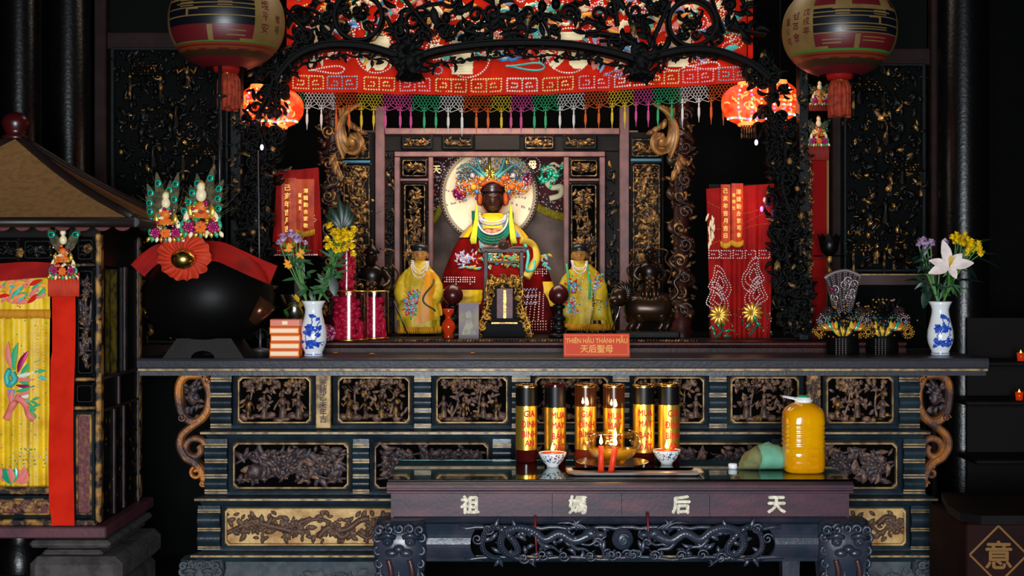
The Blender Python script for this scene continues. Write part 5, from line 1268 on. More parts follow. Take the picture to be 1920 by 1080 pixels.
for s in (-1, 1):
    for k in range(150):
        t = R.random(); a = 25+22*t*t+R.uniform(-6, 6); py = 520+108*t; L = R.uniform(.012, .022); m.leaf((cx+s*S(a, d), d-.055, Z(py, d)), R.uniform(0, 6.28), L, L*.5, .009, 0, R.uniform(-1, 1))
    m.tube([(cx+s*S(a, d), d-.058, Z(b, d)) for a, b in curve(((31, 522), (34, 545), (31, 566), (37, 585), (45, 605), (51, 630)), 5)], .005, 5)
    for py, r, a in ((528, 5, 24), (592, 7, 34), (612, 7, 42), (560, 5, 27)): m.tube([(x, d-.06, z) for x, z in spiral(cx+s*S(a, d), Z(py, d), S(r, d), 1.4, 0, s)], .0055, 5)
for k in range(60): m.leaf((cx+S(R.uniform(-28, 28), d), d-.04, Z(R.uniform(518, 538), d)), R.uniform(0, 6.28), .026, .012, .009, 0, 1)
m.box(cx-S(24, d), cx+S(24, d), d-.075, d-.06, Z(606, d), Z(603.5, d)); m.build('gilt_scrollwork', GILT, bd)
m = MB(); m.box(X(931, d), X(962, d), d-.06, d-.03, Z(603, d), Z(541, d), 0, .003); m.box(X(931, d), X(962, d), d-.062, d-.04, Z(627, d), Z(608, d), 0, .004); tb = m.build('plum_tablet', mat('tablet_plum', '6a3c40', .5, 0, '52292e', 40), o)
m = MB()
for k, ch in enumerate('本境福德正神天后聖母'): m.text(ch, flat((X(946.5, d), 0, Z(546+k*6, d)), d-.0615), S(6.2, d), 0, .03)
m.build('gilt_characters', LETG, tb)
d = 7.24; o = thing('standing_frame', 'brown wooden hanging frame with a flame finial standing behind the spirit tablet', 'frame', (X(943, d), d, LT))
m = MB(); g = lambda a, b, c, e: m.box(X(a, d), X(b, d), d-.012, d+.012, Z(e, d), Z(c, d), 0, .003)
g(907, 915, 470, 629); g(974, 982, 470, 629); g(915, 974, 489, 494); g(902, 987, 467, 474); m.tube(curve([P(900, 468, d), P(920, 464, d), P(945, 468, d), P(968, 464, d), P(990, 466, d)], 5), .009, 6)
m.build('frame_rails', mat('frame_wood', '4a3230', .5, 0, '2c1c1a', 18, .4, .7), o)
m = MB(); x, y, z = P(944, 459, d); m.lathe([(0, -.028), (.022, -.018), (.028, 0), (.018, .016), (.004, .036), (0, .04)], (x, y, z), 14, 0, True, 1, .6); m.tube([(a, y-.02, b) for a, b in spiral(x, z, .017, 1.2, 0)], .004, 5, 1)
for k in range(9): a = 2*PI*k/9; m.leaf((x+.02*cos(a), y, z-.006+.02*sin(a)), a, .018, .016, .006)
m.build('flame_finial', [mat('finial_brown', '4a2c22', .4), GOLD], o)
for c, lab in ((849, 'dark turned stand with egg-shaped red finial beside the printed card'), (1048, 'dark turned stand with egg-shaped red finial beside the open-robed attendant')):
    d = 7.02; x = X(c, d); o = thing('egg_stand', lab, 'stand', (x, d, LT)); r = S(19.5, d); zb = Z(571, d)
    m = MB(); m.lathe([(0, 0), (.05, 0), (.052, .012), (.04, .02), (.03, .03), (.034, .04), (.044, .045), (.03, .055), (.024, .08), (.034, .09), (.034, .1), (.022, .11), (.02, .14), (.032, .15), (.03, .16), (.018, .165), (.018, zb-LT+.004), (0, zb-LT+.004)], (x, d, LT), 20); m.build('turned_post', BLK, o)
    m = MB(); m.lathe([(0, 0), (r*.5, r*.08), (r*.88, r*.45), (r, r*.85), (r*.93, r*1.25), (r*.7, r*1.62), (r*.36, r*1.88), (0, r*2.0)], (x, d, zb), 28); m.build('red_egg', REDB, o)
d = 6.93; x = X(841, d); m = MB(); u = S(1, d)
m.lathe([(0, 0), (9*u, 0), (9.5*u, 3*u), (8*u, 8*u), (10*u, 12*u), (13*u, 20*u), (12*u, 28*u), (7*u, 35*u), (5*u, 40*u), (6.5*u, 44*u), (9*u, 47*u), (11*u, 55*u), (10*u, 56*u), (6*u, 50*u), (0, 46*u)], (x, d, LT), 28)
tag(m.build('gourd_vase', REDG), 'glossy orange-red gourd-shaped vase next to the printed card', 'vase')
d = 6.88; o = thing('printed_card', 'cream and grey printed card standing before the egg-topped stand', 'card', (X(879, d), d, LT)); m = MB()
m.box(X(860, d), X(898, d), d, d+.008, LT, Z(568, d), 0, .001); cd_ = m.build('card_sheet', CARD, o)
m = MB(); x, z = X(879, d), Z(600, d); m.prism([(x-.035, Z(628, d)), (x-.012, Z(600, d)), (x-.016, Z(588, d)), (x, Z(580, d)), (x+.016, Z(588, d)), (x+.012, Z(600, d)), (x+.035, Z(628, d))], d-.0012, d-.0004); m.build('printed_figure', mat('card_figure', 'a09678', .5, 0, '6e6266', 24), cd_)
for pts, lab in (([(738, 565), (766, 612)], 'thin dark rod leaning by the orange-panelled attendant'), ([(1143, 612), (1172, 552)], 'thin steel rod leaning between the open-robed attendant and the mounted warrior')):
    d = 7.08; m = MB(); a, b = P(*pts[0], d), P(*pts[1], d); lo = min((a, b), key=lambda p: p.z); hi = max((a, b), key=lambda p: p.z); lo.z = LT+.003
    m.tube([lo, hi], .004, 6); tag(m.build('thin_rod', STEELD if pts[0][0] < 800 else STEEL), lab, 'rod')

# ---------------------------------------------------------------- on the altar: plaque, cased candles, boxes, vases
d = 6.3; o = thing('name_plaque', 'red name sign lettered THIÊN HẬU THÁNH MẪU at the altar edge', 'sign', (X(1119, d), d, AT))
m = MB(); zt = Z(626, d);
m.loft([[(x, d, AT), (x, d+.025, zt), (x, d+.03, zt), (x, d+.045, AT)] for x in (X(1057, d), X(1181, d))], True, True, 0, False); pl = m.build('plaque_board', SIGN, o)
def tilt(px, py): 
    t = (Z(py, d)-AT)/(zt-AT); return lambda u, v: (X(px, d)+u, d+.025*(t+v/(zt-AT))-.0012, AT+t*(zt-AT)+v)
m = MB(); m.text('THIÊN HẬU THÁNH MẪU', tilt(1119, 638), S(12.6, d), 0, .02, .8); m.text('天后聖母', tilt(1119, 654), S(15.5, d), 0, .02, 1.0)
f0 = tilt(1119, 647); w, h = S(59, d), S(18, d)
for a, b, c, e in ((-w, w, h-.001, h), (-w, w, -h, -h+.001), (-w, -w+.001, -h, h), (w-.001, w, -h, h)): m.add([f0(a, c), f0(b, c), f0(b, e), f0(a, e)], [(0, 1, 2, 3)], 0, False)
m.build('yellow_lettering', SIGNT, pl)
def knobby(m, cx, d, z0, z1, r, n, R, mi=0):
    m.lathe([(0, 0), (r*.75, 0), (r*.75, z1-z0-.01), (0, z1-z0)], (cx, d, z0), 14, mi)
    for k in range(n):
        a = R.uniform(0, 6.28); z = R.uniform(z0+.01, z1-.012); m.ball((cx+r*.8*cos(a), d+r*.8*sin(a), z), (r*.34, r*.34, .013), 6, 4, mi)
def cased(c, d, rpx, ytop, label, seed, ck):
    x = X(c, d); r = S(rpx, d); zt = Z(ytop, d); R = random.Random(seed); o = thing('cased_candle', label, 'candle', (x, d, LT), 'pink candles in clear cases')
    m = MB(); m.lathe([(r, .004), (r, zt-LT-.004)], (x, d, LT), 36); m.build('clear_case', FILM, o)
    m = MB(); m.lathe([(0, 0), (r*1.01, 0), (r*1.02, .008), (r*.98, .009), (0, .006)], (x, d, LT), 32); m.lathe([(r*.98, 0), (r*1.02, .001), (r*1.01, .008), (r*.9, .0085), (0, .007)], (x, d, zt-.008), 32); m.build('gold_rim', GOLDB, o)
    m = MB()
    for dx, dy, rr, hh_ in ck: knobby(m, x+dx*r, d+dy*r, LT+.008, LT+.008+(zt-LT-.02)*hh_, rr*r, int(140*rr*hh_), R)
    m.build('pink_wax', WAXP, o)
cased(655, 6.76, 35, 545, 'wide clear case of knobby pink candles nearest the porcelain vase', 1, ((-.15, .1, .68, .95), (.62, -.3, .2, .4), (-.62, -.4, .2, .5)))
cased(702, 6.9, 27, 545, 'clear gold-rimmed case of pink candles next to the dark guardian', 2, ((.0, .1, .62, .93), (.65, -.35, .22, .45), (-.6, -.45, .22, .4)))
cased(650, 6.93, 19, 452, 'tall narrow clear case of pink candle behind the wide case', 3, ((0, 0, .8, .95),))
d = 6.68; x = X(613, d); o = thing('beaded_ball', 'pink beaded ball half hidden behind the porcelain vase of mixed stems', 'ornament', (x, d, LT)); m = MB(); R = random.Random(2); r = S(15, d)
m.ball((x, d, LT+r), r, 14, 9)
for k in range(160):
    a, b = R.uniform(0, 6.28), math.asin(R.uniform(-.85, 1)); m.bead((x+r*cos(b)*cos(a), d+r*cos(b)*sin(a), LT+r+r*sin(b)), .006, 1 if R.random() < .7 else 2)
m.build('bead_shell', [MAG, mat('pink_bead', 'c05078', .2), SEQP], o)
for k in range(5):
    d = 6.27; x = X(534, d)+(k % 3-1)*.0025; h = .0338; z = AT+k*h; w = S(28, d)
    lab = ('orange candle box lying directly on the altar, the lowest of the stack', 'orange candle box second from the altar in the stack', 'orange candle box in the middle of the stack of five', 'orange candle box just below the top of the stack', 'darker orange candle box on the very top of the stack')[k]
    o = thing('candle_box', lab, 'box', (x, d+.05, z), 'orange candle boxes in a stack'); m = MB(); m.box(x-w, x+w, d, d+.1, z, z+h-.0012, 0, .002); b = m.build('carton', BOXO if k < 4 else mat('darker_orange_card', 'd8602c', .35, coat=.5), o)
    m = MB(); m.box(x-w+.005, x+w-.005, d-.0008, d+.001, z+.0075, z+h-.0085)
    if k == 4: m = MB(); m.box(x-.012, x+.012, d-.0008, d+.001, z+.009, z+h-.009)
    m.build('printed_band', BOXW, b); m = MB(); m.box(x-w+.004, x+w-.004, d-.0005, d+.001, z+.003, z+.0055); m.box(x-w+.004, x+w-.004, d-.0005, d+.001, z+h-.0065, z+h-.004); m.build('printed_border', mat('box_print%d' % k, 'a83c1c', .4), b)
VP = [(0, 0), (17, 0), (18, 2), (17, 5), (16.5, 7), (19, 12), (23.5, 24), (25, 35), (24, 48), (20, 64), (16.5, 80), (16, 88), (18.5, 96), (22.5, 103), (21, 103.5), (15, 94), (13, 80), (0, 70)]
def vase(c, d, k, label, seed):
    u = S(1, d)*k; x = X(c, d); pr = [(a*u, b*u) for a, b in VP]; o = thing('porcelain_vase', label, 'vase', (x, d, AT)); m = MB(); m.lathe(pr, (x, d, AT), 40)
    m.lathe([(17.6*u, 3*u), (17.6*u, 4.5*u)], (x, d, AT), 40, 1); bod = m.build('body', [PORC, COB], o)
    fn = wrap((x, d, AT), prof_r(pr[3:14]), 0, .0008); R = random.Random(seed); m = MB()
    def blob(cx, cy, rx, ry, n):
        for q in range(n):
            a0, b0 = cx+R.gauss(0, rx*.5), cy+R.gauss(0, ry*.5); r = R.uniform(2.6, 5.6); N_ = 9; ph = R.uniform(0, 6)
            m.add([fn((a0+r*(1+.3*sin(3*t+ph))*cos(t))*u, (b0+r*.75*(1+.3*sin(3*t+ph))*sin(t))*u) for t in [2*PI*i/N_ for i in range(N_)]], [tuple(range(N_))], 0, False)
    blob(-2, 50, 15, 9, 26); blob(-1, 24, 18, 7, 28); blob(12, 68, 2, 2, 2); blob(14, 52, 2, 3, 3); blob(0, 75, 5, 3, 5)
    for a, b in (((-6, 40), (-10, 60)), ((-2, 60), (2, 76)), ((8, 50), (14, 66)), ((4, 30), (14, 40)), ((10, 40), (16, 52)), ((-14, 30), (-10, 44))):
        pts = [fn((a[0]+(b[0]-a[0])*t/8+1.5*sin(t))*u, (a[1]+(b[1]-a[1])*t/8)*u) for t in range(9)]; m.tube(pts, .9*u, 4, 0, True)
    m.build('blue_flowers', COB, bod); return x, d, AT+100*u, o
def stem(m, pts, r=.0035, mi=0): c = curve([tuple(p) for p in pts], 6); m.tube(c, r, 5, mi)
def mum(m, c, r, mi, R, n=26):                  # small many-petalled flower
    r *= 1.3; n = int(n*1.4)
    for k in range(n):
        a = R.uniform(0, 6.28); e = R.uniform(-.2, 1.1); dv = V((cos(a)*cos(e), -sin(e)*.7-.15, sin(a)*cos(e)*.8+.25)); m.leaf3(c, dv, (0, -.3, 1), r*R.uniform(.6, .85), r*.75, mi, .2)
    m.ball((c[0], c[1]-.003, c[2]), r*.28, 6, 4, mi)
d = 6.37; vx, vd, vz, vo = vase(588, d, 1.0, 'blue and white porcelain vase beside the stacked candle boxes', 3)
def flower(name, label, cat, base): return thing(name, label, cat, base)
R = random.Random(31)
o = flower('lilac_flower_stems', 'drooping lilac flower stems with green foliage rising above the stacked boxes', 'flower', (vx-.01, vd, vz-.14)); m = MB(); f = MB(); lf = MB()
for px, py, r in ((531, 444, 14), (546, 438, 13), (556, 446, 15), (524, 455, 11), (563, 452, 12), (573, 455, 8)):
    tip = P(px, py, d-.02+R.uniform(-.05, .05)); stem(m, [(vx-.01, vd, vz-.1), (vx-.03, vd, vz), P((px+575)/2-8, (py+545)/2, d), tip]); mum(f, tip, S(r*.62, d), 0, R, 24); f.part('flower_head', PETV, o)
for k in range(40):
    t = R.random(); p = P(548+36*t+R.uniform(-10, 12), 470+85*t, d+R.uniform(-.04, .04)); lf.leaf3(p, (R.uniform(-1, 1), R.uniform(-.6, .3), R.uniform(-.8, .5)), (0, -1, .3), R.uniform(.035, .075), .015, 0, .5)
m.build('stems', STEM, o); lf.build('leaves', LEAF, o)
m = MB()
for px, py in ((541, 466), (540, 494), (563, 477)): 
    for k in range(8): a = k*.8; m.leaf(P(px, py+R.uniform(-4, 4), d-.03), a, .022, .012, .006)
m.build('orange_buds', ORG, o)
o = flower('yellow_flower_spray', 'bushy yellow flower spray leaning towards the dragon column', 'flower', (vx+.012, vd, vz-.14)); m = MB(); f = MB(); lf = MB()
for k in range(24):
    px, py = 640+R.gauss(0, 14), 447+R.gauss(0, 11); tip = P(px, py, d-.02+R.uniform(-.06, .04)); mum(f, tip, S(8.5, d), 0, R, 16); f.part('flower_head', PETY, o)
    if k % 2 == 0: stem(m, [(vx+.015, vd, vz-.1), (vx+.02, vd, vz), P(618+R.uniform(-6, 8), 510, d), tip], .003)
for px, py in ((613, 462), (663, 475), (630, 468), (655, 437)): mum(f, P(px, py, d-.03), S(7, d), 0, R, 16); f.part('flower_head', PETY, o)
for k in range(46):
    t = R.random(); p = P(604+26*t+R.uniform(-8, 12), 552-75*t, d+R.uniform(-.04, .04)); lf.leaf3(p, (R.uniform(-.7, .9), R.uniform(-.6, .2), R.uniform(-.4, 1)), (0, -1, .3), R.uniform(.04, .075), .012, 0, .4)
for a, L in ((1.5, 62), (1.9, 50), (1.2, 52), (1.0, 42), (2.2, 40), (.75, 38)): lf.leaf(P(640, 432, d+.03), a, S(L, d), S(17, d), .012, 1, .15)
lf.leaf3(P(640, 525, d-.06), (1, -.2, .25), (0, 0, 1), S(52, d), S(11, d), 1, .3); lf.leaf3(P(676, 410, d), (1, 0, .25), (0, 0, 1), S(50, d), S(8, d), 1, -.1); lf.leaf3(P(625, 520, d-.06), (.1, -.2, -1), (0, -1, 0), S(35, d), S(18, d), 1, .1)
m.build('stems', STEM, o); lf.build('leaves', [LEAF, LEAFD], o)
d = 6.45; vx, vd, vz, vo = vase(1763, d, .97, 'blue and white porcelain vase near the bare end of the altar', 8)
R = random.Random(32)
o = flower('lily_stem', 'large white lily bloom between the lilac and yellow flowers', 'flower', (vx+.01, vd-.01, vz-.14)); m = MB(); f = MB()
c = P(1780, 500, d-.1); stem(m, [(vx+.01, vd, vz-.1), (vx+.015, vd, vz), P(1778, 540, d-.03), c], .006)
for px, py, dy, w, dr in ((1766, 456, -.2, 17, .0), (1745, 506, -.5, 17, .35), (1748, 488, -.2, 15, .2), (1817, 490, -.3, 17, .3), (1800, 478, -.1, 15, .15), (1790, 520, -.6, 13, .2)):
    t = P(px, py, d-.1); dv = t-c; L = dv.length; f.leaf3(c, dv.normalized()+V((0, dy, 0)), (0, -1, .4), L*1.15, S(w, d)*1.25, 0, dr, .22); f.part('petal', PETW, o)
for k in range(6): f.tube([c, c+V((R.uniform(-.015, .015), -.05, .03+R.uniform(0, .02)))], .0018, 4, 1)
f.build('stamens', [PETW, PETY], o); m.build('stem', STEM, o)
o = flower('lilac_flower_stems', 'upright lilac flower stems beside the white lily', 'flower', (vx-.012, vd+.01, vz-.14)); m = MB(); f = MB(); lf = MB()
for px, py, r in ((1729, 452, 15), (1745, 455, 13), (1738, 462, 13), (1771, 455, 13), (1722, 458, 9)):
    tip = P(px, py, d-.02+R.uniform(-.03, .03)); stem(m, [(vx-.012, vd, vz-.1), (vx-.012, vd, vz), P((px+1752)/2, 510, d), tip]); mum(f, tip, S(r*.65, d), 0, R, 26); f.part('flower_head', PETV, o)
for k in range(34):
    t = R.random(); p = P(1735+14*t+R.uniform(-12, 10), 480+75*t, d+R.uniform(-.04, .04)); lf.leaf3(p, (R.uniform(-1, .7), R.uniform(-.6, .2), R.uniform(-.5, .7)), (0, -1, .3), R.uniform(.035, .075), .014, 0, .5)
m.build('stems', STEM, o); lf.build('leaves', LEAFD, o)
o = flower('yellow_flower_spray', 'yellow chrysanthemum spray with long dark leaves at the bare altar end', 'flower', (vx+.03, vd+.012, vz-.14)); m = MB(); f = MB(); lf = MB()
for k in range(36):
    t = R.random(); px, py = 1790+48*t+R.gauss(0, 5), 448+18*t+R.gauss(0, 7); tip = P(px, py, d+R.uniform(-.05, .05)); mum(f, tip, S(7, d), 0, R, 14); f.part('flower_head', PETY, o)
    if k % 3 == 0: stem(m, [(vx+.012, vd, vz-.1), (vx+.015, vd, vz), P(1780+R.uniform(-4, 14), 520, d), tip], .003)
for k in range(40):
    t = R.random(); p = P(1768+24*t+R.uniform(-8, 8), 560-70*t, d+R.uniform(-.03, .04)); lf.leaf3(p, (R.uniform(-.6, 1), R.uniform(-.6, .2), R.uniform(-.5, 1)), (0, -1, .3), R.uniform(.035, .075), .012, 0, .4)
for px, py, dx, dz, L, w in ((1795, 470, 1, .5, 66, 15), (1812, 478, 1, .15, 60, 9), (1822, 480, 1, -.3, 62, 9), (1790, 525, 1, .05, 52, 11), (1740, 525, -1, .1, 45, 11), (1745, 535, -.4, -1, 45, 20), (1800, 485, .6, -.6, 50, 16)): lf.leaf3(P(px, py, d+.02), (dx, -.1, dz), (0, -.5, 1), S(L, d), S(w, d), 1, .15)
m.build('stems', STEM, o); lf.build('leaves', [LEAF, LEAFD], o)
for k, (px, py, lab) in enumerate(((622, 664, 'orange petal fallen on the altar beside the vase foot'), (690, 666, 'orange petal fallen on the altar below the clear cases'), (880, 664, 'orange petal fallen on the altar beneath the printed card'), (1652, 663, 'red petal fallen under the beaded crown strings'))):
    d = .388*F/(py-HY); m = MB(); p = P(px, py, d); m.leaf3((p.x, p.y, AT+.003), (1, .2, .05), (0, 0, 1), .045, .022, 0, .1); m.leaf3((p.x+.01, p.y+.01, AT+.003), (.3, 1, .1), (0, 0, 1), .04, .02)
    tag(m.build('fallen_petal', ORG if k < 3 else PINK), lab, 'petal')
d = 6.5; o = thing('plastic_bag', 'crumpled clear plastic bag of yellow offerings behind the candle boxes', 'bag', (X(552, d), d, AT)); m = MB(); R = random.Random(6); rings = []
for j in range(9):
    t = j/8; w = S((22, 27, 28, 27, 25, 22, 16, 20, 26)[j], d); rings.append([(X(552, d)+w*(1+R.uniform(-.15, .15))*cos(2*PI*i/16), d+w*.8*(1+R.uniform(-.15, .15))*sin(2*PI*i/16), AT+.002+.27*t) for i in range(16)])
m.loft(rings, True, False); m.build('clear_film', CRUMP, o)
m = MB()
for k in range(26): 
    p = P(552+R.uniform(-15, 15), 620-R.uniform(-25, 60), d+R.uniform(-.05, .05)); m.leaf3(p, (R.uniform(-1, 1), R.uniform(-1, 1), R.uniform(-1, 1)), (0, 0, 1), .05, .022, R.random() < .5)
m.lathe([(0, 0), (.045, 0), (.05, .06), (.03, .12), (0, .14)], (X(552, d), d, AT+.006), 12, 2); m.build('yellow_contents', [YEL, LEAF, mat('dark_bag_goods', '3a3018', .5)], o)
# ---------------------------------------------------------------- ornaments used several times
ORN = [mat('ornament_gold', 'd8a83a', .3, .6), mat('ornament_ivory', 'f0dcb0', .4), MAG, mat('ornament_green', '1f9a6a', .3), mat('ornament_orange', 'e06a1e', .5), mat('ornament_red', 'b01818', .5), GOLDB, SEQW]
def tower(m, c, w, h, R, fig=True):             # tiered paper-and-bead crown seen from the front
    x, y, z = c
    for k in range(46):
        t = R.random(); ww = w*(1-.75*t); m.ball((x+R.uniform(-1, 1)*ww*.5, y-R.uniform(.0, .02), z+h*.62*t), (w*.06, .01, w*.055), 6, 4, R.choice((0, 0, 1, 2, 3, 4, 5)))
    for s in (-1, 1):
        for k in range(3): m.leaf((x+s*w*(.2+.08*k), y-.012, z+h*(.32-.13*k)), PI/2-s*.75, w*.3, w*.14, .008, (0, 1, 3)[k], s*.6)
    for k in range(9): m.leaf((x+(k-4)*w*.11, y-.015, z+h*.06), -PI/2+(k-4)*.12, w*.16, w*.1, .006, (0, 3, 1)[k % 3])
    for s in (-.28, .28): m.rosette((x+s*w, y-.02, z+h*.14), w*.17, 8, 2, 2, 2)
    m.rosette((x, y-.024, z+h*.13), w*.16, 8, 2, 4, 6)
    m.lathe([(w*.24, 0), (w*.2, h*.08), (w*.12, h*.12), (0, h*.13)], (x, y-.006, z+h*.3), 12, 4, True, 1, .5)
    m.ball((x, y-.015, z+h*.5), (w*.14, .012, w*.13), 9, 6, 4); m.leaf((x-w*.2, y-.015, z+h*.42), .2, w*.4, w*.12, .01, 1, .2)
    m.ball((x, y-.01, z+h*.72), (w*.13, .016, w*.16), 10, 7, 1); m.ball((x, y-.012, z+h*.86), (w*.1, .014, w*.12), 9, 6, 1); m.lathe([(w*.11, 0), (w*.08, h*.04), (0, h*.1)], (x, y-.008, z+h*.9), 10, 0, True, 1, .6)
    for k in range(16): m.bead((x+R.uniform(-.4, .4)*w, y-.028, z+h*R.uniform(.02, .6)), .004, R.choice((6, 7, 7, 3)))
def feather(me, mb, base, tip, w):               # peacock feather eye: barb leaf + green and dark eye discs
    a, b = V(base), V(tip); dv = b-a; L = dv.length
    mb.leaf3(a, dv, (0, -1, 0), L*1.3, w*1.05, 0, 0, .05)
    R = random.Random(int(L*1e5))
    for k in range(7): mb.tube([a+dv*(.5+.06*k), a+dv*(.85+.1*k/2)+V((R.uniform(-1, 1)*w*.9, 0, R.uniform(-.5, 1)*w*.7))], .0009, 3, 0)
    me.ball((b.x, b.y-.006, b.z), (w*.36, .004, w*.36), 12, 5, 0); me.ball((b.x, b.y-.010, b.z-w*.02), (w*.19, .003, w*.2), 10, 5, 1)

# ---------------------------------------------------------------- great censer with red sash and peacock-feather crowns
d = 6.33; cx = X(392, d); cz = Z(556, d)
cen = thing('great_censer', 'large dark round bowl on a low arched foot draped with a red sash', 'censer', (cx, d, AT))
m = MB(); r = S(121, d); H = S(88, d)
pr = [(0, -H*.93)]+[(r*cos(t)**.75, H*sin(t)) for t in [-1.25+.16*i for i in range(15)]]+[(r*.48, H*.92), (r*.4, H*.86), (0, H*.7)]
m.lathe(pr, (cx, d, cz), 48, 0, True, 1, .82); m.build('bowl', mat('dark_bronze_bowl', '0a0807', .42, 0, '060505', 5, .4, .7, .06, 20, spec=.1), cen)
m = MB(); z0, z1 = AT, Z(632, d); pts = [(cx+S(a, d), z) for a, z in ((-74, z0), (-22, z0))]+[(cx+S(22*cos(t), d), z0+S(14*sin(t), d)) for t in [PI-PI*i/8 for i in range(9)]]+[(cx+S(a, d), z) for a, z in ((22, z0), (76, z0), (52, z1), (-48, z1))]
m.prism(pts[1:-3]+[(cx+S(76, d), z0), (cx+S(52, d), z1), (cx-S(48, d), z1), (cx-S(74, d), z0)], d-.13, d+.13); m.build('arched_foot', mat('foot_wood', '191514', .6, 0, '120f0e', 12, .4, .7, .1, spec=.2), cen)
m = MB(); x, z = X(495, d), Z(578, d)
m.tube([(X(478, d), d-.1, Z(598, d)), (X(509, d), d-.1, Z(566, d))], [S(16, d), S(19, d)], 20); m.build('metal_spout', mat('brown_bronze', '5a3420', .25, .7), cen)
sash = thing('draped_red_cloth', 'wide red cloth sash with gathered rosette draped over the dark bowl', 'sash', (X(380, d), d-.2, Z(522, d)))
m = MB()
def strap(pts, w, yf):
    c = curve(pts, 8); n = len(c)-1
    def f(u, v):
        i = min(int(u*n), n); a, b = c[max(0, i-1)], c[min(n, i+1)]; L = math.hypot(b[0]-a[0], b[1]-a[1]) or 1; nx, ny = -(b[1]-a[1])/L, (b[0]-a[0])/L
        q = (v-.5)*w; p = P(c[i][0]+nx*q, c[i][1]+ny*q, 6.33); dx = (p.x-cx)/r; dz = (p.z-cz)/H
        y = 6.33-.82*r*max(.05, 1-min(.98, dx*dx+.8*max(0, dz)**2))**.5-.02+.004*sin(v*20+u*6)
        return (X(c[i][0]+nx*q, y), y, Z(c[i][1]+ny*q, y))
    m.grid(f, n, 8)
strap([(258, 508), (275, 490), (300, 474), (330, 468)], 34, 0); strap([(370, 470), (410, 472), (440, 484), (475, 500), (513, 516)], 38, 0); m.build('sash_band', REDD, sash)
m = MB(); yy = 6.33-.82*r-.035; c = P(345, 480, yy); rr = S(50, yy); n = 120; rings = []
for k in range(9):
    q = rr*(.15+.85*k/8); rings.append([(c.x+q*(1+.04*sin(i*.7+k))*cos(2*PI*i/n), c.y-.012*sin(k*.4)+(.009*sin(i*PI*2*13/n+k*.5+.8*sin(i*.11))+.007*sin(i*.63+k))*(.3+k/8), c.z+q*.92*(1+.04*sin(i*.9))*sin(2*PI*i/n)) for i in range(n)])
m.loft(rings, True, False); ro = m.build('pleated_rosette', REDO, sash)
m = MB(); m.ball(P(343, 486, yy-.045), (S(23, yy), .045, S(19, yy)), 20, 12); m.build('brass_boss', GOLDB, ro)
ra = random.Random(14); yo = yy-.02
for bx, by, tip, w, h, eyes, lab in ((312, 452, 350, 52, 100, ((297, 344), (283, 362), (281, 381), (282, 397), (284, 414), (318, 357), (327, 374), (330, 345), (290, 428)), 'smaller peacock-feather crown of beads and figurines over the red sash'),
                                     (378, 442, 336, 62, 108, ((395, 334), (371, 344), (361, 362), (354, 379), (346, 396), (411, 354), (409, 373), (410, 391), (408, 409)), 'taller peacock-feather crown topped with an ivory figurine over the red sash')):
    o = thing('feather_crown', lab, 'ornament', P(bx, by, yo)); me, mb = MB(), MB()
    for ex, ey in eyes: feather(me, mb, P(bx+(ex-bx)*.2, by-10+(ey-by)*.25, yo+.02), P(ex, ey, yo+.01), S(19, yo))
    for k in range(14): 
        a = PI/2+ra.uniform(-1.4, 1.4); p0 = P(bx, by-30, yo+.03); L = S(ra.uniform(55, 90), yo); mb.tube([p0, p0+V((cos(a)*L*.6, .01, sin(a)*L*.6)), p0+V((cos(a+.15)*L, .02, sin(a+.1)*L))], .0012, 3)
    mb.build('feather_barbs', PEAC, o); me.build('feather_eyes', [EYEG, EYEB], o); m = MB(); tower(m, P(bx, by-2, yo-.01), S(w*1.3, yo), S(h*.95, yo), ra); m.build('bead_tower', ORN, o)
d2 = 6.34; o = thing('iron_pole', 'thin dark iron pole with a crossbar rising behind the peacock-feather crowns', 'pole', (X(412, d2), d2, cz))
m = MB(); x = X(412, d2); m.tube([(x, d2, cz+.1), (x, d2, Z(112, d2))], .008, 8); m.lathe([(0, -.012), (.02, -.006), (.02, .006), (0, .012)], (x, d2, Z(180, d2)), 12); m.tube([(x-.03, d2, Z(180, d2)), (x+.03, d2, Z(180, d2))], .006, 6); m.build('rod', STEELD, o)
d3 = 6.72; m = MB(); m.tube([(X(488, d3), d3, LT+.02), (X(484, d3), d3, Z(282, d3))], .004, 6); m.lathe([(.0, 0), (.05, 0), (.05, .012), (.0, .02)], (X(488, d3), d3, AT), 14); m.tube([(X(488, d3), d3, AT+.01), (X(488, d3), d3, LT+.03)], .006, 6)
tag(m.build('steel_stand', mat('dull_steel', '6a6466', .5, .6)), 'thin upright steel stand in front of the openwork near the candle boxes', 'stand')

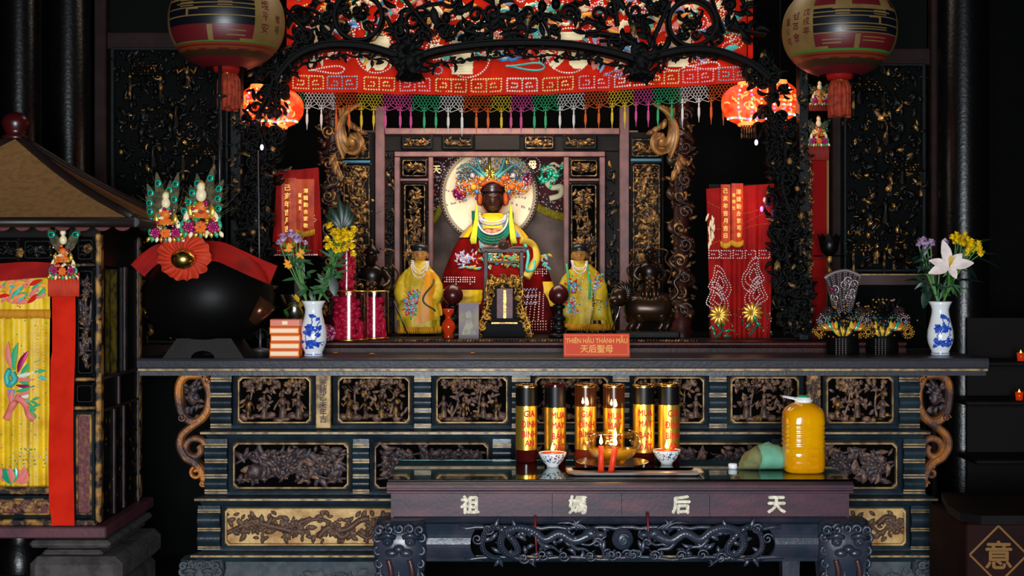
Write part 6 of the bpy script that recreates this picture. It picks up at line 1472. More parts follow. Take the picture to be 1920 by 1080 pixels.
# ---------------------------------------------------------------- red cloths beside the shrine
def ribbon_text(m, fn, txt, px, py, step, sz, d):
    for k, ch in enumerate(txt):
        q = V(fn(px, py+step*k)); m.text(ch, lambda u, v: (q.x+u, q.y-.006, q.z+v), S(sz, d), 0, .02)
def hanging(name, label, d, x0, x1, y0, y1, pleat, ribbons, seed, flare=0, beads=True):
    o = thing(name, label, 'banner', (X((x0+x1)/2, d), d, Z(y1, d))); R = random.Random(seed)
    def yv(px, py): t = (py-y0)/(y1-y0); return d+(.018*sin((px-x0)*pleat)+.008*sin(px*pleat*2.3))*(.15+.85*t)
    def fn(px, py, lift=.004): return V((X(px, d), yv(px, py)-lift, Z(py, d)))
    m = MB(); m.grid(lambda u, v: V(fn(x0+(x1-x0)*u-flare*v*(.5-u)*2, y0+(y1-y0)*v+(10*(1-u) if seed == 5 else -8*u)*(1-v), 0)), 60, 24); cl = m.build('cloth', REDD, o)
    m = MB()
    for a, b, c, e in ribbons:
        n = 12; m.grid(lambda u, v: fn(a+(b-a)*u, c+(e-c)*v+(6*sin(u*PI) if v == 1 else 0), .008), 6, n)
    rb = m.build('gold_ribbons', mat('orange_ribbon%d' % seed, 'c8460f', .6, 0, 'a82e0c', 20), o)
    m = MB()
    for a, b, c, e in ribbons:
        for i in range(14): px = a+(b-a)*i/13; m.tube([fn(px, e+4*sin(PI*i/13), .01), fn(px, e+4*sin(PI*i/13)+10, .01)], .003, 4)
    m.build('ribbon_fringe', mat('ribbon_fringe_gold%d' % seed, 'd8a418', .6), rb)
    return o, fn, cl, rb, R
o, fn, cl, rb, R = hanging('red_banner', 'orange-red hanging banner lettered 己亥年 between the openwork and the dragon column', 7.0, 519, 597, 322, 480, .17, ((528, 556, 334, 452), (556, 590, 336, 430)), 4, 8)
m = MB(); ribbon_text(m, fn, '己亥年吉月吉', 540, 352, 15.5, 12.5, 7.0); ribbon_text(m, fn, '澤龍勤合家敬', 574, 358, 13, 9, 7.0); ribbon_text(m, fn, '富健生', 562, 366, 12, 8, 7.0); m.build('gilt_lettering', LETG, rb)
m = MB()
for k in range(4): m.beads([fn(520+6*k+t*(74-8*k), 470-k*9-t*t*(60-6*k)) for t in [i/14 for i in range(15)]], .0035, .011, k % 2)
m.beads([fn(512+t*84, 478) for t in [i/14 for i in range(15)]], .005, .012, 0); m.build('bead_embroidery', [SEQW, SEQY], cl)
m = MB(); m.box(X(520, 7.06), X(596, 7.06), 7.06, 7.12, Z(330, 7.06), Z(318, 7.06)); m.box(X(552, 7.06), X(562, 7.06), 7.06, 7.1, LT, Z(330, 7.06)); m.build('support', DRED, o)
o, fn, cl, rb, R = hanging('red_skirt', 'tall red beaded cloth with two lettered ribbons beside the gilded dragon column', 6.98, 1324, 1452, 344, 634, .2, ((1351, 1369, 346, 452), (1371, 1393, 344, 450)), 5, -10)
m = MB(); ribbon_text(m, fn, '己亥年吉月吉日', 1360, 358, 14, 10, 6.98); ribbon_text(m, fn, '澤健勤合家同奉', 1384, 360, 13.5, 10, 6.98); ribbon_text(m, fn, '富健生', 1375, 366, 12, 7, 6.98); m.build('gilt_lettering', LETG, rb)
m = MB()
for px in (1330, 1352, 1374, 1398, 1424):
    m.beads([fn(a, b) for a, b in ((px, 470), (px, 484), (px+18, 484), (px+18, 470), (px, 470))], .0042, .012, 0); m.beads([fn(px+5, 477), fn(px+13, 477)], .004, .012, 0)
for cxx, cyy, sg in ((1350, 530, 1), (1412, 515, -1), (1345, 560, 1), (1418, 550, -1)):
    for rr_ in (22, 15, 8): m.beads([fn(cxx+sg*rr_*(1+.3*sin(3*t))*cos(t)*.8, cyy+rr_*1.3*(1+.3*sin(2*t))*sin(t)) for t in [i*.2 for i in range(32)]], .0042, .0125, 0)
for k in range(3): m.beads([fn(1328+t*118, 380+30*k+20*sin(t*3+k)) for t in [i/20 for i in range(21)]], .003, .012, 4)
for k in range(110): px, py = R.uniform(1330, 1448), R.uniform(570, 628); m.bead(fn(px, py), .004, R.choice((1, 1, 2, 4)))
for cxx, cyy in ((1348, 590), (1410, 586)):
    for k in range(12): m.leaf(fn(cxx, cyy, .008), k*.52, S(20, 7), S(8, 7), .006, 4)
    m.beads([fn(cxx+8*sin(t*4), cyy+10+34*t) for t in [i/14 for i in range(15)]], .006, .012, 1)
    for k in range(6): m.leaf(fn(cxx+R.uniform(-16, 16), cyy+R.uniform(14, 40), .008), R.uniform(0, 6.28), S(16, 7), S(5, 7), .006, 1)
for k in range(14): m.leaf(fn(1332+R.uniform(-4, 8), 400+k*4), -PI/2+R.uniform(-.4, .4), S(16, 7), S(4, 7), .004, 3)
m.build('bead_embroidery', [SEQW, mat('emerald_sequin', '0f7a5c', .25, .3), SEQP, CREAM, mat('gold_sequin', 'c89030', .3, .5)], cl)
m = MB(); m.box(X(1330, 7.06), X(1446, 7.06), 7.07, 7.12, LT, Z(345, 7.06)); m.build('backing_stand', BACK, o)
point('led_glow', P(1424, 375, 6.82), .8, (1, .25, .2), .02); point('violet_led_glow', P(1432, 405, 6.88), .12, (.5, .25, 1), .02)
d = 6.86
for px, py, k, lab in ((1428, 392, 0, 'tiny violet light bulb glowing over the red beaded cloth'),):
    m = MB(); o = thing('light_bulb', lab, 'bulb', P(px, py, d)); m.ball(P(px, py, d), (.008, .008, .014), 8, 6); m.part('glass', LEDV, o); m.tube([P(px, py, d)+V((0, 0, .012)), P(px+22, py-60, 6.8)], .0015, 4); m.build('lead', BLK, o)

# ---------------------------------------------------------------- carved side screens
def screen(name, label, x0, x1, y0, y1, d, seed, posts, gl):
    o = thing(name, label, 'screen', (X((x0+x1)/2, d), d, .0)); m = MB(); R = random.Random(seed)
    g = lambda a, b, c, e, dd=0, t=.05: m.box(X(a, d), X(b, d), d+dd, d+dd+t, Z(e, d), Z(c, d), 0, .006)
    for a, b in posts: m.box(X(a, d), X(b, d), d-.02, d+.05, 0, 3.5, 0, .006)
    m.box(X(posts[0][1], d), X(posts[-1][0], d), d, d+.05, Z(y0, d), Z(y0-32, d), 0, .005); m.box(X(posts[0][1], d), X(posts[-1][0], d), d, d+.05, Z(y1+28, d), Z(y1+6, d), 0, .005); m.build('frame', mat('plum_black_frame%d' % seed, '1a0e0e', .6, 0, '221312', 12, spec=.15), o)
    m = MB(); m.box(X(x0-6, d), X(x1+6, d), d+.045, d+.06, 0, 3.4); m.build('backing', mat('teal_black_board%d' % seed, '030505', .7, spec=.08), o)
    m = MB(); w = 6
    for a, b, c, e in ((x0, x0+w, y0, y1), (x1-w, x1, y0, y1), (x0, x1, y0-4, y0+2), (x0, x1, y1-2, y1+4)): m.box(X(a, d), X(b, d), d+.0, d+.03, Z(e, d), Z(c, d), 0, .004)
    m.build('border', mat('dark_border%d' % seed, '0a0e10', .5, 0, '10161a', 30, spec=.2), o)
    m = MB(); n = int((x1-x0)*(y1-y0)/170)
    for k in range(n):
        px, py = R.uniform(x0+8, x1-8), y0+(y1-y0)*R.random(); L = S(R.uniform(9, 24), d); mg = 1 if R.random() < gl*(.3+1.2*(py-y0)/(y1-y0)) else 0
        t = R.random()
        if t < .72: m.leaf((X(px, d), d+R.uniform(.0, .03), Z(py, d)), R.uniform(0, 6.28), L, L*R.uniform(.3, .6), .014, mg, R.uniform(-1.3, 1.3))
        elif t < .88: m.ball(P(px, py, d+.02), (L*.25, .015, L*.35), 8, 5, mg)
        else: m.tube([(a, d+.015, b) for a, b in spiral(X(px, d), Z(py, d), L*.5, 1.3, R.uniform(0, 6), 1, 14)], .005, 5, mg)
    for k in range(int((y1-y0)/75)):            # figures and little pavilions
        px, py = R.uniform(x0+25, x1-25), y0+50+75*k; x, z = X(px, d), Z(py+22, d); h = S(52, d); mg = 1 if R.random() < .5 else 0
        m.lathe([(h*.16, 0), (h*.13, h*.3), (h*.09, h*.55), (h*.13, h*.7), (.01, h*.8)], (x, d, z), 10, mg); m.ball((x, d-.01, z+h*.88), (h*.08, h*.08, h*.1), 8, 6, mg)
        for s in (-1, 1): m.tube([(x+s*h*.1, d, z+h*.68), (x+s*h*.3, d-.02, z+h*.5), (x+s*h*.36, d-.02, z+h*.72)], h*.04, 6, mg)
        if k % 2 == 0:
            px2 = x0+(x1-x0)*(.75 if k % 4 else .3); x, z = X(px2, d), Z(py, d); w_ = S(36, d)
            m.loft([[(x-w_, d-.02, z), (x+w_, d-.02, z), (x+w_*.55, d-.005, z+w_*.6), (x-w_*.55, d-.005, z+w_*.6)], [(x-w_, d+.03, z), (x+w_, d+.03, z), (x+w_*.55, d+.03, z+w_*.6), (x-w_*.55, d+.03, z+w_*.6)]], True, True)
            for r_ in range(4):
                for q in range(9): m.bead((x+(q-4)*w_*.2*(1-.1*r_), d-.026+.004*r_, z+w_*(.08+.14*r_)), .006, 1 if gl > .1 and R.random() < .6 else 0)
            for q in (-.8, .8): m.box(x+q*w_-.006, x+q*w_+.006, d-.01, d+.02, z-S(46, d), z, 1)
    m.build('relief_carving', [LACX if 0 else mat('black_relief%d' % seed, '040404', .4, 0, '080706', 30, spec=.16), mat('tarnished_gilt%d' % seed, 'a87838', .32, .5, '0c0806', 26, .38, .5)], o)
    return o
screen('carved_screen', 'black carved wall screen with tarnished gilding behind the striped paper lantern', 207, 428, 92, 640, 7.62, 3, ((178, 200), (436, 452)), .24)
screen('carved_screen', 'black carved wall screen with tarnished gilding behind the lantern lettered 戊戌年', 1582, 1736, 122, 506, 7.62, 4, ((1560, 1576), (1745, 1768)), .3)
d = 7.6; m = MB(); m.box(X(1577, d), X(1768, d), d-.03, d, Z(535, d), Z(514, d), 0, .004); m.box(X(1577, d), X(1768, d), d-.034, d-.028, Z(516, d), Z(513.5, d), 1)
tag(m.build('screen_rail', [mat('mauve_brown_rail', '3a2020', .5), GOLDL]), 'mauve-brown rail along the foot of the screen above the beaded crowns', 'rail')
d = 7.0; o = thing('couplet_board', 'narrow red vertical board with carved gilt edges behind the dark lotus lamp', 'board', (X(1534, d), d, LT)); m = MB(); m.box(X(1522, d), X(1549, d), d, d+.02, LT, Z(282, d)); m.build('red_panel', mat('deep_red_board', '780a0a', .8, spec=.08), o)
m = MB(); m.box(X(1513, d), X(1522, d), d-.012, d+.025, LT, Z(282, d), 0, .003); m.box(X(1549, d), X(1554, d), d-.012, d+.025, LT, Z(282, d), 1, .003); R = random.Random(3)
for k in range(90): m.leaf((X(1517.5, d)+R.uniform(-.009, .009), d-.014, R.uniform(LT+.1, Z(284, d))), R.uniform(0, 6.28), .02, .01, .006, 1, 1)
m.build('carved_edges', [LACD, mat('edge_gilt', '7a5226', .4, .4)], o)
def side_crown(px, py, w, h, d, label, fr):
    o = thing('bead_crown', label, 'ornament', P(px, py, d)); R = random.Random(px); m = MB(); tower(m, P(px, py-h*.1, d), S(w, d), S(h, d), R); m.build('bead_tower', ORN, o)
    if fr:
        m = MB()
        for k in range(int(w*.9)): x = px-w*.5+w*k/(w*.9-1); m.tube([P(x, py-h*.16+5*sin(k), d), P(x+R.uniform(-1, 1), py+fr, d-.004)], .0042, 4)
        m.build('tassel_fringe', REDO if px < 500 else mat('dark_red_fringe', '7a1a10', .8), o)
    me, mb = MB(), MB()
    for s in (-1, 1):
        for q in (0, 1): feather(me, mb, P(px, py-h*.5, d+.014), P(px+s*(w*.42-q*2), py-h*(.86-.26*q) if px > 500 else py-h*.92, d+.01), S(w*.3, d))
    mb.build('feather_barbs', PEAC, o); me.build('feather_eyes', [EYEG, EYEB] if px < 500 else [mat('dim_green_eye', '0a4a3a', .3, .3), EYEB], o)
side_crown(1534, 278, 40, 56, 6.93, 'bead crown with red fringe topping the narrow red board', 22)
side_crown(1536, 200, 36, 44, 6.95, 'smaller bead crown hanging above the narrow red board', 8)
m = MB(); m.tube([P(1536, 175, 6.96), V((X(1536, 6.96), 6.96, 3.5))], .0025, 4); tag(m.build('hanging_string', LACD), 'thin dark string holding the smaller bead crown', 'string')
# lotus lamp
d = 6.74; x = X(1555, d); o = thing('lotus_lamp', 'dark metal lotus lamp on a gold-banded stem beside the red board', 'lamp', (x, d, LT)); m = MB(); zc = Z(462, d)
m.lathe([(0, -.05), (.02, -.045), (.04, -.02), (.046, .02), (.04, .03), (0, .02)], (x, d, zc), 20)
for k in range(10): a = 2*PI*k/10; m.leaf3((x+.018*cos(a), d+.018*sin(a), zc-.045), (cos(a)*.5, sin(a)*.5, 1), (-cos(a), -sin(a), .2), .11, .045, 0, -.1)
m.tube([(x-.075, d, zc-.045), (x+.075, d, zc-.045)], .004, 5); m.build('lotus_cup', mat('black_metal', '0c0b0c', .35, .6), o)
m = MB(); z = LT; m.lathe([(.06, 0), (.06, .012), (.02, .03), (.009, .05), (.009, zc-LT-.05)], (x, d, LT), 14); m.build('stem', LACD, o); m = MB()
for py in (486, 505, 524): m.lathe([(.0095, -.018), (.013, -.014), (.013, .014), (.0095, .018)], (x, d, Z(py, d)), 12)
m.build('gold_bands', GOLD, o)

# ---------------------------------------------------------------- beaded opera crowns on the altar
BC = [mat('crown_gold', 'b8862a', .35, .5), mat('crown_teal', '0f5a5e', .3, .3), mat('crown_orange', 'b85a1a', .4), SEQG, mat('crown_brown', '2a1a18', .4, .3), mat('crown_silver', '9a8a8c', .3, .6), mat('crown_yellow', 'c8a81e', .5), MAG]
def opera(px, label, seed, fan):
    d = 6.5 if fan else 6.57; R = random.Random(seed); o = thing('opera_headdress', label, 'headdress', (X(px, d), d, AT)); c = lambda a, b, y=0: P(px+a, b, d+y)
    m = MB(); m.lathe([(.07, 0), (.075, .01), (.07, .1), (.085, .14), (.06, .19), (0, .21)], (X(px, d), d+.02, AT), 18); m.build('cap', LACX, o); m = MB()
    for s in (-1, 1):
        for a, b, r, k in ((38, 600, 12, 5), (22, 602, 17, 1), (46, 622, 12, 0), (30, 585, 9, 4)):
            for q in range(3):
                for i in range(16): t = 2*PI*i/16; m.bead(c(s*a+r*(.4+.3*q)*cos(t), b+r*(.4+.3*q)*sin(t), -.06), .0055, R.choice((k, k, k, 4)))
        for q in range(5): m.leaf(c(s*(12+q*3), 622-q*1, -.085), PI/2-s*(.5+.25*q), S(20, d), S(9, d), .01, (6, 2, 3, 2, 0)[q], s*.4)
    for q in range(9): m.leaf(c((q-4)*2, 630, -.09), PI/2-(q-4)*.18, S(19, d), S(6, d), .01, (6, 0, 4)[q % 3])
    for k in range(70): m.bead(c(R.gauss(0, 26), 606+R.gauss(0, 13), -.07), .005, R.choice((0, 0, 1, 5, 4, 2)))
    for k in range(12): a = c(R.uniform(-30, 30), R.uniform(585, 600), -.04); m.tube([a, a+V((R.uniform(-.04, .04), -.02, R.uniform(.03, .09)))], .0014, 3, 4); m.bead(a+V((0, -.02, .06)), .006, R.choice((0, 5)))
    m.build('bead_rosettes', BC, o); m = MB()
    for q in range(4): m.beads([c(-14+q*6, 636, -.07), c(-14+q*6, 667, -.075)], .0036, .0085, 5)
    m.build('bead_strings', BC, o)
    if fan:
        m = MB(); pts = [(-36, 522), (-20, 512), (2, 507), (18, 511), (32, 518)]; top_ = curve(pts, 5); n = len(top_)
        for i, (a, b) in enumerate(top_):
            t = i/(n-1); m.beads([c(a, b, -.02), c(-24+46*t, 548+8*sin(t*PI), -.02), c(-10+22*t, 590, -.03)], .0042, .010, 5 if i % 3 else 4)
        m.tube([c(a, b, -.024) for a, b in top_], .008, 6, 5)
        for k in range(9): m.tube([(u, d-.026, v) for u, v in spiral(*[(q.x, q.z) for q in [c(R.uniform(-22, 22), R.uniform(525, 560))]][0], .022, 1.3, k, 1, 14)], .004, 5, 5)
        m.beads([c(-20, 560, -.03), c(-6, 595, -.05)], .006, .01, 5); m.bead(c(-22, 542, -.04), .012, 7)
        m.grid(lambda u, v: c(-36+68*u+(12-24*u)*v*1.2, 516-10*sin(u*PI)+v*(62), -.012), 10, 8, 4); m.build('fan_crest', BC, o)
opera(1582, 'beaded opera crown with a tall filigree fan crest on the altar', 4, True)
opera(1656, 'lower beaded opera crown with teal rosettes nearest the lily vase', 9, False)
# ---------------------------------------------------------------- roofed spirit house at the side
D0 = 5.9; XR = X(190, D0); XL = X(-120, D0); D1 = 6.56
hs = thing('spirit_house', 'roofed black and gilt spirit house on a mauve base with a yellow curtain opening', 'shrine', ((XL+XR)/2, 6.2, .44))
hz = lambda py: Z(py, D0)
m = MB(); ap = V((X(30, 6.22), 6.22, Z(256, 6.22))); ez = Z(411, 5.72); ex = X(252, 5.72); exl = 2*ap.x-ex; ey0, ey1 = 5.72, 6.68
cn = [V((exl, ey0, ez)), V((ex, ey0, ez)), V((ex, ey1, ez)), V((exl, ey1, ez))]
def slope(a, b, n=8):
    rings = []
    for i in range(n+1):
        t = i/n; k = t**1.0; sag = -.05*sin(PI*t)
        p0 = a+(ap-a)*k; p1 = b+(ap-b)*k; rings.append([(p0.x, p0.y, p0.z+sag*.6), (p1.x, p1.y, p1.z+sag*.6)])
    m.loft(rings, False, False)
for i in range(4): slope(cn[i], cn[(i+1) % 4])
m.build('roof', ROOF, hs)
m = MB()
for i in range(4): m.tube([V((0, 0, -.05*.6*sin(PI*t)+.008))+cn[i]+(ap-cn[i])*t for t in [k/8 for k in range(9)]], .018, 8); m.part('roof_ridge', ROOFD, hs)
for i in range(4): a, b = cn[i], cn[(i+1) % 4]; m.tube([a+V((0, 0, -.012)), b+V((0, 0, -.012))], .02, 8); m.part('eave_edge', ROOFD, hs)
m = MB(); m.lathe([(.055, 0), (.06, .012), (.04, .02), (.05, .04), (.062, .07), (.05, .1), (.02, .115), (0, .12)], ap+V((0, 0, -.012)), 24); m.build('finial', REDB, hs)
m = MB(); yv_ = 5.78
for k in range(-4, 6): x = X(42+k*37.5, yv_); m.prism([(x+S(16*cos(t), yv_), Z(421, yv_)-S(12*sin(t), yv_)) for t in [PI*i/10 for i in range(11)]], yv_, yv_+.006)
m.box(X(-120, yv_), X(236, yv_), yv_, yv_+.01, Z(423, yv_), Z(416, yv_)); m.build('scalloped_valance', mat('dusty_red_scallop', '5a2022', .7), hs)
m = MB(); m.box(XL, XR-.01, D0+.02, D1-.02, hz(445), ez-.01); m.box(XL, XR-.03, D1-.03, D1, .5, hz(445)); m.build('back_and_lintel', BACK, hs)
# corner posts and rails
PG = mat('gilt_purple_post', 'a87838', .45, .2, '1e1618', 22, .38, .56, .1)
for dd in (D0, D1-.045):
    m = MB(); m.box(X(179, D0), XR, dd-.008, dd+.04, hz(980), hz(438), 0, .006); m.build('corner_post', PG, hs)
m = MB(); g = lambda a, b, c, e: m.box(X(a, D0), X(b, D0), D0-.004, D0+.03, hz(e), hz(c), 0, .004) or m.part('gilt_rail', PG, hs)
g(-120, 179, 494, 500); g(136, 179, 708, 715); g(136, 179, 762, 769); g(-120, 98, 914, 927); g(-120, 179, 974, 986);
TEALF = mat('teal_black_frame', '10242a', .4, 0, '0a171b', 14)
for a, b, c, e, kd, mc, sd in ((140, 178, 444, 492, 'floral', [LACD, CARVD], 1), (40, 100, 446, 490, 'floral', [LACD, CARVD], 2), (-60, 38, 446, 490, 'floral', [LACD, CARVG], 3), (140, 178, 502, 706, 'floral', [CARVD, CARVG], 4), (138, 178, 717, 760, 'flat', [LACD, LACD], 5)):
    carved_panel(hs, X(a, D0), X(b, D0), hz(e), hz(c), D0, kd, 200+sd, LACD, mb_=LACD, c=.006, fw=.012, dep=.02, mc=mc)
for a, b, c, e, kd, sd in ((136, 177, 771, 972, 'flat', 6), (-60, 98, 929, 972, 'flat', 7)):
    carved_panel(hs, X(a, D0), X(b, D0), hz(e), hz(c), D0, kd, 210+sd, TEALF, mb_=PG, c=.004, fw=.016, dep=.014, mc=[mat('maroon_gilt_relief%d' % sd, '9a7040', .5, .2, '4a2026', 40, .42, .62)], hollow=False)
    m = MB(); m.box(X(a, D0)+.014, X(b, D0)-.014, D0+.0135, D0+.02, hz(e)+.014, hz(c)-.014); m.build('maroon_ground', mat('maroon_ground%d' % sd, '5a2228', .6, 0, '7a4a34', 60, .45, .7, .3, 90), hs)
m = MB()
for px, py in ((37, 474), (164, 466)): m.rosette(P(px, py, D0-.006), S(10, D0), 5, 2, 0, 0); m.part('gilt_flower', CARVG, hs)
# the side facing the altar
m = MB(); sx = lambda t0, t1, c, e, th=.02: m.box(XR-.012-th, XR-.012, D0+.03+(D1-D0-.06)*t0, D0+.03+(D1-D0-.06)*t1, Z(e, D0), Z(c, D0), 0, .004)
sx(0, 1, 440, 500); sx(.0, .12, 500, 712); sx(.58, .72, 500, 712); sx(.72, 1, 500, 712, .012); sx(0, 1, 712, 985, .012); m.build('side_wall', LACD, hs)
SMM = mat('side_moulding', '3a2828', .45, 0, '241a1c', 14); m = MB(); sx2 = lambda t0, t1, c, e: m.box(XR-.013, XR-.002, D0+.03+(D1-D0-.06)*t0, D0+.03+(D1-D0-.06)*t1, Z(e, D0), Z(c, D0), 0, .003) or m.part('side_moulding', SMM, hs)
sx2(.0, 1, 708, 714); sx2(.0, 1, 770, 775); sx2(.3, .34, 775, 980); sx2(.55, .59, 775, 980); sx2(.96, 1, 440, 985); sx2(.58, .64, 500, 708); sx2(.42, .46, 714, 770)
m = MB(); R = random.Random(8)
for k in range(170):
    t, py = R.random(), R.uniform(780, 975); y = D0+.04+(D1-D0-.08)*t; L = .03; a = R.uniform(0, 6.28); z = Z(py, D0)
    m.leaf3((XR-.01, y, z), (0, cos(a), sin(a)), (1, 0, 0), L, .014, R.random() < .3)
m.build('side_carving', [LACD, CARVG], hs)
m = MB(); zt = Z(988, 5.86); zb = Z(1010, 5.86); m.box(XL, X(199, 5.86), 5.86, 6.64, zb, zt, 0, .006); m.build('base_slab', mat('mauve_slab', '5a2c34', .5, 0, '44242c', 10, .4, .7, .1), hs)
# stone pedestal under it
ped = thing('stone_pedestal', 'grey moulded stone pedestal carrying the spirit house', 'pedestal', ((XL+XR)/2, 6.2, 0)); m = MB()
x0, x1 = X(54, 5.88), X(205, 5.88)
m.box(X(90, 5.95), X(176, 5.88), 5.95, 6.6, .05, zb-.002); m.part('stone_core', STONE, ped)
for (ya, yb, a, b, f) in ((1014, 1028, 54, 206, 5.86), (1032, 1044, 78, 192, 5.9), (1046, 1100, 52, 226, 5.84), (1100, 1180, 70, 215, 5.88)): m.box(X(a, f), X(b, f), f, f+.7, max(.0, Z(yb, f)), Z(ya, f), 0, .03 if yb-ya > 20 else .012); m.part('stone_course', STONE, ped)
m.box(X(40, 5.8), X(262, 5.8), 5.8, 6.7, 0, .06, 0, .01); m.build('stone_plinth', STONE, ped)
# yellow embroidered curtain, swag, red sash, crown
d = 5.965
def yfn(px, py, lift=0): t = (py-500)/420; return V((X(px, d), d+(.014*sin(px*.17+.5)+.006*sin(px*.41))*(.25+.75*t)-lift, Z(py, d)))
cur = thing('yellow_curtain', 'yellow sequinned curtain with phoenix embroidery hanging in the spirit house opening', 'curtain', (X(20, d), d, Z(912, d)))
m = MB(); m.grid(lambda u, v: yfn(-115+210*u-2*sin(v*3)*u, 512+402*v), 80, 30); cl = m.build('lower_drape', YEL, cur)
m = MB(); m.grid(lambda u, v: yfn(-115+211*u, 508+74*v, .014), 80, 8); tp = m.build('upper_tier', YEL, cur)
m = MB(); R = random.Random(3)
for k in range(150): px = -115+211*k/149; m.tube([yfn(px, 580, .016), yfn(px+R.uniform(-1, 1), 596+R.uniform(-2, 2), .018)], .0034, 4)
m.build('tier_fringe', mat('curtain_fringe', 'c8860c', .7), tp)
EM = [PINK, GRN, TEAL, MAG, WHT, RED, SEQG, SEQW, ORG, SEQY, BLUE]; m = MB()
def lf(px, py, a, L, w, k, b=0): m.leaf(yfn(px, py, .006), a, S(L, d), S(w, d), .005, k, b)
for k, (a, L, c_) in enumerate(((2.0, 50, 0), (1.75, 52, 1), (1.4, 46, 3), (.95, 46, 1), (.55, 44, 1), (.25, 40, 2))): lf(24+k*5, 690+k*4, a, L, 11, c_, -.3)
for k in range(9): lf(34+R.uniform(-3, 3), 704+k*6, R.uniform(-.3, .2), 36, 7, (4, 0, 1, 3, 4, 1, 0, 4, 2)[k], .2)
for k in range(6): lf(14+k*3, 730, -1.3-.15*k, 34, 9, 10 if k % 2 else 0, .3)
m.tube([yfn(a, b, .008) for a, b in curve([(20, 692), (14, 705), (18, 722), (30, 712), (26, 698)], 6)], .012, 6, 2)
for pts in ([(30, 745), (45, 755), (58, 778), (66, 785)], [(30, 752), (20, 770), (12, 786)]): m.tube([yfn(a, b, .006) for a, b in curve(pts, 5)], .016, 6, 0, True, .5)
for k in range(10): lf(60+R.uniform(-4, 4), 760+R.uniform(-12, 20), R.uniform(-2, 1), 14, 5, 1)
for k in range(16): lf(20+R.uniform(-30, 40), 905+R.uniform(-4, 3), R.uniform(.1, 2), 32, 12, 0 if k < 12 else 6, .3)
for k in range(170): px, py = R.uniform(-20, 92), R.uniform(600, 905); m.bead(yfn(px, py, .004), .003, R.choice((6, 7, 7, 9, 9, 9)))
for k in range(60): m.bead(yfn(72+8*(k % 3), 612+6*(k//3)+R.uniform(-1, 1), .004), .0026, 9 if k % 4 else 8)
for k in range(60): m.bead(yfn(30+R.uniform(-5, 60), 842+7*(k % 5), .004), .0036, R.choice((6, 7, 9)))
m.build('phoenix_embroidery', EM, cl); m = MB()
for k in range(46):
    px, py = R.uniform(-20, 70), R.uniform(524, 572); lft = yfn(px, py, .02); m.leaf(lft, R.uniform(.2, 1.2), S(26, d), S(9, d), .005, R.choice((0, 0, 0, 1, 8, 5, 2)), R.uniform(-.5, .5))
for k in range(60): m.bead(yfn(R.uniform(-20, 90), R.uniform(520, 576), .02), .003, R.choice((7, 8, 5, 7)))
m.build('bird_embroidery', EM, tp)
d = 5.875; m = MB()
m.grid(lambda u, v: (X(-115+218*u, d), d-.006*sin(u*9+v*4), Z(494+(26+7*sin(u*3))*v+3*sin(u*6), d)), 30, 5); tag(m.build('red_swag', REDD), 'dark red cloth swag stretched across the top of the yellow curtain', 'swag')
m = MB(); m.grid(lambda u, v: (X(97+43*u+(-3 if .3 < v < .95 else 0)*(1-u)+2*sin(v*7), d-.01), d-.012-.008*v-.004*sin(u*4+v*9), Z(520+465*v, d-.01)), 10, 30); tag(m.build('hanging_red_cloth', RED), 'long plain red sash hanging down the front of the spirit house', 'sash')
side_crown(120, 532, 56, 100, 5.83, 'bead crown with orange fringe and two peacock eyes on the spirit house', 24)
m = MB(); d = 6.2
m.grid(lambda u, v: (XR-.05+.008*sin(u*16), D0+.12+.3*u, Z(505+210*v, D0)), 30, 10)
tag(m.build('side_curtain', mat('olive_yellow_brocade', '6e5c10', .7, 0, '2e2a0c', 26, .4, .62)), 'olive yellow brocade curtain in the side opening of the spirit house', 'curtain')

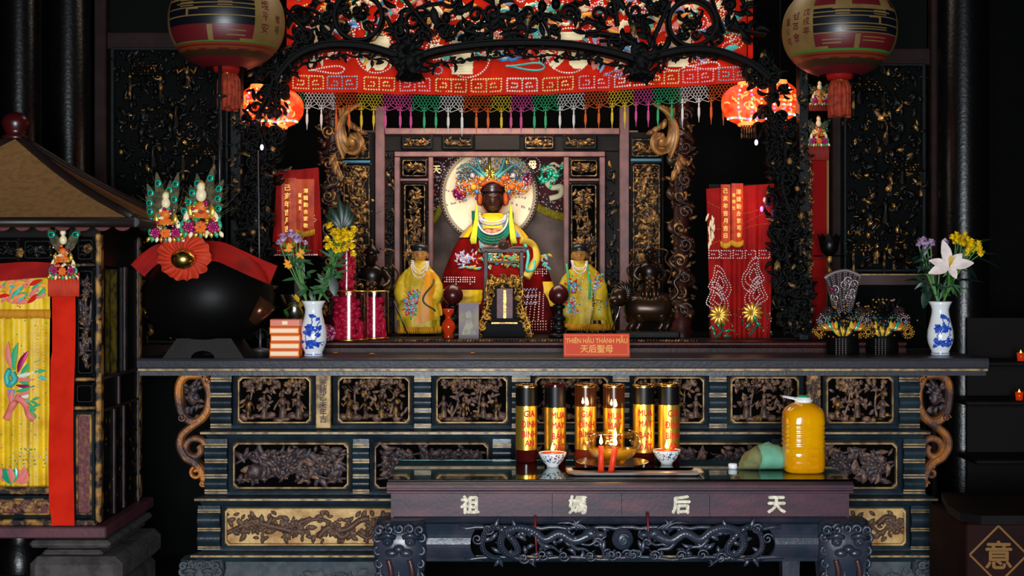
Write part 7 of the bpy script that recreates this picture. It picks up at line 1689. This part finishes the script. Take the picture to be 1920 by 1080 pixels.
# ---------------------------------------------------------------- shelves and cabinet at the other side
d = 6.99; WD = mat('brown_black_shelf', '0c0908', .5, 0, '120d0c', 8, spec=.15); o = thing('side_shelf', 'dark wooden shelf unit with two small votive lights at the edge of the hall', 'shelf', (X(1900, d), d+.3, 0))
for py, x0 in ((678, 1812), (752, 1812), (862, 1830)):
    m = MB(); m.box(X(x0, d), X(2100, d), d, d+.3, Z(py+9, d), Z(py, d), 0, .006); m.build('shelf_board', WD, o)
m = MB(); m.box(X(1850, d), X(2100, d), d+.3, d+.32, 0, Z(600, d)); m.part('back_board', BACK, o); m.box(X(2080, d), X(2100, d), d, d+.3, 0, Z(600, d)); m.part('upright', BACK, o)
o = thing('side_cabinet', 'low dark red cabinet with a gold 意 diamond under the dark shelves', 'cabinet', (X(1900, 5.6), 5.9, 0)); dd = 5.6
m = MB(); m.box(X(1812, dd), X(2100, dd), dd, dd+.5, 0, Z(982, dd), 0, .006); b = m.build('body', mat('dark_red_cabinet', '220b0a', .6, 0, '190808', 9, spec=.12), o)
m = MB(); pts = [(X(1760+6*i, dd), Z(952-12*sin(PI*i/24*.5)+10*(1-i/24), dd)) for i in range(0, 1)]
prf = [(X(1800, dd), dd), (X(1830, dd), dd-.06), (X(2100, dd), dd-.06), (X(2100, dd), dd+.52), (X(1840, dd), dd+.52), (X(1806, dd), dd+.2)]
m.loft([[(a, y, z) for a, y in prf] for z in (Z(978, dd), Z(962, dd))], True, True, 0, False); m.build('top_board', WD, o)
m = MB(); c = V((X(1872, dd), dd, Z(1040, dd))); R_ = S(54, dd)
dm = [(c.x+R_*cos(t), c.z+R_*sin(t)) for t in (0, PI/2, PI, 3*PI/2, 0)]; m.ribbon(dm[:2], .008, dd-.004, dd+.002); m.ribbon(dm[1:3], .008, dd-.004, dd+.002); m.ribbon(dm[2:4], .008, dd-.004, dd+.002); m.ribbon(dm[3:5], .008, dd-.004, dd+.002)
m.text('意', flat(c, dd-.002), S(56, dd), 0, .02); m.build('gold_emblem', mat('dull_gold_paint', '7a5222', .5), b)
for px, py, lab in ((1914, 678, 'small votive light glowing on the upper dark shelf'), (1911, 752, 'small red votive glass glowing on the middle dark shelf')):
    d = 7.04; x = X(px, d); zz = Z(py, 6.99)+.0005; o = thing('votive_light', lab, 'candle', (x, d, zz), None); m = MB(); m.lathe([(0, 0), (.016, 0), (.019, .04), (.017, .04), (.014, .004), (0, .004)], (x, d, zz), 16); m.build('glass', mat('red_votive_glass%d' % py, '8a1a0a', .1, emit='c03008', es=.5), o)
    m = MB(); m.lathe([(0, 0), (.005, .004), (.006, .01), (.0, .026)], (x, d, zz+.03), 8); m.build('flame', mat('small_flame%d' % py, 'ffd080', .5, emit='ffa040', es=3), o)
